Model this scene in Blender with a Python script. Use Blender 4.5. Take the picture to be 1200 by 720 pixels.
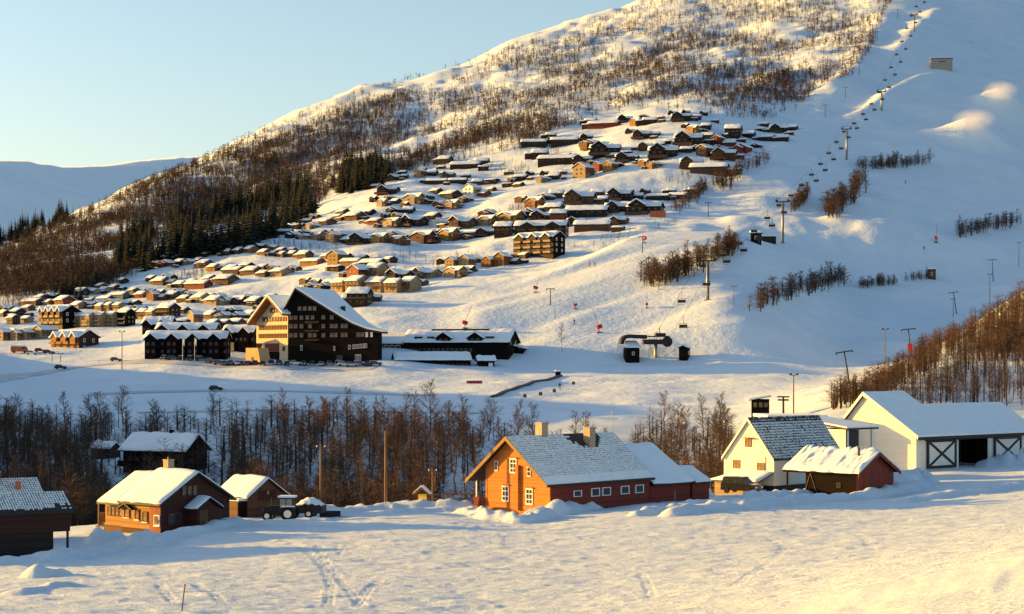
import bpy, math, random
import numpy as np
from mathutils import Vector

# ------------------------------------------------------------------ camera, sky, sun, exposure
for _o in list(bpy.data.objects):
    bpy.data.objects.remove(_o)
scene = bpy.context.scene
COL = scene.collection
F, HZ = 2100.0, 425.0            # focal length in photo pixels, photo row of the horizon

cam_d = bpy.data.cameras.new('camera')
cam = bpy.data.objects.new('camera', cam_d)
COL.objects.link(cam)
cam.location = (0, 0, 0)
cam.rotation_euler = (math.radians(90), 0, 0)
cam_d.sensor_width = 36.0
cam_d.lens = 36.0 * F / 1200.0
cam_d.shift_y = (HZ - 360.0) / 1200.0
cam_d.clip_start = 0.5
cam_d.clip_end = 40000
scene.camera = cam

SUN_EL, SUN_BACK = 9.4, -14.0    # elevation; degrees that the sun stands behind (ahead when negative) of due left
world = bpy.data.worlds.new('World')
scene.world = world
world.use_nodes = True
wn, wl = world.node_tree.nodes, world.node_tree.links
wn.clear()
sky_t = wn.new('ShaderNodeTexSky')
sky_t.sky_type = 'NISHITA'
sky_t.sun_disc = False
sky_t.sun_elevation = math.radians(SUN_EL)
sky_t.sun_rotation = math.radians(-90 - SUN_BACK)
sky_t.altitude = 400
sky_t.air_density = 1.0
sky_t.dust_density = 1.9
sky_t.ozone_density = 1.25
bg = wn.new('ShaderNodeBackground')
bg.inputs['Strength'].default_value = 0.094
wo = wn.new('ShaderNodeOutputWorld')
wl.new(sky_t.outputs[0], bg.inputs[0])
wl.new(bg.outputs[0], wo.inputs[0])

sun_d = bpy.data.lights.new('sun', 'SUN')
sun_d.energy = 5.0
sun_d.angle = math.radians(0.55)
sun_d.color = (1.0, 0.51, 0.06)
sun = bpy.data.objects.new('sun', sun_d)
COL.objects.link(sun)
_e, _b = math.radians(SUN_EL), math.radians(SUN_BACK)
SUNV = Vector((-math.cos(_b) * math.cos(_e), -math.sin(_b) * math.cos(_e), math.sin(_e)))
sun.rotation_euler = SUNV.to_track_quat('Z', 'Y').to_euler()

vs = scene.view_settings
vs.view_transform = 'Standard'
vs.look = 'None'
vs.exposure = 1.46
vs.gamma = 1.0
vs.use_curve_mapping = False
scene.render.engine = 'CYCLES'
scene.cycles.volume_bounces = 4

# ------------------------------------------------------------------ terrain height function
def hash2(ix, iy, seed):
    h = (ix.astype(np.int64) * 374761393 + iy.astype(np.int64) * 668265263 + seed * 974634777) & 0xffffffff
    h = ((h ^ (h >> 13)) * 1274126177) & 0xffffffff
    h = h ^ (h >> 16)
    return (h & 0xffff) / 65535.0 * 2 - 1

def vnoise(x, y, scale, seed):
    x = np.asarray(x, float) / scale; y = np.asarray(y, float) / scale
    ix = np.floor(x); iy = np.floor(y)
    fx = x - ix; fy = y - iy
    fx = fx * fx * fx * (fx * (fx * 6 - 15) + 10); fy = fy * fy * fy * (fy * (fy * 6 - 15) + 10)
    a = hash2(ix, iy, seed); b = hash2(ix + 1, iy, seed)
    c = hash2(ix, iy + 1, seed); d = hash2(ix + 1, iy + 1, seed)
    return (a * (1 - fx) + b * fx) * (1 - fy) + (c * (1 - fx) + d * fx) * fy

def sstep(a, b, x):
    t = np.clip((x - a) / (b - a), 0, 1)
    return t * t * (3 - 2 * t)

# control points: visible ones as (photo px, photo py, depth)
VIS = [
 (600,720,97),(0,720,97),(300,720,97),(900,716,80),(1200,656,72),
 (40,656,137),(190,628,157),(400,605,175),(600,604,177),(800,585,197),
 (700,595,186),(900,578,207),(1000,572,212),(1120,549,232),(1200,549,232),(1050,585,190),
 (400,597,188),(200,606,176),(520,592,190),
 (200,549,330),(200,508,385),(400,545,330),(530,560,318),(530,520,380),(20,550,330),(20,500,395),
 (100,482,440),(300,487,425),(500,488,420),(700,500,410),(850,508,395),
 (100,468,490),(300,473,485),(500,475,480),(700,488,450),
 (60,456,540),(253,457,560),(450,463,540),(650,470,510),(850,472,490),
 (100,440,600),(300,440,592),(450,440,592),(600,447,570),(750,450,560),(900,450,560),
 (200,428,622),(320,427,622),(440,428,622),(500,433,622),(560,431,630),(620,430,640),
 (370,424.5,650),(300,420,660),(230,415,660),(210,395,695),(250,385,730),(550,419,660),
 (60,411,690),(100,430,640),(20,428,650),(150,421,650),(30,400,735),(90,383,795),(60,358,890),(130,343,940),(0,372,850),
 (160,373,810),(210,340,915),(250,357,840),(300,358,830),(300,390,720),
 (200,311,1015),(290,297,1010),(366,310,955),(436,312,905),(440,341,805),(420,358,745),(500,324,850),(560,312,865),
 (630,297,900),(345,268,1115),(420,286,1025),(480,264,1085),(540,276,1025),(640,258,1035),(700,268,985),
 (455,227,1205),(495,207,1275),(540,197,1300),(560,215,1235),(620,170,1340),(690,236,1095),(660,190,1265),(720,180,1270),
 (770,232,1105),(800,140,1350),(830,152,1310),(920,153,1350),(840,200,1195),(760,254,1030),
 (829,352,755),(917,285,960),(992,187,1245),(1033,128,1465),(1071,36,1760),(1110,0,1950),
 (1103,77,1600),(1200,187,1330),(1130,187,1305),(1200,100,1590),(1200,0,1950),(1100,307,955),(1200,250,1150),(1150,340,865),
 (1000,372,770),(900,335,805),(1080,372,795),(745,419,660),(808,420,655),(650,405,675),(700,350,765),
 (900,430,620),(1000,440,590),(600,350,765),(480,388,690),(740,300,865),(560,380,700),(900,225,1130),(850,260,1025),
 (1000,478,370),(1060,440,440),(1130,395,520),(1200,335,620),(1100,500,330),(1200,460,400),(960,490,360),
 (100,300,1150),(50,330,1000),(0,350,920),(0,295,1400),(100,250,1520),(240,186,1720),(300,250,1360),(400,200,1430),
 (400,113,2030),(560,120,1740),(560,70,2280),(700,80,1850),(770,2,2650),(880,80,1650),(880,0,2120),(1000,60,1680),(1000,0,1990),
 (650,36,2440),(300,155,1890),(200,300,1060),(480,150,1680),(160,215,1640),(320,270,1200),(400,215,1330),
 (900,-70,2450),(1200,-110,2500),(1050,-60,2120),
]
# hidden or off-frame ones as (photo px column, depth, height)
HID = [
 (600,4,-1.9),(-100,4,-1.9),(1300,4,-1.9),(600,20,-4.2),(600,45,-8.2),(1200,40,-5.0),(0,45,-8.5),(-500,20,-4.2),(1700,20,-3.6),
 (400,222,-21),(200,222,-21),(20,222,-21),(560,222,-20),(700,235,-19.5),(850,250,-18),
 (400,270,-25),(200,270,-25),(20,270,-25),(560,265,-24),(700,280,-22.5),(850,300,-19),(980,280,-14),
 (300,300,-23.5),(600,320,-21),
 (1150,720,14),(1100,620,6),(1060,560,0),(1200,740,26),
 (-300,97,-13.5),(-300,160,-15),(-300,222,-12),(-300,270,-5),(-300,330,1),(-300,450,18),(-300,560,34),(-300,640,22),  # unseen ridge at left, raised to shade the river wood and the shelf
 (-300,800,18),(-300,1000,38),(-300,1500,62),(-300,2200,40),(-700,150,-15),(-700,600,0),(-700,1500,60),
 (1500,97,-8),(1500,160,-11),(1500,230,-9),(1500,330,-1),(1500,480,18),(1500,650,40),(1500,900,50),(1500,1200,100),(1500,1700,260),(1500,2400,560),
 (1900,150,-8),(1900,500,40),(1900,1500,260),
 (0,2100,60),(240,2400,150),(400,2600,230),(560,3000,310),(770,3500,480),(1000,3400,700),(1300,3400,800),
 (0,4000,-60),(300,4200,0),(600,4400,100),(900,4500,250),(1200,4500,400),(-600,4000,-80),(1800,3500,800),
]
_cp = [((px - 600) / F, math.log(Y), (HZ - py) / F * Y) for px, py, Y in VIS] + \
      [((px - 600) / F, math.log(Y), z) for px, Y, z in HID]
_cp = np.array(_cp)
SU, SV = 1.0 / 0.12, 1.0 / 0.35           # kernel scaling of the two axes
def _kern(du, dv):
    r2 = du * du + dv * dv
    return 0.5 * r2 * np.log(r2 + 1e-12)
def _tps_fit():
    u = _cp[:, 0] * SU; v = _cp[:, 1] * SV
    # fit z divided by depth (the tangent of the elevation angle), smooth over the whole range
    w = _cp[:, 2] / np.exp(_cp[:, 1])
    n = len(u)
    K = _kern(u[:, None] - u[None], v[:, None] - v[None]) + np.eye(n) * 0.004
    P = np.stack([np.ones(n), u, v], 1)
    A = np.zeros((n + 3, n + 3)); A[:n, :n] = K; A[:n, n:] = P; A[n:, :n] = P.T
    b = np.zeros(n + 3); b[:n] = w
    s = np.linalg.solve(A, b)
    return s[:n], s[n:], u, v
_tw, _ta, _tu, _tv = _tps_fit()
def base_h(x, y):
    x = np.asarray(x, float); y = np.asarray(y, float)
    shp = np.broadcast(x, y).shape
    x = np.broadcast_to(x, shp).ravel(); y = np.maximum(np.broadcast_to(y, shp).ravel(), 3.0)
    out = np.empty(x.size)
    for i in range(0, x.size, 20000):
        Y = y[i:i + 20000]
        u = np.clip(x[i:i + 20000] / Y, -0.62, 0.62) * SU; v = np.log(Y) * SV
        K = _kern(u[:, None] - _tu[None], v[:, None] - _tv[None])
        out[i:i + 20000] = (K @ _tw + _ta[0] + _ta[1] * u + _ta[2] * v) * Y
    return out.reshape(shp)

def band(x, a, b, soft):
    return sstep(a - soft, a + soft, x) * (1 - sstep(b - soft, b + soft, x))

def seg_dist(x, y, pts):
    """distance of every (x, y) to a polyline, and the running length there"""
    best = np.full(np.shape(x), 1e9); run = np.zeros(np.shape(x)); acc = 0.0
    for (ax, ay), (bx, by) in zip(pts[:-1], pts[1:]):
        dx, dy = bx - ax, by - ay
        L = math.hypot(dx, dy)
        t = np.clip(((x - ax) * dx + (y - ay) * dy) / (L * L), 0, 1)
        d = np.hypot(x - ax - t * dx, y - ay - t * dy)
        m = d < best
        best = np.where(m, d, best); run = np.where(m, acc + t * L, run)
        acc += L
    return best, run

def flat_at(px, py, z):
    """point on the horizontal plane z seen at a photo pixel"""
    Y = z * F / (HZ - py)
    return ((px - 600) / F * Y, Y)

def at(px, py, Y):
    return ((px - 600) / F * Y, Y, (HZ - py) / F * Y)

RIDGES = []      # (polyline in x, y, height, half width left, half width right): spurs and dips of the ski hill
BUMPS = []       # (x, y, height, radius across, radius away)
_BY = np.exp(np.linspace(math.log(420), math.log(2600), 700))
def base_ray(px, py):
    q = HZ - base_h((px - 600) / F * _BY, _BY) / _BY * F
    i = int(np.argmax(q <= py)); return ((px - 600) / F * _BY[i], _BY[i])
def add_ridge(pix, h, wl_, wr_):
    RIDGES.append(([base_ray(*p) for p in pix], h, wl_, wr_))
def add_bump(px, py, h, rx, ry):
    BUMPS.append(base_ray(px, py) + (h, rx, ry))
add_ridge([(1104,8),(1070,45),(1048,72)], 8, 14, 26)
add_ridge([(1092,84),(1050,108),(1008,138)], 8, 12, 22)
add_ridge([(1035,20),(1010,78),(965,112)], 5, 12, 20)
add_ridge([(960,150),(930,165),(905,180)], 4, 10, 18)
add_ridge([(745,330),(700,360),(650,395)], 2.0, 22, 34)
add_ridge([(690,300),(640,340),(590,375)], 1.6, 20, 30)
add_bump(1174, 122, 17, 22, 18); add_bump(1143, 158, 16, 26, 18); add_bump(1160, 148, 6, 26, 14)
add_bump(1085, 298, 14, 80, 36); add_bump(985, 278, 7, 56, 24); add_bump(1170, 292, 5, 30, 24)
add_bump(1110, 125, 5, 40, 12); add_bump(1050, 168, 5, 36, 14); add_bump(1085, 345, 4, 26, 20); add_bump(1062, 402, 4, 22, 14)
add_bump(870, 338, 4, 18, 16); add_bump(905, 262, 4, 26, 14); add_bump(850, 190, 3, 30, 12)

BANKS = [  # ploughed snow: pixel polyline on the field plane, height, half width, lumpiness
 ([(652,604),(700,595),(760,587),(822,579)], 1.35, 1.5, 0.45),
 ([(548,607),(580,611),(612,614),(640,608)], 1.0, 1.4, 0.6),
 ([(745,613),(790,608),(850,599),(905,592)], 0.75, 1.0, 0.5),
 ([(880,590),(925,585),(965,581),(1010,577),(1050,573)], 0.9, 1.5, 0.5),
 ([(790,615),(860,607),(940,596),(1010,588),(1075,578)], 0.9, 1.6, 0.4),
 ([(1050,577),(1075,572)], 1.9, 2.6, 0.5),
 ([(1165,556),(1210,556)], 1.7, 2.4, 0.6),
 ([(1060,595),(1110,590),(1200,583)], 0.6, 1.6, 0.4),
 ([(122,633),(150,633),(182,636)], 0.95, 1.7, 0.7),
 ([(196,630),(240,623),(275,616)], 0.6, 1.5, 0.4),
 ([(275,616),(330,614),(372,612)], 0.35, 1.2, 0.5),
 ([(352,603),(420,600),(500,597),(545,598)], 0.75, 1.6, 0.6),
 ([(455,606),(520,604)], 0.4, 1.4, 0.5),
 ([(0,658),(60,655),(110,646)], 0.6, 1.8, 0.4),
 ([(48,684),(62,682)], 0.7, 1.1, 0.6),
 ([(20,712),(75,700)], 0.3, 0.9, 0.5),
]
BANKS = [([flat_at(a, b, -15.0) for a, b in pts], h, w, l) for pts, h, w, l in BANKS]
TRACKS = [[(352,640),(368,655),(380,672),(388,696),(384,725)], [(372,640),(380,660),(400,690),(425,725)], [(448,684),(432,700),(418,725)],
 [(790,640),(850,642),(905,648),(918,662),(908,680),(878,705),(860,725)], [(930,632),(975,634),(1003,645),(1016,660),(1022,678)],
 [(752,688),(757,700),(764,725)], [(225,690),(250,708),(262,725)], [(186,690),(205,725)], [(560,640),(500,655),(440,662),(400,655)],
 [(298,622),(330,630),(352,640)], [(395,640),(400,652)], [(300,640),(320,636),(345,622)]]
TRACKS = [[flat_at(a, b, -14.6) for a, b in pts] for pts in TRACKS]

def height(x, y):
    x = np.asarray(x, float); y = np.asarray(y, float)
    z = base_h(x, y)
    u = x / np.maximum(y, 1)
    px = 600 + F * u
    near = 1 - sstep(200, 225, y)
    hill = sstep(680, 900, y)
    ski = sstep(0, 60, x - np.interp(y, [600, 700, 900, 1100, 1300, 1700, 2400], [60, 78, 108, 130, 205, 320, 470])) * sstep(560, 680, y)
    pist = sstep(-12, 18, x - np.interp(y, [640, 700, 760, 850, 920, 960], [-80, -45, -8, 35, 62, 95])) * sstep(640, 670, y) * (1 - sstep(880, 940, y)) * (1 - ski)
    wild = hill * (1 - ski) * (1 - pist)
    up_ = sstep(1350, 1550, y)
    # wind-packed field
    f = 0.035 * vnoise(x / 1.8, y, 0.27, 18) + 0.05 * vnoise(x / 2.2, y, 0.55, 1) + 0.08 * vnoise(x / 2.0, y, 1.3, 2) + 0.05 * vnoise(x, y, 7, 3) + 0.12 * vnoise(x, y, 24, 4)
    z = z + f * near
    sel = (y < 245) & (y > 85)
    if sel.any():
        xs, ys = x[sel], y[sel]
        dz = np.zeros(xs.shape)
        lump = 0.5 + 0.5 * vnoise(xs, ys, 0.9, 21); lump2 = 0.5 + 0.5 * vnoise(xs, ys, 2.3, 22)
        for pts, h, w, l in BANKS:
            d, run = seg_dist(xs, ys, pts)
            prof = np.clip(1 - (d / (w * (0.8 + 0.5 * lump2))) ** 2, 0, 1) ** 0.8
            dz = np.maximum(dz, h * prof * (1 - l + l * 1.5 * lump * (0.5 + lump2)))
        for pts in TRACKS:
            d, run = seg_dist(xs, ys, pts)
            dz = dz - 0.05 * np.exp(-((d - 0.17) / 0.08) ** 2) + 0.012 * np.exp(-((d - 0.36) / 0.09) ** 2)
        z = z.copy(); z[sel] += dz
    mid = (1 - near) * (1 - hill) * (1 - pist)
    z = z + mid * (0.30 * vnoise(x, y, 9, 5) + 0.5 * vnoise(x, y, 26, 6))
    z = z + wild * ((1.0 + 0.8 * up_) * vnoise(x, y, 14, 7) + (2.2 + 1.6 * up_) * vnoise(x, y, 40, 8) + 3.5 * vnoise(x, y, 110, 9))
    z = z + hill * (0.25 - 0.2 * pist) * vnoise(x, y, 5, 10)
    a2 = x * 0.75 - y * 0.66; b2 = x * 0.66 + y * 0.75
    z = z + pist * (0.09 * np.clip(x + 30, 0, 140) + 0.45 * vnoise(a2, b2 / 5, 9, 16) + 0.9 * vnoise(a2, b2 / 4, 26, 17))
    z = z - ski * 0.05 * np.clip(x - np.interp(y, [600, 700, 900, 1100, 1300, 1700, 2400], [60, 78, 108, 130, 205, 320, 470]), 0, 260)
    # groomed pistes: long waves running down the fall line
    a = x * 0.93 + y * 0.36; b = -x * 0.36 + y * 0.93
    z = z + ski * (1.1 * vnoise(a, b / 2.4, 34, 11) + 2.4 * vnoise(a, b / 2.0, 90, 12) + 0.30 * vnoise(a, b / 3, 11, 13) + 2.2 * vnoise(x / 2.5, y, 34, 14))
    for bx, by, h, rx, ry in BUMPS:
        z = z + h * np.exp(-((x - bx) / rx) ** 2 - ((y - by) / ry) ** 2) * (1 + 0.12 * vnoise(x, y, 14, 15))
    for pts, h, wa, wb in RIDGES:
        xs = [p[0] for p in pts]; ys = [p[1] for p in pts]
        o = np.argsort(ys)
        cx = np.interp(y, np.array(ys)[o], np.array(xs)[o])
        d = x - cx
        w = np.where(d < 0, wa, wb)
        env = band(y, min(ys), max(ys), (max(ys) - min(ys)) * 0.15 + 5)
        z = z + h * np.exp(-(d / w) ** 2) * env
    return z

def zg(x, y):
    return float(height(np.array([x]), np.array([y]))[0])

_RY = np.exp(np.linspace(math.log(85), math.log(3000), 900))
_ray_cache = {}
def ray(px, py):
    """first terrain point seen at a photo pixel"""
    k = int(round(px / 2.0)) * 2
    if k not in _ray_cache:
        uu = (k - 600) / F
        _ray_cache[k] = HZ - height(uu * _RY, _RY) / _RY * F
    p = _ray_cache[k]
    i = int(np.argmax(p <= py))
    if p[i] > py: i = int(np.argmin(p))
    f = 0.0 if i == 0 or p[i - 1] == p[i] else min(1.0, max(0.0, (p[i - 1] - py) / (p[i - 1] - p[i])))
    Y = _RY[max(i - 1, 0)] * (1 - f) + _RY[i] * f
    return ((px - 600) / F * Y, Y, (HZ - py) / F * Y)

_TK = np.arange(-60, 1262, 2); _TAB = None
def ray_many(px, py):
    """ray() for arrays of pixels"""
    global _TAB
    if _TAB is None:
        uu = ((_TK - 600) / F)[:, None] * _RY[None]
        _TAB = HZ - height(uu, np.broadcast_to(_RY, uu.shape)) / _RY * F
        for j, k in enumerate(_TK): _ray_cache[int(k)] = _TAB[j]
    px = np.asarray(px, float); py = np.asarray(py, float); Y = np.empty(px.shape)
    for s in range(0, len(px), 4000):
        T = _TAB[np.clip(np.round((px[s:s + 4000] + 60) / 2).astype(int), 0, len(_TK) - 1)]
        hit = T <= py[s:s + 4000, None]; i = np.where(hit.any(1), hit.argmax(1), T.argmin(1)); i0 = np.maximum(i - 1, 0)
        r = np.arange(len(i)); a, b = T[r, i0], T[r, i]
        f = np.clip(np.where(a == b, 0, (a - py[s:s + 4000]) / np.where(a == b, 1, a - b)), 0, 1)
        Y[s:s + 4000] = _RY[i0] * (1 - f) + _RY[i] * f
    return np.stack([(px - 600) / F * Y, Y, (HZ - py) / F * Y], 1)
ray_many([600.0], [500.0])

# ------------------------------------------------------------------ helpers: materials
MATS = {}
def nodes_of(name):
    m = bpy.data.materials.new(name); m.use_nodes = True
    nt = m.node_tree; b = nt.nodes['Principled BSDF']
    MATS[name] = m
    return m, nt, b
def N(nt, t, **kw):
    n = nt.nodes.new(t)
    for k, v in kw.items():
        if k in n.inputs: n.inputs[k].default_value = v
        else: setattr(n, k, v)
    return n
def noise(nt, vec, scale, detail=3, rough=0.55):
    n = N(nt, 'ShaderNodeTexNoise'); n.inputs['Scale'].default_value = scale
    n.inputs['Detail'].default_value = detail; n.inputs['Roughness'].default_value = rough
    if vec is not None: nt.links.new(vec, n.inputs['Vector'])
    return n
def ramp(nt, fac, stops):
    r = N(nt, 'ShaderNodeValToRGB'); e = r.color_ramp.elements
    while len(e) < len(stops): e.new(0.5)
    for el, (p, c) in zip(e, stops):
        el.position = p; el.color = (c[0], c[1], c[2], 1)
    nt.links.new(fac, r.inputs[0]); return r
def bump(nt, h, strength, dist, b):
    n = N(nt, 'ShaderNodeBump'); n.inputs['Strength'].default_value = strength; n.inputs['Distance'].default_value = dist
    nt.links.new(h, n.inputs['Height']); nt.links.new(n.outputs[0], b.inputs['Normal']); return n

def mat_snow(name, scale=1.0, amt=0.6, dist=0.05, col=((0.57, 0.69, 0.785), (0.65, 0.755, 0.835)), aniso=1.0, fine=0.0):
    m, nt, b = nodes_of(name)
    g = N(nt, 'ShaderNodeNewGeometry')
    mp = N(nt, 'ShaderNodeMapping'); mp.inputs['Scale'].default_value = (1 / aniso, 1, 1)
    nt.links.new(g.outputs['Position'], mp.inputs['Vector'])
    n1 = noise(nt, mp.outputs[0], 0.35 * scale, 4)
    n2 = noise(nt, mp.outputs[0], 2.4 * scale, 4, 0.6)
    r = ramp(nt, n1.outputs[0], [(0.3, col[0]), (0.7, col[1])])
    nt.links.new(r.outputs[0], b.inputs['Base Color'])
    b.inputs['Roughness'].default_value = 0.75
    b.inputs['Specular IOR Level'].default_value = 0.25
    hgt = n2.outputs[0]
    if fine:
        n3 = noise(nt, mp.outputs[0], 9.0 * scale, 3, 0.65)
        ma = N(nt, 'ShaderNodeMath', operation='MULTIPLY_ADD'); nt.links.new(n3.outputs[0], ma.inputs[0]); ma.inputs[1].default_value = fine; nt.links.new(hgt, ma.inputs[2]); hgt = ma.outputs[0]
    bump(nt, hgt, amt, dist, b)
    return m

def mat_plain(name, c1, c2=None, scale=3.0, rough=0.75, bumpd=0.0, stretch=(1, 1, 1), spec=0.3, metal=0.0):
    m, nt, b = nodes_of(name)
    tc = N(nt, 'ShaderNodeTexCoord')
    mp = N(nt, 'ShaderNodeMapping'); mp.inputs['Scale'].default_value = stretch
    nt.links.new(tc.outputs['Object'], mp.inputs['Vector'])
    n1 = noise(nt, mp.outputs[0], scale, 4, 0.6)
    c2 = c2 or tuple(c * 0.7 for c in c1)
    r = ramp(nt, n1.outputs[0], [(0.3, c2), (0.68, c1)])
    nt.links.new(r.outputs[0], b.inputs['Base Color'])
    b.inputs['Roughness'].default_value = rough
    b.inputs['Specular IOR Level'].default_value = spec
    b.inputs['Metallic'].default_value = metal
    if bumpd: bump(nt, n1.outputs[0], 0.8, bumpd, b)
    return m

def mat_boards(name, c1, c2, pitch=0.16, vertical=False, rough=0.7):
    """painted or oiled cladding: colour differs from board to board, grooves as fine relief"""
    m, nt, b = nodes_of(name)
    tc = N(nt, 'ShaderNodeTexCoord')
    sx = N(nt, 'ShaderNodeSeparateXYZ'); nt.links.new(tc.outputs['Object'], sx.inputs[0])
    if vertical:
        ad = N(nt, 'ShaderNodeMath', operation='ADD'); nt.links.new(sx.outputs[0], ad.inputs[0]); nt.links.new(sx.outputs[1], ad.inputs[1]); co = ad.outputs[0]
    else: co = sx.outputs[2]
    dv = N(nt, 'ShaderNodeMath', operation='DIVIDE'); nt.links.new(co, dv.inputs[0]); dv.inputs[1].default_value = pitch
    fl = N(nt, 'ShaderNodeMath', operation='FLOOR'); nt.links.new(dv.outputs[0], fl.inputs[0])
    fr = N(nt, 'ShaderNodeMath', operation='FRACT'); nt.links.new(dv.outputs[0], fr.inputs[0])
    wn_ = N(nt, 'ShaderNodeTexWhiteNoise', noise_dimensions='1D'); nt.links.new(fl.outputs[0], wn_.inputs['W'])
    mp = N(nt, 'ShaderNodeMapping'); mp.inputs['Scale'].default_value = (6, 6, 0.6) if vertical else (0.6, 0.6, 6)
    nt.links.new(tc.outputs['Object'], mp.inputs[0])
    gr = noise(nt, mp.outputs[0], 2.0, 4)
    mx = N(nt, 'ShaderNodeMath', operation='ADD'); nt.links.new(wn_.outputs['Value'], mx.inputs[0]); nt.links.new(gr.outputs[0], mx.inputs[1])
    hf = N(nt, 'ShaderNodeMath', operation='MULTIPLY'); nt.links.new(mx.outputs[0], hf.inputs[0]); hf.inputs[1].default_value = 0.5
    r = ramp(nt, hf.outputs[0], [(0.2, c2), (0.8, c1)])
    nt.links.new(r.outputs[0], b.inputs['Base Color'])
    b.inputs['Roughness'].default_value = rough
    b.inputs['Specular IOR Level'].default_value = 0.25
    bump(nt, fr.outputs[0], 0.7, 0.02, b)
    return m

mat_snow('snow_field', 1.2, 1.0, 0.12, aniso=2.4, fine=0.9)
mat_snow('snow_roof', 2.0, 0.5, 0.06, col=((0.70, 0.78, 0.84), (0.78, 0.84, 0.88)))
mat_snow('snow_far', 0.16, 0.55, 0.7)
mat_snow('snow_mountain', 0.02, 0.6, 6.0, col=((0.72, 0.80, 0.85), (0.80, 0.86, 0.89)))  # haze over the far slope put into the snow as a paler colour

# ------------------------------------------------------------------ helpers: meshes and objects
def tag(o, label=None, cat=None, group=None, kind=None):
    if label: o['label'] = label
    if cat: o['category'] = cat
    if group: o['group'] = group
    if kind: o['kind'] = kind
    return o
def link(o, parent=None):
    COL.objects.link(o)
    if parent is not None: o.parent = parent
    return o
def empty(name, loc=(0, 0, 0), rz=0.0):
    o = bpy.data.objects.new(name, None); o.location = loc; o.rotation_euler = (0, 0, rz)
    o.empty_display_size = 0.5
    return link(o)
def mesh_np(name, V, Fq, mat, smooth=False):
    """mesh from numpy vertices and equal-sized faces"""
    V = np.asarray(V, np.float32); Fq = np.asarray(Fq, np.int32)
    me = bpy.data.meshes.new(name)
    k = Fq.shape[1]
    me.vertices.add(len(V)); me.vertices.foreach_set('co', V.ravel())
    me.loops.add(Fq.size); me.loops.foreach_set('vertex_index', Fq.ravel())
    me.polygons.add(len(Fq)); me.polygons.foreach_set('loop_start', np.arange(0, Fq.size, k, dtype=np.int32))
    me.polygons.foreach_set('loop_total', np.full(len(Fq), k, np.int32))
    if smooth: me.polygons.foreach_set('use_smooth', np.ones(len(Fq), bool))
    me.update(calc_edges=True)
    if mat: me.materials.append(MATS[mat])
    return me
class MB:
    """collects boxes, prisms, tubes; build() links them as one mesh object"""
    def __init__(s): s.v = []; s.f = []
    def add(s, vs, fs):
        o = len(s.v); s.v += [tuple(p) for p in vs]; s.f += [tuple(i + o for i in f) for f in fs]; return s
    def box(s, x0, x1, y0, y1, z0, z1):
        return s.add([(x0,y0,z0),(x1,y0,z0),(x1,y1,z0),(x0,y1,z0),(x0,y0,z1),(x1,y0,z1),(x1,y1,z1),(x0,y1,z1)],
                     [(3,2,1,0),(4,5,6,7),(0,1,5,4),(1,2,6,5),(2,3,7,6),(3,0,4,7)])
    def hexa(s, bot, top):
        """solid between two quads given counter-clockwise from above"""
        return s.add(list(bot) + list(top), [(3,2,1,0),(4,5,6,7),(0,1,5,4),(1,2,6,5),(2,3,7,6),(3,0,4,7)])
    def prism(s, poly, a, b, axis='y'):
        """extrude a 2-D outline (u, z) along an axis"""
        n = len(poly)
        P = (lambda u, z, t: (u, t, z)) if axis == 'y' else (lambda u, z, t: (t, u, z))
        vs = [P(u, z, a) for u, z in poly] + [P(u, z, b) for u, z in poly]
        return s.add(vs, [tuple(range(n)), tuple(range(2*n-1, n-1, -1))] + [(i, i+n, (i+1) % n + n, (i+1) % n) for i in range(n)])
    def tube(s, p0, p1, r0, r1=None, n=8, cap=True):
        r1 = r0 if r1 is None else r1
        p0 = Vector(p0); p1 = Vector(p1); d = (p1 - p0).normalized()
        a = d.orthogonal().normalized(); b = d.cross(a)
        vs = []
        for p, r in ((p0, r0), (p1, r1)):
            for i in range(n):
                t = 2 * math.pi * i / n
                vs.append(tuple(p + (a * math.cos(t) + b * math.sin(t)) * r))
        fs = [(i, (i+1) % n, (i+1) % n + n, i + n) for i in range(n)]
        if cap: fs += [tuple(range(n-1, -1, -1)), tuple(range(n, 2*n))]
        return s.add(vs, fs)
    def data(s, name, mat):
        me = bpy.data.meshes.new(name)
        me.from_pydata(s.v, [], s.f); me.update()
        if mat: me.materials.append(MATS[mat])
        return me
    def build(s, name, mat, parent=None, smooth=False):
        me = s.data(name, mat)
        if smooth: me.polygons.foreach_set('use_smooth', [True] * len(me.polygons))
        return link(bpy.data.objects.new(name, me), parent)
def fix_normals(me):
    import bmesh
    bm = bmesh.new(); bm.from_mesh(me); bmesh.ops.recalc_face_normals(bm, faces=bm.faces); bm.to_mesh(me); bm.free()

# ------------------------------------------------------------------ the ground
def log_rows(spec):
    out = []
    for a, b, n in spec:
        out += list(np.exp(np.linspace(math.log(a), math.log(b), n, endpoint=False)))
    return np.array(out + [spec[-1][1]])
ROWS = log_rows([(4, 80, 45), (80, 212, 330), (212, 420, 120), (420, 700, 190), (700, 2400, 330), (2400, 4500, 25)])
COLS = np.concatenate([np.linspace(-0.62, -0.31, 40, endpoint=False), np.linspace(-0.31, 0.31, 430, endpoint=False), np.linspace(0.31, 0.62, 41)])
def build_ground():
    U, Yg = np.meshgrid(COLS, ROWS)
    X = U * Yg
    Z = height(X, Yg)
    n, m = U.shape
    V = np.stack([X, Yg, Z], -1).reshape(-1, 3)
    i = np.arange(n - 1)[:, None] * m + np.arange(m - 1)[None]
    Q = np.stack([i, i + 1, i + m + 1, i + m], -1).reshape(-1, 4)
    # back plate that closes the ground behind the camera
    me = mesh_np('ground', V, Q, 'snow_field', True)
    me.materials.append(MATS['snow_far'])
    yy = Yg[:-1, :-1].reshape(-1)
    me.polygons.foreach_set('material_index', (yy > 420).astype(np.int32))
    o = link(bpy.data.objects.new('ground', me)); tag(o, kind='structure')
    return o
build_ground()

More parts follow.
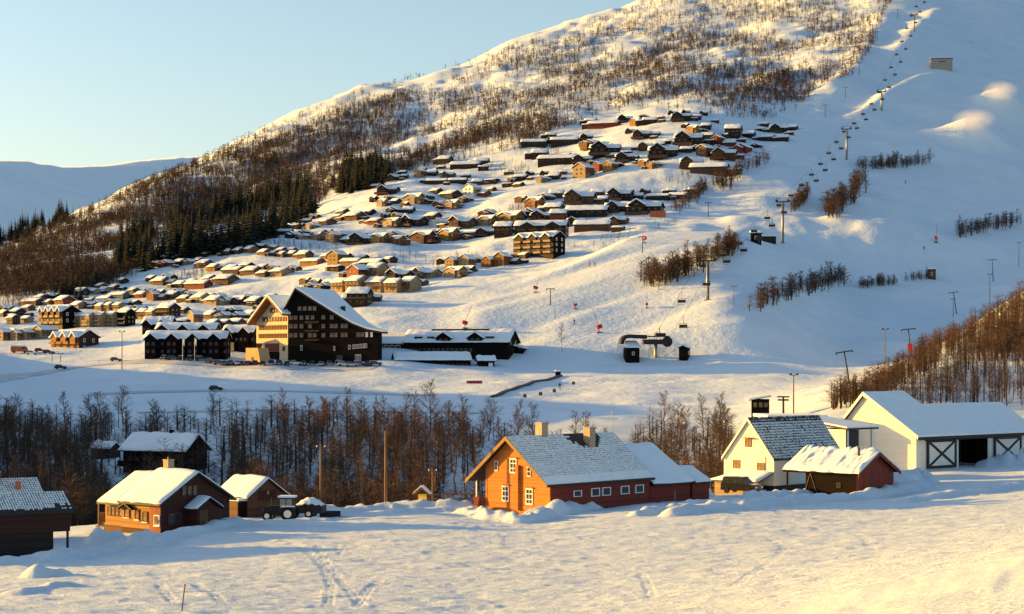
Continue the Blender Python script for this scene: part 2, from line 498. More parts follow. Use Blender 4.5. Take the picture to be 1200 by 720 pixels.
def build_far_mountain():
    cols = [(-700,200,4800),(-400,190,5400),(-150,192,6200),(0,187,7000),(30,187.5,7300),(62,193,7600),(80,195.5,7800),(118,195,8200),(150,190,8500),
            (185,187,8900),(215,184,9200),(240,181,9500),(300,178,10000),(420,186,10800),(700,200,12000)]
    pxs = np.linspace(-700, 700, 420)
    py = np.interp(pxs, [c[0] for c in cols], [c[1] for c in cols]); Yr = np.interp(pxs, [c[0] for c in cols], [c[2] for c in cols])
    T = np.linspace(0, 1.25, 60)
    P, Tt = np.meshgrid(pxs, T)
    Yr2 = np.broadcast_to(Yr, P.shape); el = np.broadcast_to((HZ - py) / F, P.shape)
    zr = el * Yr2
    # plan direction from the crest down to the valley: to the right and towards the camera
    rise = np.where(Tt <= 1, 1 - (1 - Tt) ** 1.25, 1 - (Tt - 1) * 2.2)
    off = (1 - Tt) * 1900
    X = (P - 600) / F * Yr2 + off * 0.80; Y = Yr2 - off * 0.60
    X = X - np.maximum(0, 0)
    Z = -120 + (zr + 120) * rise
    amp = np.clip(1.02 - Tt, 0, 0.5) * 2
    Z = Z + amp * (70 * vnoise(X, Y, 620, 31) + 28 * vnoise(X, Y, 210, 32) + 10 * vnoise(X, Y, 80, 33)) + 5 * vnoise(X, Y, 130, 34)
    n, m = P.shape
    V = np.stack([X, Y, Z], -1).reshape(-1, 3)
    i = np.arange(n - 1)[:, None] * m + np.arange(m - 1)[None]
    Q = np.stack([i, i + 1, i + m + 1, i + m], -1).reshape(-1, 4)
    o = link(bpy.data.objects.new('far_mountain', mesh_np('far_mountain', V, Q, 'snow_mountain', True)))
    tag(o, kind='structure')
build_far_mountain()

mat_snow('packed_snow', 0.5, 0.4, 0.1, ((0.42, 0.46, 0.50), (0.54, 0.58, 0.62)))
def road(pix, width, cut=0.0):
    pts = []
    for (a, b) in zip(pix[:-1], pix[1:]):
        for k in range(12): pts.append((a[0] + (b[0] - a[0]) * k / 12, a[1] + (b[1] - a[1]) * k / 12))
    pts.append(pix[-1])
    C = np.array([ray(*q)[:2] for q in pts]); D = np.gradient(C, axis=0); D /= np.linalg.norm(D, axis=1, keepdims=True); Nn = np.stack([-D[:, 1], D[:, 0]], 1)
    m = 7; W = np.linspace(-width / 2, width / 2, m)
    XY = C[:, None, :] + Nn[:, None, :] * W[None, :, None]
    Z = height(XY[..., 0], XY[..., 1]) + 0.12
    V = np.concatenate([XY, Z[..., None]], -1).reshape(-1, 3); n = len(C)
    i = np.arange(n - 1)[:, None] * m + np.arange(m - 1)[None]
    Q = np.stack([i, i + m, i + m + 1, i + 1], -1).reshape(-1, 4)
    o = link(bpy.data.objects.new('road', mesh_np('road', V, Q, 'packed_snow', True))); tag(o, kind='structure')
road([(-25, 446), (40, 439), (75, 433), (110, 428), (150, 424.5)], 5.5)
road([(110, 462), (180, 459.5), (253, 458), (330, 458.5), (420, 461), (500, 464)], 5.0)
road([(150, 424.5), (190, 424), (250, 428.5), (320, 430), (440, 431)], 9.0)
road([(160, 484), (300, 481), (430, 483), (560, 484)], 4.5)

# ------------------------------------------------------------------ materials of the things
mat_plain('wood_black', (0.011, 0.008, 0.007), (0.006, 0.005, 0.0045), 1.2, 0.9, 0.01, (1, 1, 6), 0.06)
mat_boards('wood_dark', (0.028, 0.017, 0.012), (0.014, 0.009, 0.007), 0.2)
mat_boards('wood_brown', (0.12, 0.056, 0.027), (0.065, 0.030, 0.015), 0.2)
mat_boards('wood_orange', (0.27, 0.115, 0.038), (0.17, 0.07, 0.024), 0.2)
mat_boards('wood_golden', (0.36, 0.185, 0.055), (0.24, 0.115, 0.035), 0.17)
mat_boards('wood_tan', (0.50, 0.34, 0.16), (0.40, 0.26, 0.12), 0.3, True)
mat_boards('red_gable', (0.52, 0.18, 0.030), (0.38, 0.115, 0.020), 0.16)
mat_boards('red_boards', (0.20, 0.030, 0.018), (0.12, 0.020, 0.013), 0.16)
mat_boards('red_upright', (0.24, 0.042, 0.022), (0.13, 0.024, 0.014), 0.18, True)
mat_boards('maroon_boards', (0.055, 0.016, 0.010), (0.028, 0.010, 0.007), 0.2)
mat_boards('white_boards', (0.78, 0.75, 0.68), (0.70, 0.67, 0.60), 0.16)
mat_boards('cream_boards', (0.31, 0.22, 0.125), (0.23, 0.16, 0.095), 0.2)
mat_boards('yellow_boards', (0.27, 0.165, 0.052), (0.20, 0.12, 0.04), 0.2)
mat_boards('green_boards', (0.12, 0.15, 0.13), (0.07, 0.09, 0.08), 0.2)
mat_plain('white_paint', (0.80, 0.79, 0.75), (0.70, 0.69, 0.66), 2.0, 0.6)
mat_plain('cream_render', (0.58, 0.47, 0.29), (0.50, 0.40, 0.24), 0.5, 0.85, 0.01)
mat_plain('dark_paint', (0.02, 0.02, 0.026), (0.012, 0.012, 0.016), 3, 0.6)
mat_plain('roof_tile', (0.030, 0.028, 0.030), (0.016, 0.015, 0.016), 5, 0.6, 0.02)
mat_plain('concrete', (0.38, 0.35, 0.30), (0.26, 0.24, 0.21), 2.0, 0.9, 0.01)
mat_plain('chimney_render', (0.42, 0.33, 0.22), (0.30, 0.23, 0.15), 3.0, 0.9, 0.02)
mat_plain('steel', (0.36, 0.34, 0.31), (0.24, 0.23, 0.22), 2.0, 0.45, 0.0, (1, 1, 1), 0.5, 0.6)
mat_plain('dark_steel', (0.028, 0.029, 0.031), (0.018, 0.018, 0.02), 2.0, 0.7, 0.0, (1, 1, 1), 0.5, 0.3)
mat_plain('pole_wood', (0.20, 0.13, 0.075), (0.11, 0.07, 0.04), 4.0, 0.9, 0.01, (1, 1, 0.1))
mat_plain('bark', (0.14, 0.10, 0.075), (0.06, 0.045, 0.035), 3.0, 0.95, 0.02, (1, 1, 0.5))
mat_plain('twigs', (0.078, 0.049, 0.034), (0.042, 0.028, 0.021), 0.8, 0.95)
mat_plain('twigs_rust', (0.145, 0.074, 0.036), (0.085, 0.045, 0.025), 0.8, 0.95)
mat_plain('needles', (0.016, 0.026, 0.015), (0.007, 0.012, 0.008), 0.6, 0.9)
mat_plain('red_paint', (0.45, 0.025, 0.018), (0.34, 0.02, 0.014), 2, 0.4)
mat_plain('orange_paint', (0.50, 0.14, 0.05), (0.38, 0.10, 0.035), 2, 0.5)
mat_plain('yellow_paint', (0.72, 0.48, 0.05), (0.62, 0.40, 0.04), 2, 0.5)
mat_plain('rubber', (0.012, 0.012, 0.012), (0.008, 0.008, 0.008), 8, 0.9)
mat_plain('cloth_dark', (0.03, 0.035, 0.05), None, 8, 0.9)
mat_plain('cloth_red', (0.40, 0.05, 0.06), None, 8, 0.9)
mat_plain('skin', (0.5, 0.32, 0.24), None, 8, 0.6)
for _n, _c in (('black', (0.012, 0.012, 0.014)), ('grey', (0.14, 0.14, 0.145)), ('silver', (0.42, 0.42, 0.43)), ('red', (0.26, 0.02, 0.018)), ('blue', (0.03, 0.05, 0.12)), ('white', (0.72, 0.72, 0.70))):
    mat_plain('car_' + _n, _c, tuple(v * 0.85 for v in _c), 0.5, 0.25, 0, (1, 1, 1), 0.5)
def mat_glass(name, c=(0.02, 0.024, 0.03)):
    m, nt, b = nodes_of(name)
    tc = N(nt, 'ShaderNodeTexCoord'); n1 = noise(nt, tc.outputs['Object'], 1.5, 2)
    r = ramp(nt, n1.outputs[0], [(0.35, c), (0.7, tuple(v * 2.2 for v in c))]); nt.links.new(r.outputs[0], b.inputs['Base Color'])
    b.inputs['Roughness'].default_value = 0.06; b.inputs['Specular IOR Level'].default_value = 0.6
mat_glass('glass')
mat_glass('curtained_glass', (0.16, 0.10, 0.06))

WALLC = {'d': ('wood_dark', 'dark brown timber'), 'b': ('wood_brown', 'brown timber'), 'r': ('red_boards', 'red-painted'), 'y': ('yellow_boards', 'yellow-walled'),
         'c': ('cream_boards', 'cream-walled'), 'o': ('wood_orange', 'orange timber'), 'g': ('green_boards', 'grey-green'), 'w': ('white_boards', 'white-walled'),
         'k': ('wood_black', 'black timber'), 'm': ('maroon_boards', 'dark red')}

# ------------------------------------------------------------------ shared pieces: windows, snow on roofs
def frame_mesh(nx, ny, bw=0.09, mw=0.05):
    m = MB()
    m.box(-0.5, 0.5, -0.06, 0.03, -0.5, -0.5 + bw); m.box(-0.5, 0.5, -0.06, 0.03, 0.5 - bw, 0.5)
    m.box(-0.5, -0.5 + bw, -0.058, 0.03, -0.5 + bw, 0.5 - bw); m.box(0.5 - bw, 0.5, -0.058, 0.03, -0.5 + bw, 0.5 - bw)
    for i in range(1, nx):
        c = -0.5 + i / nx; m.box(c - mw / 2, c + mw / 2, -0.05, 0.02, -0.5 + bw, 0.5 - bw)
    for j in range(1, ny):
        c = -0.5 + j / ny
        for i in range(nx):
            x0 = -0.5 + (bw if i == 0 else i / nx + mw / 2); x1 = -0.5 + (1 - bw if i == nx - 1 else (i + 1) / nx - mw / 2)
            m.box(x0, x1, -0.047, 0.02, c - mw / 2, c + mw / 2)
    return m
_WF = {}
def window(parent, x, y, z, w, h, face='-y', nx=1, ny=1, frame='white_paint', glass='glass', name='window', detail=True, proud=0.0):
    key = (nx, ny, frame)
    if key not in _WF: _WF[key] = frame_mesh(nx, ny).data('window_frame', frame)
    k2 = ('pane', glass)
    if k2 not in _WF: _WF[k2] = MB().box(-0.42, 0.42, -0.02, 0.02, -0.42, 0.42).data('pane', glass)
    o = bpy.data.objects.new(name, _WF[key]); link(o, parent)
    rz = {'-y': 0, '+x': math.pi / 2, '-x': -math.pi / 2, '+y': math.pi}[face]
    off = {'-y': (0, -1), '+x': (1, 0), '-x': (-1, 0), '+y': (0, 1)}[face]
    o.location = (x + off[0] * (0.02 + proud), y + off[1] * (0.02 + proud), z); o.rotation_euler = (0, 0, rz); o.scale = (w, 1, h)
    p = bpy.data.objects.new('pane', _WF[k2]); link(p, o)
    return o
def far_window(parent, x, y, z, w, h, face='-y', frame='white_paint', glass='glass'):
    key = ('far', frame, glass)
    if key not in _WF:
        m = frame_mesh(1, 1, 0.12); n = len(m.f); m.box(-0.4, 0.4, -0.03, 0.02, -0.4, 0.4)
        me = m.data('window', frame); me.materials.append(MATS[glass])
        me.polygons.foreach_set('material_index', [0] * n + [1] * 6); _WF[key] = me
    o = bpy.data.objects.new('window', _WF[key]); link(o, parent)
    rz = {'-y': 0, '+x': math.pi / 2, '-x': -math.pi / 2, '+y': math.pi}[face]
    off = {'-y': (0, -1), '+x': (1, 0), '-x': (-1, 0), '+y': (0, 1)}[face]
    o.location = (x + off[0] * 0.03, y + off[1] * 0.03, z); o.rotation_euler = (0, 0, rz); o.scale = (w, 1.5, h)
    return o

def vband(W, e, r, t, over=0.0):
    """roof cross-section: half width W, eave height e, ridge height r, thickness t"""
    return [(-W, e), (0, r), (W, e), (W, e + t), (0, r + t * 1.15), (-W, e + t)]
def snow_v(name, parent, L, W, e, r, t, mat='snow_roof', seed=0, x0=0.0, wob=0.12, nx=None, bare=None, yc=0.0):
    """soft snow blanket on a gabled roof: ridge along x from x0-L/2 to x0+L/2; wavy rounded edges"""
    nx = nx or max(6, int(L / 0.5)); ny = 10
    xs = np.linspace(-L / 2, L / 2, nx + 1); ds = np.concatenate([np.linspace(-1, 0, ny + 1), np.linspace(0, 1, ny + 1)[1:]])
    Xg, Dg = np.meshgrid(xs, ds, indexing='ij')
    edge = np.minimum(1 - np.abs(Dg), 1) * W; endd = np.minimum(Xg + L / 2, L / 2 - Xg)
    th = t * (1 + 0.35 * vnoise(Xg, Dg * W, 1.1, 40 + seed)) * np.clip(0.45 + np.minimum(edge, endd) / 0.35 * 0.55, 0.45, 1)
    ov = wob * vnoise(Xg, Dg * 0, 0.8, 50 + seed)
    Yg = Dg * W + np.where(np.abs(Dg) > 0.99, np.sign(Dg) * ov, 0)
    zb = r - np.abs(Dg) * (r - e)
    zt = zb + th
    n, m = Xg.shape
    V = np.concatenate([np.stack([Xg + x0, Yg + yc, zt], -1).reshape(-1, 3), np.stack([Xg + x0, Yg + yc, zb + 0.004], -1).reshape(-1, 3)])
    i = np.arange(n - 1)[:, None] * m + np.arange(m - 1)[None]
    Q = np.stack([i, i + m, i + m + 1, i + 1], -1).reshape(-1, 4)
    Q2 = Q[:, ::-1] + n * m
    side = []
    for a in range(m - 1):
        side += [(a, a + 1, a + 1 + n * m, a + n * m), (a + 1 + (n - 1) * m, a + (n - 1) * m, a + (n - 1) * m + n * m, a + 1 + (n - 1) * m + n * m)]
    for b in range(n - 1):
        side += [((b + 1) * m, b * m, b * m + n * m, (b + 1) * m + n * m), (b * m + m - 1, (b + 1) * m + m - 1, (b + 1) * m + m - 1 + n * m, b * m + m - 1 + n * m)]
    me = mesh_np(name, V, np.concatenate([Q, Q2, np.array(side)]), mat, False)
    me.polygons.foreach_set('use_smooth', [True] * len(Q) + [False] * (len(me.polygons) - len(Q)))
    return link(bpy.data.objects.new(name, me), parent)

def tile_snow(name, parent, L, W, e, r, side, course, tile, gap, cover, lift=0.03, thick=0.05, x0=0.0, seed=0, yc=0.0):
    """snow lying course by course on one slope (side -1 = local -y): every tile's patch is a small slab, the dark tile joints stay bare"""
    rng = random.Random(seed)
    S = math.hypot(W, r - e); cs, sn = W / S, (r - e) / S
    nc = int(S / course); nt_ = int(L / tile)
    V = []; Fq = []
    def P(x, d, h):
        y = d * cs + h * sn
        return (x + x0, side * y + yc, r - d * sn + h * cs)
    for c in range(nc):
        d0 = c * S / nc
        for k in range(nt_):
            xa = -L / 2 + k * L / nt_; xb = xa + L / nt_
            g = cover(xa + tile / 2, d0, rng)          # share of the tile covered, 0 = bare
            if g <= 0: continue
            d1 = d0 + S / nc * min(1.0, g)
            gx = gap * (0.4 + rng.random()) if g < 1 else 0
            h0, h1 = lift * 0.5, lift + thick * (0.7 + 0.6 * rng.random())
            o = len(V)
            V += [P(xa, d0, h0), P(xb - gx, d0, h0), P(xb - gx, d1, h1), P(xa, d1, h1), P(xa, d1, 0.0), P(xb - gx, d1, 0.0)]
            Fq += [(o, o+1, o+2, o+3), (o+3, o+2, o+5, o+4)] if side > 0 else [(o+3, o+2, o+1, o), (o+4, o+5, o+2, o+3)]
    o = link(bpy.data.objects.new(name, mesh_np(name, V, Fq, 'snow_roof')), parent); o['kind'] = 'stuff'
    return o

def slab_roof(parent, L, W, e, r, t=0.16, mat='dark_paint', name='roof', x0=0.0, yc=0.0):
    m = MB(); m.prism([(u + yc, z) for u, z in vband(W, e, r, t)], x0 - L / 2, x0 + L / 2, 'x')
    me = m.data(name, mat); fix_normals(me)
    return link(bpy.data.objects.new(name, me), parent)
def gable_wall(parent, L, W, e, r, zb, mat, name='wall', x0=0.0, yc=0.0):
    m = MB(); m.prism([(yc - W, zb), (yc + W, zb), (yc + W, e), (yc, r), (yc - W, e)], x0 - L / 2, x0 + L / 2, 'x')
    me = m.data(name, mat); fix_normals(me)
    return link(bpy.data.objects.new(name, me), parent)
def boxpart(parent, name, mat, *b):
    return MB().box(*b).build(name, mat, parent)

def copy_tree(src, loc, rz, scale=1.0):
    r = src.copy(); COL.objects.link(r); r.location = loc; r.rotation_euler = (0, 0, rz)
    r.scale = (scale,) * 3 if not isinstance(scale, tuple) else scale
    for ch in KIDS[src.name]:
        c = ch[0].copy(); COL.objects.link(c); c.parent = r
        for g in ch[1]:
            d = g.copy(); COL.objects.link(d); d.parent = c
    return r
KIDS = {}
def snapshot(root):
    byp = {}
    for o in COL.objects:
        if o.parent: byp.setdefault(o.parent.name, []).append(o)
    KIDS[root.name] = [(c, byp.get(c.name, [])) for c in byp.get(root.name, [])]
    return root

# ------------------------------------------------------------------ the farm: buildings in the foreground
def place(corner_px, corner_py, Y, theta_deg, sx, sy, gz):
    """root at ground height gz; the roof's near corner is seen at the given pixel; sx, sy = where that corner lies from the root in local axes"""
    X = (corner_px - 600) / F * Y; t = math.radians(theta_deg)
    return (X - (sx * math.cos(t) - sy * math.sin(t)), Y - (sx * math.sin(t) + sy * math.cos(t)), gz), t

# red farmhouse with the sunlit gable
def red_house():
    L, W = 16.4, 5.75
    loc, t = place(641, 570, 176, 45.5, -L / 2, -W, -15.0)
    h = empty('farmhouse', loc, t)
    tag(h, 'red farmhouse with sunlit orange gable, two chimneys and white windows', 'house')
    e, r = 2.80, 7.40
    # body: the left side stands back under the roof (porch); gable wall 0.75 m behind the verge
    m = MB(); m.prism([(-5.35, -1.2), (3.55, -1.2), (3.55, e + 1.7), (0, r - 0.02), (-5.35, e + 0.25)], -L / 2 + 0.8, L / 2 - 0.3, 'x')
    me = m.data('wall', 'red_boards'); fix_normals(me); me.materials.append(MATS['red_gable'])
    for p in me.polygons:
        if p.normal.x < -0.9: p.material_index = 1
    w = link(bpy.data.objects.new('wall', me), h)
    gx = -L / 2 + 0.8
    rf = slab_roof(h, L, W, e, r, 0.16, 'roof_tile')
    for sd in (-1, 1):   # barge boards
        b = MB()
        b.hexa([(-L/2 - 0.05, sd * (W + 0.06), e - 0.22), (-L/2 + 0.02, sd * (W + 0.06), e - 0.22), (-L/2 + 0.02, 0, r - 0.24), (-L/2 - 0.05, 0, r - 0.24)],
               [(-L/2 - 0.05, sd * (W + 0.06), e + 0.18), (-L/2 + 0.02, sd * (W + 0.06), e + 0.18), (-L/2 + 0.02, 0, r + 0.2), (-L/2 - 0.05, 0, r + 0.2)])
        o = b.build('barge_board', 'yellow_boards', rf); fix_normals(o.data)
    S = math.hypot(W, r - e)
    def cover(x, d, rng):
        ch = math.hypot((x - 2.9) / 2.6, (d - 0.3) / 1.75) if d < 2.4 else 9
        if ch < 1 + rng.uniform(-0.18, 0.12): return 0
        if d > S - 1.5: return 1.0 if d > S - 1.3 else (1.0 if rng.random() < 0.6 else 0.82)
        return rng.uniform(0.78, 1.0) if d < S * 0.55 else rng.uniform(0.86, 1.0)
    tile_snow('snow_layer', rf, L - 0.1, W - 0.02, e + 0.16, r + 0.17, -1, 0.31, 0.34, 0.05, cover, 0.03, 0.04, seed=3)
    tile_snow('snow_layer', rf, L - 0.1, W - 0.02, e + 0.16, r + 0.17, 1, 0.31, 0.34, 0.05, lambda x, d, g: 0.95, 0.03, 0.04, seed=4)
    MB().box(-L/2, L/2, -W - 0.10, -W - 0.01, e - 0.08, e + 0.14).build('gutter', 'dark_paint', rf)
    # gable windows: local y, z, width, height, panes
    for y, z, ww, hh, nx, ny in ((0.75, 1.75, 0.95, 1.6, 2, 3), (-2.6, 1.62, 0.95, 1.65, 2, 3), (-0.35, 4.6, 0.95, 1.5, 2, 3), (2.05, 4.5, 0.42, 1.05, 1, 2), (-2.55, 4.1, 0.5, 0.95, 1, 2)):
        wi = window(h, gx, y, z, ww, hh, '-x', nx, ny)
        MB().box(-0.62, 0.62, -0.22, 0.02, 0.53, 0.58).build('window_hood', 'red_gable', wi)
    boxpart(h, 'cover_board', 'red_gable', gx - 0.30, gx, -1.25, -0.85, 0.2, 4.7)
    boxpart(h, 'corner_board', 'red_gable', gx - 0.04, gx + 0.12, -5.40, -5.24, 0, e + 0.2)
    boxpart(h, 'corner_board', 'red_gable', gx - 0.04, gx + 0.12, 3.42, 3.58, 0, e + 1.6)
    boxpart(h, 'plinth', 'dark_paint', gx + 0.03, L / 2 - 0.33, -5.33, 3.53, -1.3, 0.18)
    for s, ww in ((4.86, 1.2), (7.54, 1.3), (9.22, 1.3), (12.1, 1.35), (14.4, 1.35)):
        window(h, s - L / 2, -5.35, 1.85, ww, 0.85 if ww > 1.25 else 0.62, '-y', 1, 1)
    # porch on the left under the eave
    for x in (gx + 0.4, gx + 4.2):
        boxpart(h, 'porch_post', 'white_paint', x, x + 0.12, 5.35, 5.47, -0.2, e + 0.1)
    boxpart(h, 'porch_floor', 'pole_wood', gx, gx + 5, 3.6, 5.5, 0.15, 0.3)
    for k in range(14):
        boxpart(h, 'railing_slat', 'red_boards', gx + 0.1, gx + 0.14, 3.7 + k * 0.13, 3.8 + k * 0.13, 0.3, 1.2)
    # chimneys
    for x, y, z0, z1 in ((-2.8, 0.1, r - 0.6, r + 1.35), (2.9, -1.35, r - 1.9, r + 0.75)):
        c = boxpart(h, 'chimney', 'chimney_render', x - 0.45, x + 0.45, y - 0.45, y + 0.45, z0, z1)
        boxpart(c, 'chimney_cap', 'concrete', x - 0.53, x + 0.53, y - 0.53, y + 0.53, z1, z1 + 0.12)
    MB().tube((L/2 - 0.2, 0, r - 0.3), (L/2 - 0.2, 0, r + 2.5), 0.04, 0.03).build('flag_staff', 'steel', h)
    MB().tube((0.2, 0.2, r), (0.2, 0.2, r + 0.7), 0.05).build('vent_pipe', 'dark_paint', h)
    # lower annexes at the far end
    ax = L / 2
    gable_wall(h, 6.6, 5.6, 2.0, 5.8, -1.2, 'red_boards', 'annex_wall', ax + 3.2, 0.35)
    a1 = slab_roof(h, 6.9, 6.05, 2.05, 5.9, 0.16, 'dark_paint', 'annex_roof', ax + 3.5, 0.35)
    snow_v('snow_layer', a1, 6.9, 6.03, 2.21, 6.08, 0.16, seed=5, x0=ax + 3.5, yc=0.35)
    gable_wall(h, 2.9, 2.7, 1.9, 3.4, -1.2, 'red_boards', 'annex_wall', ax + 8.3, -2.6)
    a2 = slab_roof(h, 3.1, 3.0, 1.95, 3.45, 0.14, 'dark_paint', 'annex_roof', ax + 8.52, -2.6)
    snow_v('snow_layer', a2, 3.1, 2.98, 2.09, 3.61, 0.16, seed=6, x0=ax + 8.52, yc=-2.6)
    window(h, ax + 9.76, -3.9, 1.25, 0.45, 0.5, '+x')
    return h
red_house()

# timber house on the left, long side in the sun
def log_house():
    L, W = 9.0, 4.5
    loc, t = place(187, 593.5, 158, -39.7, L / 2, -W, -15.2)
    h = empty('timber_house', loc, t)
    tag(h, 'golden timber house with snowy roof, dark gable and small porch beside the garage', 'house')
    e, r = 2.5, 5.15
    zb = -1.3
    gable_wall(h, 5.5, 4.0, e + 0.3, r, zb, 'maroon_boards', 'wall', L / 2 - 0.45 - 2.75)
    gable_wall(h, 3.2, 3.75, e - 0.02, r - 0.25, zb, 'wood_golden', 'wing_wall', -L / 2 + 1.95)
    boxpart(h, 'long_side_cladding', 'wood_golden', -1.4, L / 2 - 1.9, -4.07, -3.99, 0.35, e + 0.25)
    boxpart(h, 'red_cladding', 'red_upright', L / 2 - 1.9, L / 2 - 0.40, -4.08, -3.99, -0.4, e + 0.25)
    boxpart(h, 'plinth', 'wood_brown', -L / 2 + 0.4, L / 2 - 0.5, -3.98, 3.9, zb - 0.1, 0.36)
    rf = slab_roof(h, 5.9, W, e, r, 0.16, 'dark_paint', 'roof', L / 2 - 2.95)
    snow_v('snow_layer', rf, 5.9, W - 0.02, e + 0.16, r + 0.18, 0.20, seed=7, x0=L / 2 - 2.95)
    r2 = slab_roof(h, 3.3, W - 0.1, e - 0.2, r - 0.35, 0.16, 'dark_paint', 'lower_roof', -L / 2 + 1.55)
    snow_v('snow_layer', r2, 3.3, W - 0.12, e - 0.04, r - 0.17, 0.20, seed=8, x0=-L / 2 + 1.55)
    c = boxpart(h, 'chimney', 'chimney_render', -0.75, -0.05, 0.2, 0.9, r - 0.5, r + 1.05)
    boxpart(c, 'chimney_cap', 'concrete', -0.80, 0.0, 0.15, 0.95, r + 1.05, r + 1.13)
    boxpart(c, 'flue', 'dark_paint', -0.5, -0.3, 0.45, 0.65, r + 1.13, r + 1.35)
    for x in (-4.0, -3.45, -2.9, -2.35):
        window(h, x + 0.5, -3.76, 1.65, 0.5, 0.85, '-y', 1, 2, 'wood_brown', 'curtained_glass')
    for x, ww, z in ((-0.55, 0.75, 1.6), (0.9, 0.6, 1.6), (2.0, 0.7, 1.45), (3.65, 0.75, 1.2)):
        wi = window(h, x, -4.08, z, ww, 0.95 if x > 0 else 0.75, '-y', 1, 1, 'white_paint' if x > 3 else 'wood_brown', 'curtained_glass')
        MB().box(-0.55, 0.55, -0.12, 0.0, -0.58, -0.50).build('snowy_sill', 'snow_roof', wi)
    # bay canopy over the long side
    m = MB(); m.prism([(-1.6, e - 0.55), (-0.55, e - 0.05), (0.5, e - 0.55), (0.5, e - 0.43), (-0.55, e + 0.08), (-1.6, e - 0.43)], -4.5, -3.8, 'y')
    o = m.build('bay_canopy', 'dark_paint', h); fix_normals(o.data)
    for k in range(7):
        boxpart(h, 'balcony_slat', 'cream_boards', -L / 2 - 0.9, -L / 2 - 0.85, -3.6, -2.9, 0.25 + k * 0.17, 0.37 + k * 0.17)
    boxpart(h, 'balcony_post', 'pole_wood', -L / 2 - 0.55, -L / 2 - 0.42, -3.9, -3.78, -0.8, e - 0.2)
    boxpart(h, 'balcony_floor', 'pole_wood', -L / 2 - 0.9, -L / 2 + 0.35, -3.9, -1.0, 0.1, 0.24)
    # gable front
    gx = L / 2 - 0.45
    for y, z, ww, hh in ((-2.45, 1.25, 1.5, 1.05), (2.2, 1.25, 1.5, 1.05)):
        window(h, gx, y, z, ww, hh, '+x', 2, 1, 'wood_brown')
    for y in (-1.35, -0.72, -0.10):
        window(h, gx, y, 3.65, 0.55, 0.95, '+x', 1, 1, 'wood_brown')
    m = MB(); m.prism([(-1.55, 2.0), (0.1, 3.0), (1.75, 2.0), (1.75, 2.12), (0.1, 3.14), (-1.55, 2.12)], gx, gx + 1.9, 'x')
    pr = m.build('porch_roof', 'dark_paint', h); fix_normals(pr.data)
    snow_v('snow_layer', pr, 1.9, 1.64, 2.13, 3.14, 0.12, seed=9, x0=gx + 0.96, yc=0.1)
    m = MB(); m.prism([(-1.2, -0.6), (1.4, -0.6), (1.4, 2.05), (0.1, 2.85), (-1.2, 2.05)], gx + 0.01, gx + 1.6, 'x')
    o = m.build('porch_wall', 'maroon_boards', h); fix_normals(o.data)
    d = boxpart(h, 'door', 'wood_brown', gx + 1.6, gx + 1.66, -0.95, 0.0, 0.0, 2.0)
    boxpart(d, 'door_handle', 'steel', gx + 1.66, gx + 1.70, -0.2, -0.1, 0.95, 1.0)
    return h
log_house()

def garage():
    L, W = 5.2, 2.8
    loc, t = place(290, 586.5, 173.5, -40, L / 2, -W, -15.25)
    h = empty('garage', loc, t)
    tag(h, 'small brown wooden garage with snowy roof between the timber house and tractor', 'garage')
    e, r = 1.95, 3.75
    gable_wall(h, L - 0.6, W - 0.3, e + 0.15, r, -1, 'wood_brown')
    boxpart(h, 'gable_cladding', 'maroon_boards', L / 2 - 0.30, L / 2 - 0.27, -1.2, 1.2, 1.75, 2.75)
    rf = slab_roof(h, L, W, e, r, 0.14)
    snow_v('snow_layer', rf, L, W - 0.02, e + 0.14, r + 0.16, 0.22, seed=11)
    window(h, L / 2 - 0.28, 0.1, 2.5, 0.4, 0.5, '+x', 1, 1, 'wood_brown')
    # open lean-to towards the house
    boxpart(h, 'lean_to_roof', 'dark_paint', L / 2 - 1.9, L / 2 - 0.3, -W - 0.9, -W + 0.25, 1.72, 1.86)
    boxpart(h, 'lean_to_snow', 'snow_roof', L / 2 - 1.88, L / 2 - 0.28, -W - 0.92, -W + 0.27, 1.864, 2.06)
    boxpart(h, 'lean_to_wall', 'wood_black', L / 2 - 0.52, L / 2 - 0.45, -W - 0.8, -W + 0.28, -0.8, 1.72)
    return h
garage()

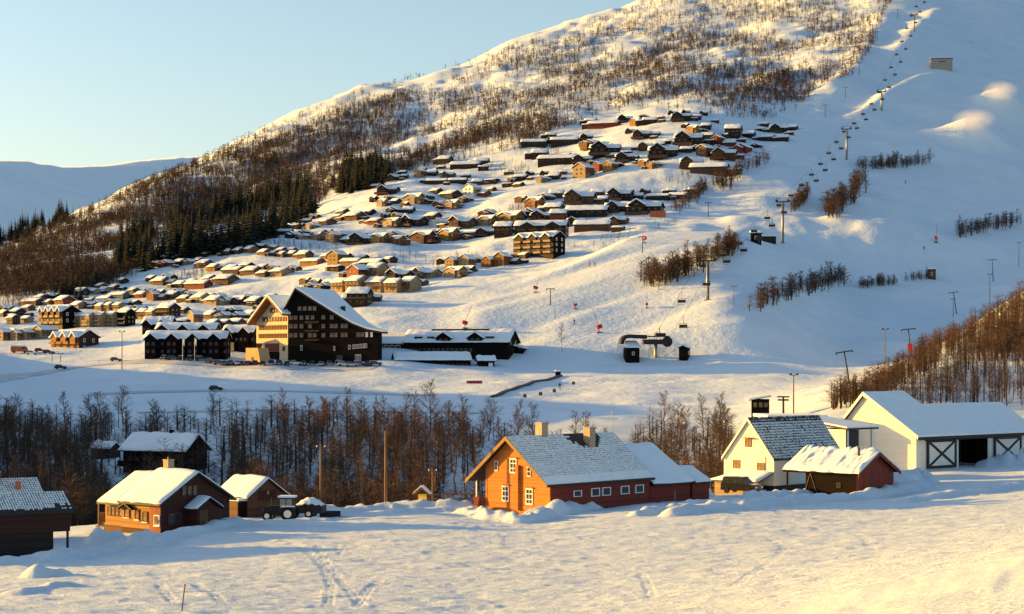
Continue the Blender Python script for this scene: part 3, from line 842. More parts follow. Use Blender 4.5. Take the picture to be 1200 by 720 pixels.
def left_barn():
    th = 30
    L, W = 18.0, 2.6
    loc, t = place(86.7, 600, 144, th, L / 2, -W, -15.1)
    h = empty('hay_barn', loc, t)
    tag(h, 'dark red barn at the left edge, tiled roof dotted with snow, upper floor overhanging', 'barn')
    e, r = 3.15, 4.45
    gable_wall(h, L - 0.5, W - 0.2, e + 0.08, r, 1.55, 'maroon_boards', 'upper_wall')
    boxpart(h, 'lower_wall', 'wood_dark', -L / 2 + 0.4, L / 2 - 1.75, -W + 0.32, W - 0.4, -1.2, 1.55)
    boxpart(h, 'corner_post', 'wood_dark', L / 2 - 0.50, L / 2 - 0.34, -W + 0.28, -W + 0.44, -1.2, 1.55)
    boxpart(h, 'corner_post', 'wood_dark', L / 2 - 0.50, L / 2 - 0.34, W - 0.44, W - 0.28, -1.2, 1.55)
    rf = slab_roof(h, L, W, e, r, 0.16, 'roof_tile')
    S = math.hypot(W, r - e)
    def cover(x, d, rng):
        if d > S - 0.42: return 0 if rng.random() < 0.8 else 0.5
        if x > L / 2 - 1.3 and d > S - 0.75 - 0.3 * rng.random(): return 0
        return rng.uniform(0.78, 0.96)
    tile_snow('snow_layer', rf, L - 0.2, W, e + 0.16, r + 0.17, -1, 0.30, 0.21, 0.06, cover, 0.03, 0.04, seed=12)
    tile_snow('snow_layer', rf, L - 0.2, W, e + 0.16, r + 0.17, 1, 0.32, 0.30, 0.06, lambda x, d, g: 0.9, 0.03, 0.035, seed=13)
    boxpart(h, 'gutter', 'dark_paint', -L / 2, L / 2, -W - 0.1, -W - 0.01, e - 0.12, e + 0.12)
    # house behind it, only the roof shows
    L2, W2 = 13.0, 3.4
    X, Y = (56 - 600) / F * 156, 156
    loc, t = place(57, 584, 156, th, L2 / 2, -W2, -15.1)
    g = empty('farm_cottage', loc, t)
    tag(g, 'low house behind the left barn, only snow-dotted roof and chimneys showing', 'house')
    e2, r2 = 3.0, 4.75
    gable_wall(g, L2 - 0.6, W2 - 0.3, e2 + 0.1, r2, -1, 'red_boards')
    rf = slab_roof(g, L2, W2, e2, r2, 0.16, 'roof_tile')
    tile_snow('snow_layer', rf, L2 - 0.2, W2, e2 + 0.16, r2 + 0.17, -1, 0.30, 0.21, 0.055, lambda x, d, n: n.uniform(0.74, 0.93), 0.03, 0.04, seed=14)
    tile_snow('snow_layer', rf, L2 - 0.2, W2, e2 + 0.16, r2 + 0.17, 1, 0.34, 0.32, 0.06, lambda x, d, n: 0.9, 0.03, 0.035, seed=15)
    x = 2.55
    c = boxpart(g, 'chimney', 'chimney_render', x - 0.4, x + 0.4, -0.9, -0.1, r2 - 0.8, r2 + 0.75)
    boxpart(c, 'chimney_cap', 'concrete', x - 0.46, x + 0.46, -0.96, -0.04, r2 + 0.75, r2 + 0.85)
    boxpart(g, 'roof_vent', 'orange_paint', 4.1, 4.5, -1.9, -1.5, r2 - 1.1, r2 - 0.05)
    for x in (-3, 0, 3): window(g, x, -W2 + 0.3, 1.6, 1.0, 1.1)
left_barn()

def white_house():
    L, W = 14.1, 3.75
    loc, t = place(906.5, 540.4, 205, 45, -L / 2, -W, -14.9)
    h = empty('white_house', loc, t)
    tag(h, 'white house with sunlit cream gable, steep mottled tile roof and snowy porch', 'house')
    e, r = 3.62, 8.35
    gable_wall(h, L - 0.5, W - 0.12, e + 0.1, r, 0.75, 'white_boards', 'wall')
    for p in h.children: pass
    boxpart(h, 'plinth', 'dark_paint', -L / 2 + 0.4, L / 2 - 0.4, -W + 0.22, W - 0.22, -1.2, 0.75)
    rf = slab_roof(h, L, W, e, r, 0.16, 'roof_tile')
    S = math.hypot(W, r - e)
    def cover(x, d, rng):
        if d < 0.5: return 0.0 if rng.random() < 0.55 else 0.5
        return rng.uniform(0.50, 0.92) if rng.random() < 0.96 else 0
    tile_snow('snow_layer', rf, L - 0.2, W, e + 0.16, r + 0.17, -1, 0.36, 0.17, 0.05, cover, 0.03, 0.07, seed=16)
    tile_snow('snow_layer', rf, L - 0.2, W, e + 0.16, r + 0.17, 1, 0.36, 0.30, 0.06, lambda x, d, n: n.uniform(0.5, 0.9), 0.03, 0.05, seed=17)
    for sd in (-1, 1):
        b = MB()
        b.hexa([(-L/2 - 0.05, sd * (W + 0.04), e - 0.15), (-L/2 + 0.01, sd * (W + 0.04), e - 0.15), (-L/2 + 0.01, 0, r - 0.18), (-L/2 - 0.05, 0, r - 0.18)],
               [(-L/2 - 0.05, sd * (W + 0.04), e + 0.19), (-L/2 + 0.01, sd * (W + 0.04), e + 0.19), (-L/2 + 0.01, 0, r + 0.21), (-L/2 - 0.05, 0, r + 0.21)])
        o = b.build('barge_board', 'white_boards', rf); fix_normals(o.data)
    gx = -L / 2 + 0.25
    for y, z, ww, hh in ((0.05, 5.6, 0.9, 1.0), (1.75, 3.05, 1.0, 1.0), (-1.75, 2.9, 1.05, 0.9)):
        wi = window(h, gx, y, z, ww, hh, '-x', 2, 3, 'yellow_boards', 'curtained_glass')
    boxpart(h, 'window_hood', 'wood_orange', gx - 0.6, gx, -0.9, 0.55, 6.15, 6.21)
    MB().tube((gx - 0.04, -2.45, 2.0), (gx - 0.04, -2.45, 4.1), 0.03).build('downpipe', 'cream_boards', h)
    # snow-covered porch roof leaning on the gable
    m = MB(); m.hexa([(gx - 2.6, -3.3, 1.15), (gx, -3.6, 2.15), (gx, 1.4, 2.15), (gx - 2.6, 3.6, 1.15)], [(gx - 2.6, -3.3, 1.27), (gx, -3.6, 2.27), (gx, 1.4, 2.27), (gx - 2.6, 3.6, 1.27)])
    pr = m.build('porch_roof', 'dark_paint', h); fix_normals(pr.data)
    n = 12; xs = np.linspace(0, 1, n + 1); V = []
    for zt in (1, 0):
        for i in xs:
            for j in xs:
                y0 = -3.6 + 0.3 * i; y1 = 1.4 + 2.2 * i
                x = gx - 2.68 * i; y = y0 + (y1 - y0) * j
                ed = min(1, min(i, 1 - i, j, 1 - j) * 6 + 0.35)
                z = 2.274 - 1.0 * i + zt * 0.30 * ed * (1 + 0.3 * float(vnoise(np.array([x]), np.array([y]), 0.8, 61)[0]))
                V.append((x, y, z))
    k = (n + 1) ** 2; Q = []
    for a in range(n):
        for b in range(n):
            q = a * (n + 1) + b; Q += [(q, q + 1, q + n + 2, q + n + 1), (q + k, q + n + 1 + k, q + n + 2 + k, q + 1 + k)]
    for a in range(n):
        for (p, q) in ((a, a + 1), ((a + 1) * (n + 1), a * (n + 1)), (a * (n + 1) + n, (a + 1) * (n + 1) + n), (n * (n + 1) + a + 1, n * (n + 1) + a)):
            Q.append((q, p, p + k, q + k))
    link(bpy.data.objects.new('snow_layer', mesh_np('snow_layer', V, Q, 'snow_roof')), pr)
    boxpart(h, 'porch_wall', 'cream_boards', gx - 2.3, gx - 0.01, -1.0, 3.2, -1.2, 1.15)
    boxpart(h, 'porch_post', 'white_paint', gx - 2.5, gx - 2.38, -3.2, -3.08, -1.2, 1.2)
    boxpart(h, 'steps', 'concrete', gx - 2.2, gx, -2.6, -1.05, -1.2, 0.3)
    return h
white_house()

def small_red_barn():
    L, W = 10.1, 4.1
    loc, t = place(1006, 556.5, 194, -45, L / 2, -W, -14.55)
    h = empty('red_shed', loc, t)
    tag(h, 'open-ended red shed under thick sunlit snow in front of the white house', 'shed')
    e, r = 2.3, 4.55
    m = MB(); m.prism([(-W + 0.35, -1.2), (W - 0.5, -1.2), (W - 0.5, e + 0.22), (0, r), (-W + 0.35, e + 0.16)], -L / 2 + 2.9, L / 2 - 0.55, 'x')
    me = m.data('wall', 'wood_black'); fix_normals(me); me.materials.append(MATS['red_upright'])  # shade of the long side put in as black wood; gable stays red
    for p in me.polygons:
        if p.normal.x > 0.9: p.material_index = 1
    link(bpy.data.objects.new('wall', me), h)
    rf = slab_roof(h, L, W, e, r, 0.18, 'wood_black')
    # lumpy snow with furrows running down the slope
    o = snow_v('snow_layer', rf, L + 0.1, W + 0.02, e + 0.18, r + 0.2, 0.34, seed=18, nx=90, wob=0.15)
    v = np.empty(len(o.data.vertices) * 3, np.float32); o.data.vertices.foreach_get('co', v); v = v.reshape(-1, 3)
    nn = len(v) // 2; top = v[:nn]
    top[:, 2] += 0.07 * vnoise(top[:, 0], top[:, 1] / 3, 0.30, 62) + 0.09 * vnoise(top[:, 0], top[:, 1], 0.30, 63)
    o.data.vertices.foreach_set('co', v.ravel()); o.data.update()
    for sd in (-1, 1):
        b = MB()
        b.hexa([(L/2 - 0.01, sd * (W + 0.04), e - 0.24), (L/2 + 0.06, sd * (W + 0.04), e - 0.24), (L/2 + 0.06, 0, r - 0.26), (L/2 - 0.01, 0, r - 0.26)],
               [(L/2 - 0.01, sd * (W + 0.04), e + 0.14), (L/2 + 0.06, sd * (W + 0.04), e + 0.14), (L/2 + 0.06, 0, r + 0.16), (L/2 - 0.01, 0, r + 0.16)])
        o = b.build('barge_board', 'red_upright', rf); fix_normals(o.data)
    for y in (-W + 0.4, W - 0.5):
        boxpart(h, 'corner_post', 'wood_black', -L / 2 + 0.3, -L / 2 + 0.46, y - 0.08, y + 0.08, -1.2, e + 0.1)
    MB().tube((-L/2 + 2.6, -W + 0.32, -0.4), (-L/2 + 3.6, -W + 0.30, e), 0.05).build('brace', 'pole_wood', h)
    MB().tube((-L/2 + 4.6, -W + 0.32, -0.4), (-L/2 + 3.6, -W + 0.28, e), 0.05).build('brace', 'pole_wood', h)
    window(h, L / 2 - 2.8, -W + 0.35, 1.1, 0.55, 0.55, '-y', 2, 2, 'wood_brown')
    MB().tube((L/2 - 1.9, -1.2, r - 0.8), (L/2 - 1.9, -1.2, r + 0.65), 0.13).build('stove_pipe', 'dark_paint', h)
    return h
small_red_barn()

def white_barn():
    th = 40.7; gz = -13.9
    loc, t = place(1073, 511.7, 232, th, 0, 0, gz)     # root at the near corner of the eave
    h = empty('white_barn', loc, t)
    tag(h, 'long white barn with black cross-braced doors and an open bay at right', 'barn')
    # local axes: x along the door front, y away from it
    e, rH, rL = 4.25, 9.65, 7.95
    a, b = 0.5, 8.6                                   # tall part
    prof = [(0.3, -1.2), (13.4, -1.2), (13.4, 4.4), (8.57, rH - 0.05), (0.3, e + 0.15)]
    m = MB(); m.prism(prof, a, b, 'x')
    me = m.data('wall', 'white_boards'); fix_normals(me); link(bpy.data.objects.new('wall', me), h)
    m = MB(); m.prism([(5.0, -1.2), (13.0, -1.2), (13.0, 4.0), (5.8, rL - 0.05), (5.0, rL - 0.6)], b + 0.005, 27.0, 'x')
    me = m.data('rear_wall', 'white_boards'); fix_normals(me); link(bpy.data.objects.new('rear_wall', me), h)
    # tall roof
    def roof_part(name, pts, x0, x1, mat, t):
        p = [(y, z) for y, z in pts] + [(y, z + t) for y, z in reversed(pts)]
        mm = MB(); mm.prism(p, x0, x1, 'x'); d = mm.data(name, mat); fix_normals(d); return d
    rf = link(bpy.data.objects.new('tall_roof', roof_part('tall_roof', [(-0.35, e - 0.18), (8.57, rH), (14.0, 3.9)], 0, 9.0, 'dark_paint', 0.16)), h)
    link(bpy.data.objects.new('snow_layer', roof_part('snow_layer', [(-0.36, e - 0.016), (8.57, rH + 0.165), (14.0, 4.07)], -0.02, 9.0, 'snow_roof', 0.22)), rf)
    r2 = link(bpy.data.objects.new('low_roof', roof_part('low_roof', [(-0.35, e - 0.19), (5.8, rL - 0.01), (13.4, 3.6)], 9.01, 27.6, 'dark_paint', 0.16)), h)
    link(bpy.data.objects.new('snow_layer', roof_part('snow_layer', [(-0.36, e - 0.026), (5.8, rL + 0.155), (13.4, 3.77)], 9.01, 27.62, 'snow_roof', 0.22)), r2)
    boxpart(h, 'fascia', 'dark_paint', 0, 27.6, -0.42, -0.36, e - 0.42, e - 0.10)
    for pts in (((0, -0.4, e - 0.3), (0, 8.57, rH - 0.15)),):
        bb = MB(); (x, y0, z0), (_, y1, z1) = pts
        bb.hexa([(-0.06, y0, z0), (0.0, y0, z0), (0.0, y1, z1), (-0.06, y1, z1)], [(-0.06, y0, z0 + 0.45), (0.0, y0, z0 + 0.45), (0.0, y1, z1 + 0.45), (-0.06, y1, z1 + 0.45)])
        o = bb.build('barge_board', 'white_boards', rf); fix_normals(o.data)
    bb = MB(); bb.hexa([(-0.06, 8.57, rH - 0.15), (0, 8.57, rH - 0.15), (0, 14.0, 3.75), (-0.06, 14.0, 3.75)], [(-0.06, 8.57, rH + 0.3), (0, 8.57, rH + 0.3), (0, 14.0, 4.2), (-0.06, 14.0, 4.2)])
    o = bb.build('barge_board', 'white_boards', rf); fix_normals(o.data)
    # front: panels and doors
    boxpart(h, 'front_panel', 'white_boards', b + 0.01, 9.75, 0.3, 0.42, -1.2, e - 0.05)
    boxpart(h, 'front_panel', 'white_boards', 16.5, 17.6, 0.3, 0.42, -1.2, e - 0.05)
    boxpart(h, 'front_panel', 'white_boards', 24.1, 27.0, 0.3, 0.42, -1.2, e - 0.05)
    boxpart(h, 'lintel', 'dark_paint', 2.4, 24.3, 0.16, 0.29, e - 0.62, e - 0.14)
    boxpart(h, 'bay_floor', 'concrete', 9.75, 16.5, 0.45, 4.9, -1.0, 0.05)
    for x0, x1 in ((2.63, 9.03), (17.6, 24.1)):
        d = boxpart(h, 'door', 'white_boards', x0 + 0.3, x1 - 0.3, 0.12, 0.18, 0.35, e - 0.75)
        z0, z1 = 0.0, e - 0.62
        boxpart(d, 'door_frame', 'dark_paint', x0, x0 + 0.42, 0.06, 0.22, z0, z1)
        boxpart(d, 'door_frame', 'dark_paint', x1 - 0.42, x1, 0.06, 0.22, z0, z1)
        boxpart(d, 'door_frame', 'dark_paint', x0 + 0.42, x1 - 0.42, 0.06, 0.22, z0, z0 + 0.36)
        boxpart(d, 'door_frame', 'dark_paint', x0 + 0.42, x1 - 0.42, 0.06, 0.22, z1 - 0.2, z1 - 0.01)
        for k, (za, zb_) in enumerate(((z0 + 0.3, z1 - 0.15), (z1 - 0.15, z0 + 0.3))):
            mm = MB(); w = 0.2; y0, y1 = (0.08, 0.115) if k == 0 else (0.045, 0.078)
            mm.hexa([(x0 + 0.4, y0, za - w), (x1 - 0.4, y0, zb_ - w), (x1 - 0.4, y1, zb_ - w), (x0 + 0.4, y1, za - w)], [(x0 + 0.4, y0, za + w), (x1 - 0.4, y0, zb_ + w), (x1 - 0.4, y1, zb_ + w), (x0 + 0.4, y1, za + w)])
            o = mm.build('cross_brace', 'dark_paint', d); fix_normals(o.data)
    if True:
        boxpart(h, 'back_partition', 'wood_black', 9.75, 16.5, 4.85, 4.95, 0, e + 2.5)
        boxpart(h, 'side_partition', 'wood_black', 9.60, 9.72, 0.45, 4.8, -1, e + 0.2)
        boxpart(h, 'side_partition', 'wood_black', 16.52, 16.6, 0.45, 4.8, -1, e + 0.2)
    # things standing in the dark bay
    X, Y = (1139 - 600) / F * 240, 240
    return h
white_barn()

def connector():
    # low link between the white house and the barn
    loc, t = place(992.6, 501.5, 221, 43, 0, 0, -14.4)
    h = empty('link_building', loc, t)
    tag(h, 'low white link building with a dark open front between house and barn', 'building')
    boxpart(h, 'wall', 'white_boards', 0.25, 0.4, 0.35, 8.5, -1, 6.1)
    m = MB(); m.add([(0.25, 0.35, -1), (0.25, 9, -1), (0.25, 9, 7.1), (0.25, 0.35, 6.05)], [(0, 1, 2, 3)])
    rf = MB(); rf.hexa([(0, 0, 6.05), (6.6, 0, 6.05), (6.6, 9.2, 7.2), (0, 9.2, 7.2)], [(0, 0, 6.28), (6.6, 0, 6.28), (6.6, 9.2, 7.43), (0, 9.2, 7.43)])
    r_ = rf.build('roof', 'dark_paint', h)
    sn = MB(); sn.hexa([(0.02, 0.0, 6.284), (6.6, 0.0, 6.284), (6.6, 9.2, 7.434), (0.02, 9.2, 7.434)], [(0.05, 0.04, 6.46), (6.58, 0.04, 6.46), (6.58, 9.16, 7.61), (0.05, 9.16, 7.61)])
    sn.build('snow_layer', 'snow_roof', r_)
    boxpart(h, 'back_wall', 'wood_black', 0.4, 6.4, 3.4, 3.5, -1, 6.2)
    boxpart(h, 'front_post', 'white_paint', 0.42, 0.75, 0.3, 0.55, -1, 6.04)
    boxpart(h, 'front_post', 'white_paint', 5.6, 5.95, 0.3, 0.55, -1, 6.04)
    boxpart(h, 'corner_board', 'dark_paint', 0.18, 0.40, 0.26, 0.34, -1, 6.04)
    boxpart(h, 'lower_front', 'white_boards', 0.4, 6.4, 0.40, 0.5, -1, 3.2)
    d = boxpart(h, 'sliding_door', 'dark_paint', 0.76, 3.2, 0.56, 0.62, 3.2, 6.0)
connector()

def shade_shed():  # added to throw shade on the barn gable; only its roof edge shows
    Y = 242.0; x = (905 - 600) / F * Y
    h = empty('shade_shed', (x, Y, -14.3), math.radians(4)); tag(h, 'low shed added behind the white house to shade the barn gable, snowy roof edge showing', 'shed')
    boxpart(h, 'wall', 'white_boards', -1.4, 6.4, -4, 5, -1.5, 6.7)
    r = boxpart(h, 'roof', 'dark_paint', -1.6, 6.6, -4.3, 5.3, 6.7, 6.9); boxpart(r, 'snow_layer', 'snow_roof', -1.55, 6.55, -4.25, 5.25, 6.904, 7.3)
    boxpart(h, 'door', 'dark_paint', -1, 1.4, -4.06, -4.0, 0, 2.6)
shade_shed()

# dark house down by the river
def dark_house():
    L, W = 14.5, 4.2
    x, y, z = at(200, 549, 330)
    h = empty('river_house', (x - 1.0, y, z - 0.4), math.radians(-22))
    tag(h, 'dark timber house with wide snowy roof among the bare trees by the river', 'house')
    e, r = 3.6, 6.5
    gable_wall(h, L - 1.2, W - 0.5, e + 0.2, r, -3, 'wood_black')
    rf = slab_roof(h, L, W + 0.3, e, r, 0.18)
    snow_v('snow_layer', rf, L, W + 0.28, e + 0.18, r + 0.2, 0.35, seed=20)
    boxpart(h, 'balcony', 'wood_black', -L / 2 + 0.5, L / 2 - 1, -W - 1.2, -W + 0.5, 0.9, 1.1)
    boxpart(h, 'balcony_rail', 'wood_black', -L / 2 + 0.5, L / 2 - 1, -W - 1.2, -W - 1.1, 1.1, 2.0)
    for x in (-6.3, -3, 0.5, 4, 6): boxpart(h, 'balcony_post', 'wood_dark', x, x + 0.15, -W - 1.2, -W - 1.05, -3, e - 0.1)
    for x in (-5.2, -3.8, -1.5, 1.2, 3.5): window(h, x, -W + 0.5, 2.1, 1.0, 1.2, '-y', 1, 1, 'wood_dark', 'glass')
    boxpart(h, 'chimney', 'wood_black', 1.0, 1.7, -0.3, 0.4, r - 0.3, r + 1.0)
    x, y, z = at(124, 533, 350)
    s = empty('river_shed', (x, y, z - 0.3), math.radians(-25))
    tag(s, 'tiny dark shed under snow on the river bank left of the dark house', 'shed')
    gable_wall(s, 4.6, 1.6, 1.5, 2.5, -1.5, 'maroon_boards')
    rf = slab_roof(s, 5.0, 1.9, 1.45, 2.55, 0.12); snow_v('snow_layer', rf, 5.0, 1.9, 1.57, 2.69, 0.4, seed=21)
    boxpart(s, 'door', 'wood_dark', 0.5, 1.3, -1.64, -1.6, -0.2, 1.3)
dark_house()

# ------------------------------------------------------------------ the resort: hotel, lodge, apartment rows
def hotel():
    Yc = 640.0; Xc = (337.4 - 600) / F * Yc
    h = empty('hotel', (Xc, Yc, 0.0), 0)
    tag(h, 'large hotel with sweeping snowy roof, black front and sunlit cream side facade', 'hotel')
    r = Vector((0.952, -0.306, 0)); q = Vector((0.306, 0.952, 0))       # along the front, away from it
    def P(x, y, z): v = r * x + q * y; return (v.x, v.y, z)
    out = [(-1.6, 17.5), (3.5, 25.9), (9.0, 22.6), (16.6, 18.2), (21.5, 15.4), (25.5, 13.2), (31, 11.2), (37.2, 10.1)]
    def depth(x): return 33 - 30 * max(0, min(1, (x - 3.5) / 33.7))
    # front wall and body
    def zroof(x): return float(np.interp(x, [a for a, b in out], [b for a, b in out]))
    xs = [0, 3.5, 9, 16.6, 21.5, 25.5, 31, 34.4]
    m = MB()
    F0 = [P(x, 0, -3) for x in xs] + [P(x, 0, zroof(x) - 0.15) for x in xs]
    B0 = [P(x, depth(x) - 1.2, -3) for x in xs] + [P(x, depth(x) - 1.2, zroof(x) - 0.15) for x in xs]
    n = len(xs); V = F0 + B0; fs = []
    for i in range(n - 1):
        fs += [(i, i + 1, n + i + 1, n + i), (2*n + i + 1, 2*n + i, 3*n + i, 3*n + i + 1), (n + i, n + i + 1, 3*n + i + 1, 3*n + i)]
    fs += [(n - 1, 2*n + n - 1, 3*n + n - 1, 2*n - 1), (2*n, 0, n, 3*n)]
    m.add(V, fs); o = m.build('front_block_wall', 'wood_black', h); fix_normals(o.data)
    # roof: dark slab and snow blanket, ruled between the front and back outlines
    def ruled(name, z0, z1, mat, par, front, inset):
        m = MB(); k = len(out); V = []
        for zz in (z0, z1):
            V += [P(x, -front, z + zz) for x, z in out] + [P(x, depth(x), z + zz) for x, z in out]
        fs = []
        for i in range(k - 1):
            fs += [(i, i + 1, k + i + 1, k + i), (2*k + i, 3*k + i, 3*k + i + 1, 2*k + i + 1), (i, 2*k + i, 2*k + i + 1, i + 1), (k + i, k + i + 1, 3*k + i + 1, 3*k + i)]
        fs += [(0, k, 3*k, 2*k), (k - 1, 2*k + k - 1, 3*k + k - 1, k + k - 1)]
        m.add(V, fs); o = m.build(name, mat, par); fix_normals(o.data); return o
    rf = ruled('front_block_roof', 0, 0.6, 'wood_dark', h, 1.6, 0)
    ruled('snow_layer', 0.61, 1.2, 'snow_roof', rf, 1.55, 0)
    vx = P(17.5, 9, 17.9); MB().box(vx[0] - 0.8, vx[0] + 0.8, vx[1] - 0.8, vx[1] + 0.8, 16.5, 20.2).build('roof_vent', 'dark_paint', h)
    # windows of the black front
    fr = empty('front_frame_tmp'); bpy.data.objects.remove(fr)
    th = math.atan2(r.y, r.x)
    def fwin(x, z, w, hh, glass='curtained_glass', frame='wood_brown', name='window'):
        key = ('hot', frame, glass)
        if key not in _WF:
            mm = frame_mesh(2, 1, 0.07, 0.06); nn = len(mm.f); mm.box(-0.45, 0.45, -0.02, 0.02, -0.45, 0.45)
            me = mm.data('window', frame); me.materials.append(MATS[glass]); me.polygons.foreach_set('material_index', [0] * nn + [1] * 6); _WF[key] = me
        o = bpy.data.objects.new(name, _WF[key]); link(o, h); o.location = P(x, -0.04, z); o.rotation_euler = (0, 0, th); o.scale = (w, 2.0, hh)
        return o
    rows = [(19.2, [4.6, 6.6, 8.6, 10.4]), (16.0, [1.2, 3.0, 5.3, 7.6, 9.6, 13.8, 17.0]), (12.9, [1.2, 3.0, 5.3, 8.6, 13.8, 17.0, 18.6, 21.2, 22.4]), (9.7, [1.2, 3.0, 5.3, 8.6, 10.4, 13.8, 17.0, 18.6, 21.2, 22.4])]
    for z, xs_ in rows:
        for i, x in enumerate(xs_): fwin(x, z, 1.5, 1.6)
    for x in (27.2, 28.8): fwin(x, 9.8, 1.5, 1.7)
    for x in (30.4, 32.2): fwin(x, 9.8, 0.9, 1.7, 'white_paint', 'white_paint')
    for x in (23.8, 25.4, 26.6, 27.8, 29.0, 30.0): fwin(x, 5.4 + 0.25 * (x - 23.8) / 3, 0.9, 1.5, 'glass', 'white_paint')
    fwin(5.3, 5.2, 0.8, 1.8, 'glass', 'white_paint'); fwin(18, 5.0, 0.6, 1.6, 'glass', 'white_paint')
    for x in (26.5, 27.7): fwin(x, 1.6, 1.0, 2.4, 'glass', 'white_paint')
    for z in (14.4, 11.3, 8.1):           # balcony strips
        a, b = P(6.8, -0.5, z), P(12.2, -0.5, z)
        mm = MB(); mm.hexa([P(6.8, -0.55, z - 0.45), P(12.2, -0.55, z - 0.45), P(12.2, -0.02, z - 0.45), P(6.8, -0.02, z - 0.45)], [P(6.8, -0.55, z + 0.25), P(12.2, -0.55, z + 0.25), P(12.2, -0.02, z + 0.25), P(6.8, -0.02, z + 0.25)])
        mm.build('balcony', 'wood_dark', h)
    boxpart(h, 'entrance', 'glass', *([P(19, -0.3, 0)[0], P(19, -0.3, 0)[0] + 2.2, P(19, -0.3, 0)[1] - 0.6, P(19, -0.3, 0)[1], -0.5, 2.6]))
    # sunlit wing: facade turned to the left, gabled
    s = Vector((0.70, -0.714, 0)); g = Vector((0.714, 0.70, 0)); D = 18.8
    def Wg(a, b, z): v = -s * a + g * b; return (v.x, v.y, z)        # a = metres left of the corner, b = metres behind the facade
    ap, zl, zr_, za = 8.0, 13.6, 17.0, 22.9
    poly = [(0, -2), (D, -2), (D, 14.6), (ap, za - 0.2), (0, 16.4)]
    m = MB(); k = len(poly)
    V = [Wg(a, 0.02, z) for a, z in poly] + [Wg(a, 15, z) for a, z in poly]
    m.add(V, [tuple(range(k)), tuple(range(2*k - 1, k - 1, -1))] + [(i, (i + 1) % k, (i + 1) % k + k, i + k) for i in range(k)])
    o = m.build('wing_wall', 'cream_render', h); fix_normals(o.data)
    def wroof(name, t0, t1, mat, par, f, shrink=0.0):
        L_ = [(D + 1.2, 13.6), (ap, za + 0.3), (-1.0, 16.6)]
        m = MB(); V = []
        for zz in (t0, t1):
            V += [Wg(a, -f, z + zz) for a, z in L_] + [Wg(a, 17, z + zz) for a, z in L_]
        fs = []
        for i in (0, 1):
            fs += [(i, i+1, 3+i+1, 3+i), (6+i, 9+i, 9+i+1, 6+i+1), (i, 6+i, 6+i+1, i+1), (3+i, 3+i+1, 9+i+1, 9+i)]
        fs += [(0, 3, 9, 6), (2, 8, 11, 5)]
        m.add(V, fs); o = m.build(name, mat, par); fix_normals(o.data); return o
    wr = wroof('wing_roof', 0, 0.7, 'wood_orange', h, 3.4)
    wroof('snow_layer', 0.71, 1.25, 'snow_roof', wr, 3.3)
    tw = math.atan2(s.y, s.x)
    def swin(a, z, w, hh, frame, glass):
        key = ('hot', frame, glass)
        if key not in _WF:
            mm = frame_mesh(2, 1, 0.07, 0.06); nn = len(mm.f); mm.box(-0.45, 0.45, -0.02, 0.02, -0.45, 0.45)
            me = mm.data('window', frame); me.materials.append(MATS[glass]); me.polygons.foreach_set('material_index', [0] * nn + [1] * 6); _WF[key] = me
        o = bpy.data.objects.new('window', _WF[key]); link(o, h); o.location = Wg(a, -0.03, z); o.rotation_euler = (0, 0, tw); o.scale = (w, 2.0, hh)
    def strip(name, a0, a1, z0, z1, mat, d=0.06):
        mm = MB(); mm.hexa([Wg(a1, -d, z0), Wg(a0, -d, z0), Wg(a0, 0.01, z0), Wg(a1, 0.01, z0)], [Wg(a1, -d, z1), Wg(a0, -d, z1), Wg(a0, 0.01, z1), Wg(a1, 0.01, z1)])
        return mm.build(name, mat, h)
    for z, a0, a1, nw in ((18.8, 5.0, 10.6, 4), (15.6, 0.5, 15.4, 9), (12.6, 0.4, 17.4, 10), (9.6, 0.4, 17.6, 10)):
        strip('window_band', a0, a1, z - 0.85, z + 0.85, 'red_boards', 0.03)
        for i in range(nw):
            a = a0 + (i + 0.5) * (a1 - a0) / nw
            swin(a, z, (a1 - a0) / nw * 0.55, 1.5, 'wood_brown', 'curtained_glass')
    strip('timber_panel', 5.2, 13.6, 4.0, 6.9, 'red_boards', 0.10)
    strip('recess_shade', 5.0, 12.5, -1.0, 3.9, 'wood_black', 0.05)  # flat black strips paint the shade of open recesses
    strip('recess_shade', 15.6, 18.7, 2.2, 7.0, 'wood_black', 0.05)
    swin(2.4, 5.0, 1.4, 1.6, 'wood_brown', 'glass')
    return h
hotel()

def wedge():
    x, y, z = at(302, 424, 628)
    o = MB(); o.prism([(-3.4, -1.5), (4.2, -1.5), (2.6, 4.8), (-3.4, 4.8)], -2.5, 2.5, 'y')
    p = o.build('entrance_structure', 'wood_tan'); fix_normals(p.data); p.location = (x, y, z); p.rotation_euler = (0, 0, math.radians(-38))
    tag(p, 'tan timber-clad wedge in front of the hotel wing, in full sun', 'building')
    a = MB().box(-0.6, 0.6, -2.56, -2.5, -1.4, 1.6).build('doorway', 'dark_paint', p)
wedge()

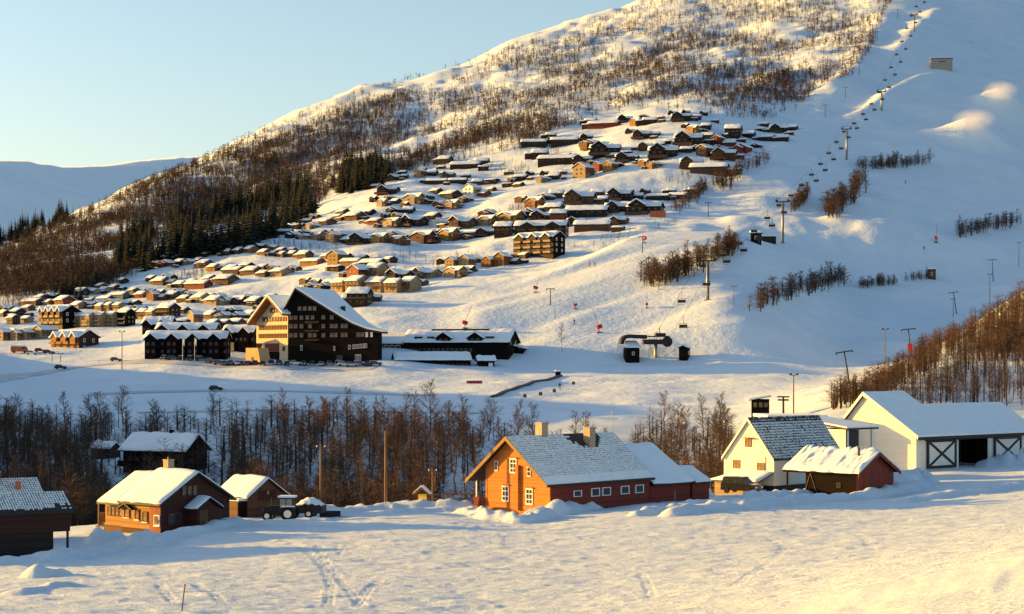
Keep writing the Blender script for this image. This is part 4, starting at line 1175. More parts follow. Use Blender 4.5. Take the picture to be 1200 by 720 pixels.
# long dark row buildings with a small gable over each unit
def row_building(name, label, px0, px1, base_py, Y, eave, ridge, units, theta, mat='wood_black', depth=9.0, first=True):
    pxc = (px0 + px1) / 2
    x, y, z = at(pxc, base_py, Y)
    t = math.radians(theta)
    L = (px1 - px0) / F * Y / (math.cos(t) + 0.18)
    h = empty(name, (x, y + depth * 0.3, z - 0.3), t); tag(h, label, 'building')
    W = depth / 2
    gable_wall(h, L - 1.0, W - 0.5, eave + 0.2, ridge, -4, mat)
    rf = slab_roof(h, L, W + 0.2, eave, ridge, 0.2, 'wood_black')
    snow_v('snow_layer', rf, L, W + 0.18, eave + 0.2, ridge + 0.23, 0.45, seed=len(COL.objects) % 50, nx=20)
    n = max(2, units)
    for i in range(n):
        cx = -L / 2 + (i + 0.42) * L / n; w = L / n * 0.26
        m = MB(); m.prism([(cx - w, -4), (cx + w, -4), (cx + w, eave + 0.1), (cx, eave + 1.7), (cx - w, eave + 0.1)], -W - 1.6, -W + 0.45, 'y')
        o = m.build('bay_wall', mat, h); fix_normals(o.data)
        m = MB(); w2 = w + 0.5
        m.prism([(cx - w2, eave - 0.3), (cx, eave + 1.75), (cx + w2, eave - 0.3), (cx + w2, eave - 0.1), (cx, eave + 2.0), (cx - w2, eave - 0.1)], -W - 2.1, -0.6, 'y')
        b = m.build('bay_roof', 'wood_black', h); fix_normals(b.data)
        m = MB(); m.prism([(cx - w2, eave - 0.09), (cx, eave + 2.01), (cx + w2, eave - 0.09), (cx + w2, eave + 0.3), (cx, eave + 2.45), (cx - w2, eave + 0.3)], -W - 2.05, -0.7, 'y')
        o = m.build('snow_layer', 'snow_roof', b); fix_normals(o.data)
        for zz in ((1.2, 3.9) if eave > 4 else (1.5,)):
            for dx in (-0.3, 0.32): far_window(h, cx + dx * w * 1.6, -W - 1.6, zz, w * 0.55, 1.2, '-y', 'wood_brown')
            far_window(h, cx + L / n * 0.5, -W + 0.5, zz, 1.1, 1.3, '-y', 'wood_brown')
        if eave > 4:
            boxpart(h, 'balcony', 'wood_black', cx + w + 0.1, min(L / 2 - 0.6, cx + L / n - w - 0.1), -W - 1.3, -W + 0.49, 2.6, 2.75)
            boxpart(h, 'balcony_rail', 'wood_black', cx + w + 0.1, min(L / 2 - 0.6, cx + L / n - w - 0.1), -W - 1.3, -W - 1.2, 2.75, 3.6)
    for zz in (1.3, 4.0): far_window(h, L / 2 - 0.5, 0.3, zz, 1.3, 1.4, '+x', 'wood_brown')
    return h
row_building('apartment_row', 'long black two-storey apartment row with four gabled bays facing the car park', 160, 277, 415, 648, 5.6, 8.2, 4, -4)
row_building('apartment_row', 'black apartment row with snowy gables, second row back from the car park', 176, 262, 397, 690, 3.6, 6.0, 3, -4)
row_building('apartment_row', 'black apartment row half hidden by the hotel wing, snowy twin roofs', 258, 304, 402, 672, 4.0, 6.6, 2, -8)
row_building('apartment_row', 'dark gabled building above the black apartment rows, left of the carport', 164, 207, 390, 720, 3.4, 6.4, 1, -6)

def lodge():
    Y = 655.0
    x, y, z = at(540, 424, Y)
    t = math.radians(-14)
    h = empty('ski_lodge', (x, y + 6, z - 0.5), t); tag(h, 'long dark ski lodge with dormers and snowy roof beside the hotel', 'lodge')
    L, W, e, r = 41.0, 8.5, 7.2, 11.8
    gable_wall(h, L - 1.2, W - 0.6, e + 0.2, r, -5, 'wood_black')
    rf = slab_roof(h, L, W + 0.3, e, r, 0.25, 'wood_black')
    snow_v('snow_layer', rf, L, W + 0.28, e + 0.25, r + 0.29, 0.5, seed=33, nx=40)
    boxpart(h, 'left_wing', 'wood_black', -L / 2 - 9.5, -L / 2 - 0.0 + 0.55, -W + 0.4, 5, -5, 3.4)
    wr = MB(); wr.prism([(-W - 0.4, 6.9), (0.5, 10.9), (7, 7), (7, 7.2), (0.5, 11.1), (-W - 0.4, 7.1)], -L / 2 - 10, -L / 2 - 0.05, 'x')
    w_ = wr.build('wing_roof', 'wood_black', h); fix_normals(w_.data)
    wr = MB(); wr.prism([(-W - 0.38, 7.11), (0.5, 11.12), (7, 7.21), (7, 7.6), (0.5, 11.6), (-W - 0.38, 7.55)], -L / 2 - 10, -L / 2 - 0.06, 'x')
    w2 = wr.build('snow_layer', 'snow_roof', w_); fix_normals(w2.data)
    for k in range(5):
        boxpart(h, 'wing_post', 'wood_black', -L / 2 - 9.6 + k * 2.3, -L / 2 - 9.3 + k * 2.3, -W + 0.35, -W + 0.6, 3.4, 7)
    for k in range(4):
        far_window(h, -L / 2 - 8.3 + k * 2.3, -W + 0.75, 5.2, 1.9, 2.9, '-y', 'white_paint')
    boxpart(h, 'wing_back', 'wood_black', -L / 2 - 9.5, -L / 2 + 0.55, -W + 0.8, 5, 3.4, 7.0)
    # dormers
    for cx, w in ((-4.5, 2.6), (7.5, 2.6)):
        m = MB(); m.prism([(cx - w, e), (cx + w, e), (cx + w, e + 1.9), (cx, e + 3.6), (cx - w, e + 1.9)], -W + 0.2, 0, 'y')
        o = m.build('dormer_wall', 'wood_black', h); fix_normals(o.data)
        m = MB(); w2 = w + 0.6; m.prism([(cx - w2, e + 1.6), (cx, e + 3.7), (cx + w2, e + 1.6), (cx + w2, e + 1.85), (cx, e + 3.95), (cx - w2, e + 1.85)], -W - 0.5, -0.2, 'y')
        o = m.build('dormer_roof', 'wood_black', h); fix_normals(o.data)
        m = MB(); m.prism([(cx - w2, e + 1.86), (cx, e + 3.96), (cx + w2, e + 1.86), (cx + w2, e + 2.3), (cx, e + 4.45), (cx - w2, e + 2.3)], -W - 0.45, -0.25, 'y')
        s_ = m.build('snow_layer', 'snow_roof', o); fix_normals(s_.data)
        for dx in (-1.0, 1.0): far_window(h, cx + dx, -W + 0.2, e + 1.2, 1.3, 1.4, '-y', 'wood_dark')
    for cx in (-14.5, -9.7, 12.6):
        o = boxpart(h, 'dormer', 'wood_black', cx - 1.4, cx + 1.4, -W + 1.6, -2, e + 0.8, e + 2.5)
        boxpart(o, 'snow_layer', 'snow_roof', cx - 1.6, cx + 1.6, -W + 1.4, -2.1, e + 2.505, e + 2.9)
        far_window(h, cx, -W + 1.6, e + 1.8, 2.0, 1.1, '-y', 'wood_dark')
    for k in range(14): far_window(h, -17 + k * 1.75, -W + 0.6, 4.6, 1.2, 1.6, '-y', 'wood_brown')
    for k in range(10): far_window(h, -17 + k * 3.2, -W + 0.6, 1.6, 1.4, 1.6, '-y', 'wood_dark')
    for yy, zz in ((-4.5, 7.4), (3.0, 7.4), (-0.8, 4.6), (2.6, 4.2)): far_window(h, L / 2 - 0.6, yy, zz, 1.4, 1.8, '+x', 'wood_brown')
    o = boxpart(h, 'side_annex', 'wood_black', L / 2 - 0.6, L / 2 + 3.0, 0, 6.5, -5, 5.3)
    m = MB(); m.hexa([(L/2 - 0.7, -0.6, 6.4), (L/2 + 3.6, -0.6, 5.3), (L/2 + 3.6, 7, 5.3), (L/2 - 0.7, 7, 6.4)], [(L/2 - 0.7, -0.6, 7.0), (L/2 + 3.6, -0.6, 5.9), (L/2 + 3.6, 7, 5.9), (L/2 - 0.7, 7, 7.0)])
    m.build('side_annex_snow', 'snow_roof', h)
    boxpart(h, 'roof_walkway', 'dark_paint', -11, 11, -1.2, -0.9, r + 0.1, r + 0.75)
    # low building in front
    x, y, z = at(505, 434, 634)
    g = empty('ski_rental', (x, y + 4, z - 0.4), math.radians(12)); tag(g, 'low black building with long snowy roof in front of the ski lodge', 'building')
    L, W, e, r = 28.0, 4.2, 3.7, 6.3
    gable_wall(g, L - 1, W - 0.4, e + 0.2, r, -4, 'wood_black')
    rf = slab_roof(g, L, W + 0.3, e, r, 0.2, 'wood_black'); snow_v('snow_layer', rf, L, W + 0.28, e + 0.2, r + 0.23, 0.5, seed=34, nx=30)
    for k in range(16): far_window(g, -12 + k * 1.6, -W + 0.4, 2.1 if k % 3 else 1.7, 1.0, 1.2 if k % 3 else 1.8, '-y', 'wood_brown')
    boxpart(g, 'sign_board', 'white_paint', 6.5, 10.2, -W + 0.2, -W + 0.36, 0.2, 1.1)
    boxpart(g, 'door', 'wood_dark', 11.6, 12.6, -W + 0.3, -W + 0.38, -0.4, 1.8)
    x, y, z = at(569, 432, 636)
    k_ = empty('ticket_hut', (x, y + 2.5, z - 0.4), math.radians(10)); tag(k_, 'small black hut with lit window at the right end of the low building', 'hut')
    gable_wall(k_, 5.6, 2.4, 3.0, 4.3, -3, 'wood_black')
    rf = slab_roof(k_, 7.0, 3.0, 2.9, 4.4, 0.2, 'wood_black'); snow_v('snow_layer', rf, 7.0, 3.0, 3.1, 4.63, 0.5, seed=35)
    far_window(k_, 1.4, -2.4, 1.6, 1.5, 1.5, '-y', 'white_paint', 'white_paint')
lodge()

def apartments(name, label, px0, px1, base_py, Y, storeys, theta, side_mat, front_mat, nbal, ngab, balc='yellow_boards', deep=10.0):
    """block with lit balcony side facing left and a dark gable side facing right"""
    t = math.radians(theta)
    span = (px1 - px0) / F * Y
    L = span / (math.cos(t) + 0.55 * abs(math.sin(t))); W = deep / 2
    x, y, z = at((px0 + px1) / 2, base_py, Y)
    h = empty(name, (x, y + 3.5, z - 0.3), t); tag(h, label, 'apartment block')
    e = storeys * 2.75; r = e + W * 0.5
    o = gable_wall(h, L, W, e, r, -5, front_mat); o.data.materials.append(MATS[side_mat])
    for p in o.data.polygons:
        if p.normal.x > 0.9: p.material_index = 1
    rf = slab_roof(h, L + 1.2, W + 0.7, e - 0.35, r, 0.22, 'wood_black')
    snow_v('snow_layer', rf, L + 1.2, W + 0.68, e - 0.13, r + 0.25, 0.45, seed=len(COL.objects) % 40, nx=14)
    for i in range(ngab):
        cx = -L / 2 + (i + 0.5) * L / ngab; w = L / ngab * 0.27
        m = MB(); m.prism([(cx - w, e - 2), (cx + w, e - 2), (cx + w, e), (cx, e + 1.8), (cx - w, e)], -W - 0.9, -1, 'y')
        g_ = m.build('bay_wall', front_mat, h); fix_normals(g_.data)
        m = MB(); w2 = w + 0.4; m.prism([(cx - w2, e - 0.2), (cx, e + 1.9), (cx + w2, e - 0.2), (cx + w2, e + 0.35), (cx, e + 2.5), (cx - w2, e + 0.35)], -W - 1.3, -1, 'y')
        s_ = m.build('bay_snow', 'snow_roof', h); fix_normals(s_.data)
    for s in range(storeys):
        for i in range(nbal):
            cx = -L / 2 + (i + 0.5) * L / nbal; w = L / nbal * 0.36; z0 = s * 2.75
            b = boxpart(h, 'balcony', balc, cx - w, cx + w, -W - 1.4, -W - 0.005, z0 + 0.05, z0 + 0.2)
            boxpart(b, 'balcony_rail', balc, cx - w, cx + w, -W - 1.4, -W - 1.3, z0 + 0.2, z0 + 1.05)
            far_window(h, cx, -W, z0 + 1.5, w * 1.2, 1.7, '-y', 'wood_dark')
        for yy in (-W * 0.45, W * 0.45): far_window(h, L / 2, yy, s * 2.75 + 1.5, 1.1, 1.4, '+x', 'white_paint')
    return h
apartments('apartment_block', 'large dark apartment block with rows of sunlit balconies on the slope edge', 599, 665, 297, 895, 3, -38, 'wood_black', 'wood_dark', 4, 3, 'cream_boards')
apartments('apartment_block', 'red apartment block with sunlit orange balconies near the road at left', 57, 113, 411, 700, 2, -36, 'maroon_boards', 'wood_orange', 4, 3, 'wood_orange')
apartments('apartment_block', 'apartment block with small cream balconies and bluish roof above the red block', 44, 91, 379, 790, 2, -36, 'wood_black', 'wood_brown', 4, 4, 'cream_boards')
apartments('apartment_block', 'long brown apartment building behind the large dark block', 602, 668, 276, 955, 2, -12, 'wood_dark', 'wood_dark', 4, 2, 'wood_brown')

# ------------------------------------------------------------------ cabins on the hillside
PROTOS = []
def cabin_proto(kind):
    h = empty('cabin_' + kind)
    nx = 0
    def win(x, y, z, w, hh, f): far_window(h, x, y, z, w * 0.9, hh * 0.9, f, 'wood_tan' if f == '+x' else 'wood_brown')
    if kind == 'g':      # plain gabled cabin
        L, W, e, r = 10.0, 4.2, 2.7, 5.9
        gable_wall(h, L - 0.9, W - 0.35, e + 0.18, r, -5, 'wood_dark')
        rf = slab_roof(h, L, W + 0.8, e - 0.35, r, 0.2, 'wood_black'); snow_v('snow_layer', rf, L, W + 0.8, e - 0.15, r + 0.23, 0.65, nx=8)
        for x in (-2.8, 0.2, 2.9): win(x, -W + 0.35, 1.6, 1.1, 1.2, '-y')
        win(L / 2 - 0.45, -1.3, 1.6, 1.1, 1.2, '+x'); win(L / 2 - 0.45, 1.3, 1.6, 0.9, 1.2, '+x'); win(-L / 2 + 0.45, 0, 1.7, 1.3, 1.3, '-x')
        boxpart(h, 'door', 'wood_brown', 1.2, 2.1, -W + 0.27, -W + 0.345, 0, 2.0)
        boxpart(h, 'chimney', 'chimney_render', -1.2, -0.5, 0.4, 1.1, r - 0.6, r + 1.1)
        gable_wall(h, 4.4, 2.6, 2.2, 3.9, -5, 'wood_dark', 'wall_annex', -L / 2 - 1.7, 0.6)
        ar = slab_roof(h, 4.6, 3.1, 2.1, 4.0, 0.2, 'wood_black', 'annex_roof', -L / 2 - 2.0, 0.6); snow_v('snow_layer', ar, 4.6, 3.1, 2.3, 4.23, 0.5, nx=6, x0=-L / 2 - 2.0, yc=0.6)
    elif kind == 'x':    # cabin with a raised cross wing
        L, W, e, r = 13.0, 4.0, 2.7, 5.6
        gable_wall(h, L - 0.9, W - 0.35, e + 0.18, r, -5, 'wood_dark')
        rf = slab_roof(h, L, W + 0.25, e, r, 0.2, 'wood_black'); snow_v('snow_layer', rf, L, W + 0.25, e + 0.2, r + 0.23, 0.5, nx=8)
        cx, w, we, wr = -2.2, 2.8, 3.8, 6.6
        m = MB(); m.prism([(cx - w, -5), (cx + w, -5), (cx + w, we), (cx, wr), (cx - w, we)], -W - 1.4, W - 0.8, 'y'); o = m.build('wall_wing', 'wood_dark', h); fix_normals(o.data)
        w2 = w + 0.6
        m = MB(); m.prism([(cx - w2, we - 0.4), (cx, wr + 0.02), (cx + w2, we - 0.4), (cx + w2, we - 0.2), (cx, wr + 0.25), (cx - w2, we - 0.2)], -W - 2.1, W - 0.2, 'y'); b = m.build('wing_roof', 'wood_black', h); fix_normals(b.data)
        m = MB(); m.prism([(cx - w2, we - 0.19), (cx, wr + 0.26), (cx + w2, we - 0.19), (cx + w2, we + 0.3), (cx, wr + 0.8), (cx - w2, we + 0.3)], -W - 2.1, W - 0.25, 'y'); o = m.build('snow_layer', 'snow_roof', b); fix_normals(o.data)
        for x in (cx - 1.2, cx + 1.2): win(x, -W - 1.4, 1.5, 1.3, 1.5, '-y')
        win(cx, -W - 1.4, 4.2, 1.6, 1.0, '-y')
        for x in (2.0, 4.4): win(x, -W + 0.35, 1.6, 1.2, 1.2, '-y')
        win(L / 2 - 0.45, 0, 1.7, 1.5, 1.3, '+x'); win(-L / 2 + 0.45, 0, 1.7, 1.5, 1.3, '-x')
        boxpart(h, 'terrace', 'wood_brown', cx - 4, cx + 4.5, -W - 3.6, -W - 1.41, -2.0, -0.1)
        boxpart(h, 'chimney', 'chimney_render', 2.2, 2.9, 0.3, 1.0, r - 0.5, r + 1.1)
    elif kind == 't':    # two storeys with balcony
        L, W, e, r = 9.5, 4.3, 4.9, 7.8
        gable_wall(h, L - 0.9, W - 0.35, e + 0.18, r, -5, 'wood_dark')
        rf = slab_roof(h, L, W + 0.25, e, r, 0.2, 'wood_black'); snow_v('snow_layer', rf, L, W + 0.25, e + 0.2, r + 0.23, 0.5, nx=8)
        for z in (1.5, 4.0):
            for x in (-2.6, 0.2, 2.8): win(x, -W + 0.35, z, 1.1, 1.2, '-y')
            for y in (-1.4, 1.4): win(L / 2 - 0.45, y, z, 1.1, 1.2, '+x'); win(-L / 2 + 0.45, y, z, 1.1, 1.2, '-x')
        b = boxpart(h, 'balcony', 'wood_brown', -L / 2 + 0.6, L / 2 - 0.6, -W - 0.9, -W + 0.345, 2.55, 2.7)
        boxpart(b, 'balcony_rail', 'wood_brown', -L / 2 + 0.6, L / 2 - 0.6, -W - 0.9, -W - 0.82, 2.7, 3.5)
        boxpart(h, 'door', 'wood_brown', 1.2, 2.1, -W + 0.27, -W + 0.345, 0, 2.0)
        boxpart(h, 'chimney', 'chimney_render', -1.2, -0.5, 0.4, 1.1, r - 0.6, r + 1.1)
    elif kind == 'l':    # long low cabin
        L, W, e, r = 18.0, 4.4, 2.6, 5.7
        gable_wall(h, L - 1.2, W - 0.35, e + 0.18, r, -5, 'wood_dark')
        rf = slab_roof(h, L, W + 0.25, e, r, 0.2, 'wood_black'); snow_v('snow_layer', rf, L, W + 0.25, e + 0.2, r + 0.23, 0.5, nx=12)
        for x in (-6.6, -3.6, -0.6, 2.8, 6.0): win(x, -W + 0.35, 1.6, 1.1, 1.2, '-y')
        win(L / 2 - 0.6, -1.2, 1.6, 1.1, 1.2, '+x'); win(L / 2 - 0.6, 1.2, 1.6, 1.1, 1.2, '+x'); win(-L / 2 + 0.6, 0, 1.6, 1.3, 1.3, '-x')
        boxpart(h, 'door', 'wood_brown', 0.7, 1.6, -W + 0.27, -W + 0.345, 0, 2.0)
        boxpart(h, 'chimney', 'chimney_render', -3.2, -2.5, 0.4, 1.1, r - 0.6, r + 1.1)
    elif kind == 's':    # low shed or carport
        L, W, e, r = 8.0, 3.0, 2.2, 3.2
        m = MB(); m.box(-L / 2 + 0.3, L / 2 - 0.3, -W + 0.6, W - 0.3, -4, e + 0.1); m.build('wall', 'wood_dark', h)
        rf = slab_roof(h, L, W + 0.25, e, r, 0.2, 'wood_black'); snow_v('snow_layer', rf, L, W + 0.25, e + 0.2, r + 0.23, 0.5, nx=8)
        for x in (-L / 2 + 0.2, L / 2 - 0.35): boxpart(h, 'post', 'wood_brown', x, x + 0.2, -W, -W + 0.2, -4, e)
        boxpart(h, 'door', 'wood_brown', -1.2, 1.2, -W + 0.52, -W + 0.595, -0.2, 1.9)
    elif kind == 'u':    # tall unit of a stepped terrace
        L, W, e, r = 9.0, 3.0, 7.0, 9.2
        gable_wall(h, L - 0.8, W - 0.1, e + 0.1, r, -5, 'wood_dark')
        rf = slab_roof(h, L, W + 0.2, e, r, 0.2, 'wood_black'); snow_v('snow_layer', rf, L, W + 0.2, e + 0.2, r + 0.23, 0.5, nx=8)
        for z in (1.5, 4.1):
            for x in (-2.4, 2.4): win(x, -W + 0.1, z, 1.3, 1.4, '-y')
            for y in (-1.2, 1.2): win(L / 2 - 0.4, y, z + 0.2, 1.0, 1.3, '+x')
            b = boxpart(h, 'balcony', 'cream_boards', -1.4, 3.9, -W - 1.3, -W + 0.095, z - 1.3, z - 1.15)
            boxpart(b, 'balcony_rail', 'cream_boards', -1.4, 3.9, -W - 1.3, -W - 1.22, z - 1.15, z - 0.3)
        boxpart(h, 'door', 'wood_brown', -0.4, 0.5, -W + 0.02, -W + 0.095, 0, 2.0)
    PROTOS.append(h); snapshot(h)
    return h
CAB = {k: cabin_proto(k) for k in 'gxtlsu'}
CABL = {'g': (12.5, 7.8), 'x': (13.0, 8.5), 't': (9.5, 8.4), 'l': (18.0, 7.8), 's': (8.0, 6.0), 'u': (9.0, 6.0)}
KINDN = {'g': 'cabin', 'x': 'cross-gabled cabin', 't': 'two-storey chalet', 'l': 'long low cabin', 's': 'low shed', 'u': 'tall terrace house'}
ANG = {'A': -36, 'B': 50, 'C': -14}
ORD = ['first', 'second', 'third', 'fourth', 'fifth', 'sixth', 'seventh', 'eighth', 'ninth', 'tenth', 'eleventh', 'twelfth', 'thirteenth', 'fourteenth', 'fifteenth', 'sixteenth', 'seventeenth', 'eighteenth']
CABINS = {   # row phrase: (px, base py, apparent width in px, kind, orientation, colour) from left to right
 'in the row along the left forest edge': '38,358,26,l,A,b 57,358,13,g,A,y 75,357,24,g,A,r 95,346,20,g,A,y 110,345,14,g,A,c 122,343,14,g,A,c 134,340,14,g,A,d',
 'in the cluster at the left picture edge': '4,371,13,g,A,d 20,370,20,g,A,c 15,380,13,t,A,d 31,378,15,g,A,c 92,362,20,g,A,c',
 'of the stepped white terrace above the road': '90,384,17,u,A,c 103,383.5,17,u,A,c 117,383,17,u,A,c 131,382.5,17,u,A,c 147,382,20,u,A,k',
 'in the row behind the stepped terrace': '118,366,14,t,A,c 128,365,14,t,A,c 139,365,14,t,A,c 150,366,15,g,A,d',
 'in the row right of the stepped terrace': '157,374,16,t,A,c 168,374,16,t,A,c 179,374,16,t,A,c 197,373,24,t,A,d',
 'in the chain beside the red block': '4,399,18,t,B,c 20,399,15,t,B,c 31,398,15,t,B,c 49,397,20,t,B,c',
 'in the middle row left of the hotel': '123,354,22,l,A,m 139,350,24,l,A,g 166,349,17,g,A,r 179,352,13,t,B,o 190,352,12,g,A,r 203,350,20,g,A,c 217,354,18,g,A,d 236,354,24,g,A,c 252,357,24,g,A,c 266,357,18,g,B,c 281,357,20,x,B,d 300,358,24,g,A,d',
 'in the lower row left of the hotel': '212,382,18,s,C,d 228,378,18,t,B,c 248,374,22,g,A,b 264,374,16,g,B,c 281,374,18,g,B,c 294,372,18,g,A,d',
 'of the three brown roofs beside the hotel': '251,387,15,t,A,b 264,387,15,t,A,b 278,387,18,t,A,b',
 'in the row below the big spruce stand': '184,312,12,g,B,y 196,312,15,g,B,r 211,311,17,g,A,d 222,310,10,g,B,y 233,308,13,g,A,d 240,313,20,g,A,b 251,317,18,g,A,o 262,316,13,g,A,d 272,320,22,g,A,c',
 'in the second row below the spruces': '189,334,22,g,A,b 201,334,14,g,A,c 212,337,18,g,A,y 232,338,30,l,A,r 265,332,28,g,A,c',
 'in the row under the sunlit bushes': '268,298,15,g,A,b 280,297,16,g,A,c 293,296,18,g,A,o 310,299,16,g,A,y 321,300,14,g,A,b 331,301,14,g,A,b 343,301,16,g,A,b 357,303,22,g,A,b 366,311,26,l,A,o',
 'in the short row above the hotel wing': '274,321,26,l,A,d 296,322,23,g,A,b 309,324,16,g,A,b 329,323,26,g,A,c',
 'in the top row beside the spruces': '330,265,22,g,A,b 347,268,20,l,C,d 368,268,14,g,B,c 383,264,22,g,A,c',
 'in the row above the sunlit bushes': '317,275,13,g,A,d 333,275,20,l,C,d 345,279,16,g,B,c 358,280,12,g,B,c 374,281,22,x,B,c 390,284,17,t,B,c 408,285,18,g,A,d 425,286,30,x,C,d 446,284,26,x,B,y 468,286,24,x,B,o',
 'in the short row under the snow bank': '416,258,26,g,A,b 428,258,10,s,A,d 441,263,22,g,A,r 462,265,26,x,B,c',
 'in the group around the black shed': '395,309,22,t,B,y 412,311,26,l,A,o 393,318,22,s,A,d 437,313,30,l,A,k',
 'in the second row above the hotel': '420,329,26,t,B,r 441,327,26,t,A,c 469,328,30,x,A,d 501,326,34,x,A,c 536,324,32,x,B,c',
 'in the sunlit row above the hotel': '400,342,24,t,A,c 419,342,26,t,A,c 443,343,27,t,A,c 462,343,22,t,A,c 481,342,24,t,A,c',
 'right behind the hotel roof': '367,339,15,g,B,d 382,339,16,g,B,d 421,359,28,t,C,d',
 'in the middle row of the slope': '487,264,30,x,A,d 517,265,22,g,B,w 543,266,32,x,A,b 572,263,24,x,B,c',
 'in the row below the middle row': '497,283,30,x,B,b 528,280,28,x,B,y 549,278,28,l,A,o 571,276,24,x,C,d 591,277,22,t,C,d',
 'in the lowest row beside the piste': '530,314,17,t,B,c 547,314,20,t,B,c 573,313,16,t,B,o 589,311,20,t,B,o 604,310,16,g,A,d',
 'in the top group below the spruces': '445,214,8,s,C,d 462,211,14,x,C,d 474,209,10,g,C,d 492,208,14,t,B,c 507,206,16,g,C,d',
 'in the second group below the spruces': '455,227,24,x,C,d 513,216,26,l,C,d 537,215,20,l,C,d 449,241,16,x,B,c 464,239,14,g,A,d 486,238,26,x,B,c 515,243,16,x,B,r 528,232,28,g,A,d 531,244,22,x,B,c 463,250,16,g,B,c 479,250,18,g,C,d',
 'on the bank above the central bushes': '546,198,34,l,C,d 560,217,16,g,C,b 577,215,18,s,A,d 553,230,20,t,B,w 568,230,15,g,A,r 595,219,12,s,C,d 611,211,18,g,C,d 609,219,12,g,A,d 628,242,26,x,B,o',
 'in the row right of the bushes': '600,261,36,x,B,y 636,258,28,x,C,d 655,261,20,t,C,r',
 'in the left group of high cabins': '626,171,28,l,C,d 662,169,32,l,C,d 695,172,22,g,B,b 710,181,36,x,C,d 655,192,46,l,C,d 684,191,24,x,C,d 702,200,14,t,B,r 715,200,15,t,B,y 684,208,24,t,B,c 650,210,16,g,C,d 638,213,14,g,B,c',
 'in the topmost row under the trees': '708,150,34,l,C,r 746,146,16,x,B,o 762,145,20,g,C,d 799,141,24,x,C,d 816,140,16,g,C,d',
 'of the central high cabins': '753,162,22,x,C,d 769,160,13,g,C,d 813,155,18,x,B,y 828,151,15,g,C,d 808,169,34,x,C,d 758,175,20,x,C,b 773,173,16,g,C,d 778,184,34,x,C,d 734,189,26,x,C,d 755,194,15,x,B,o 769,196,18,g,B,y',
 'in the right group of high cabins': '860,162,22,t,C,d 878,161,18,g,C,d 913,155,22,x,C,d 929,153,16,g,C,d 899,165,22,g,C,d 918,165,16,g,C,d 842,169,14,t,B,r 855,172,20,g,C,r 872,178,22,g,B,r 827,183,20,t,B,b 849,186,30,x,C,b 832,203,46,l,C,b',
 'in the dark row above long roofs': '680,238,36,x,C,b 707,237,16,g,C,d 727,234,30,x,C,d 749,233,14,g,C,d 772,234,28,l,C,d 796,233,24,l,C,b',
 'in the long-roofed row near the piste': '689,254,50,l,C,d 695,270,40,l,C,b 757,250,40,x,C,d',
}
random.seed(5)
ncab = 0
PARTN = {'wall', 'wall_wing'}
USED = [(float(t.split(',')[0]), float(t.split(',')[1])) for v in CABINS.values() for t in v.split()]
def free(px, py, dx=9.0, dy=4.5): return all(abs(px - a) > dx or abs(py - b) > dy for a, b in USED)
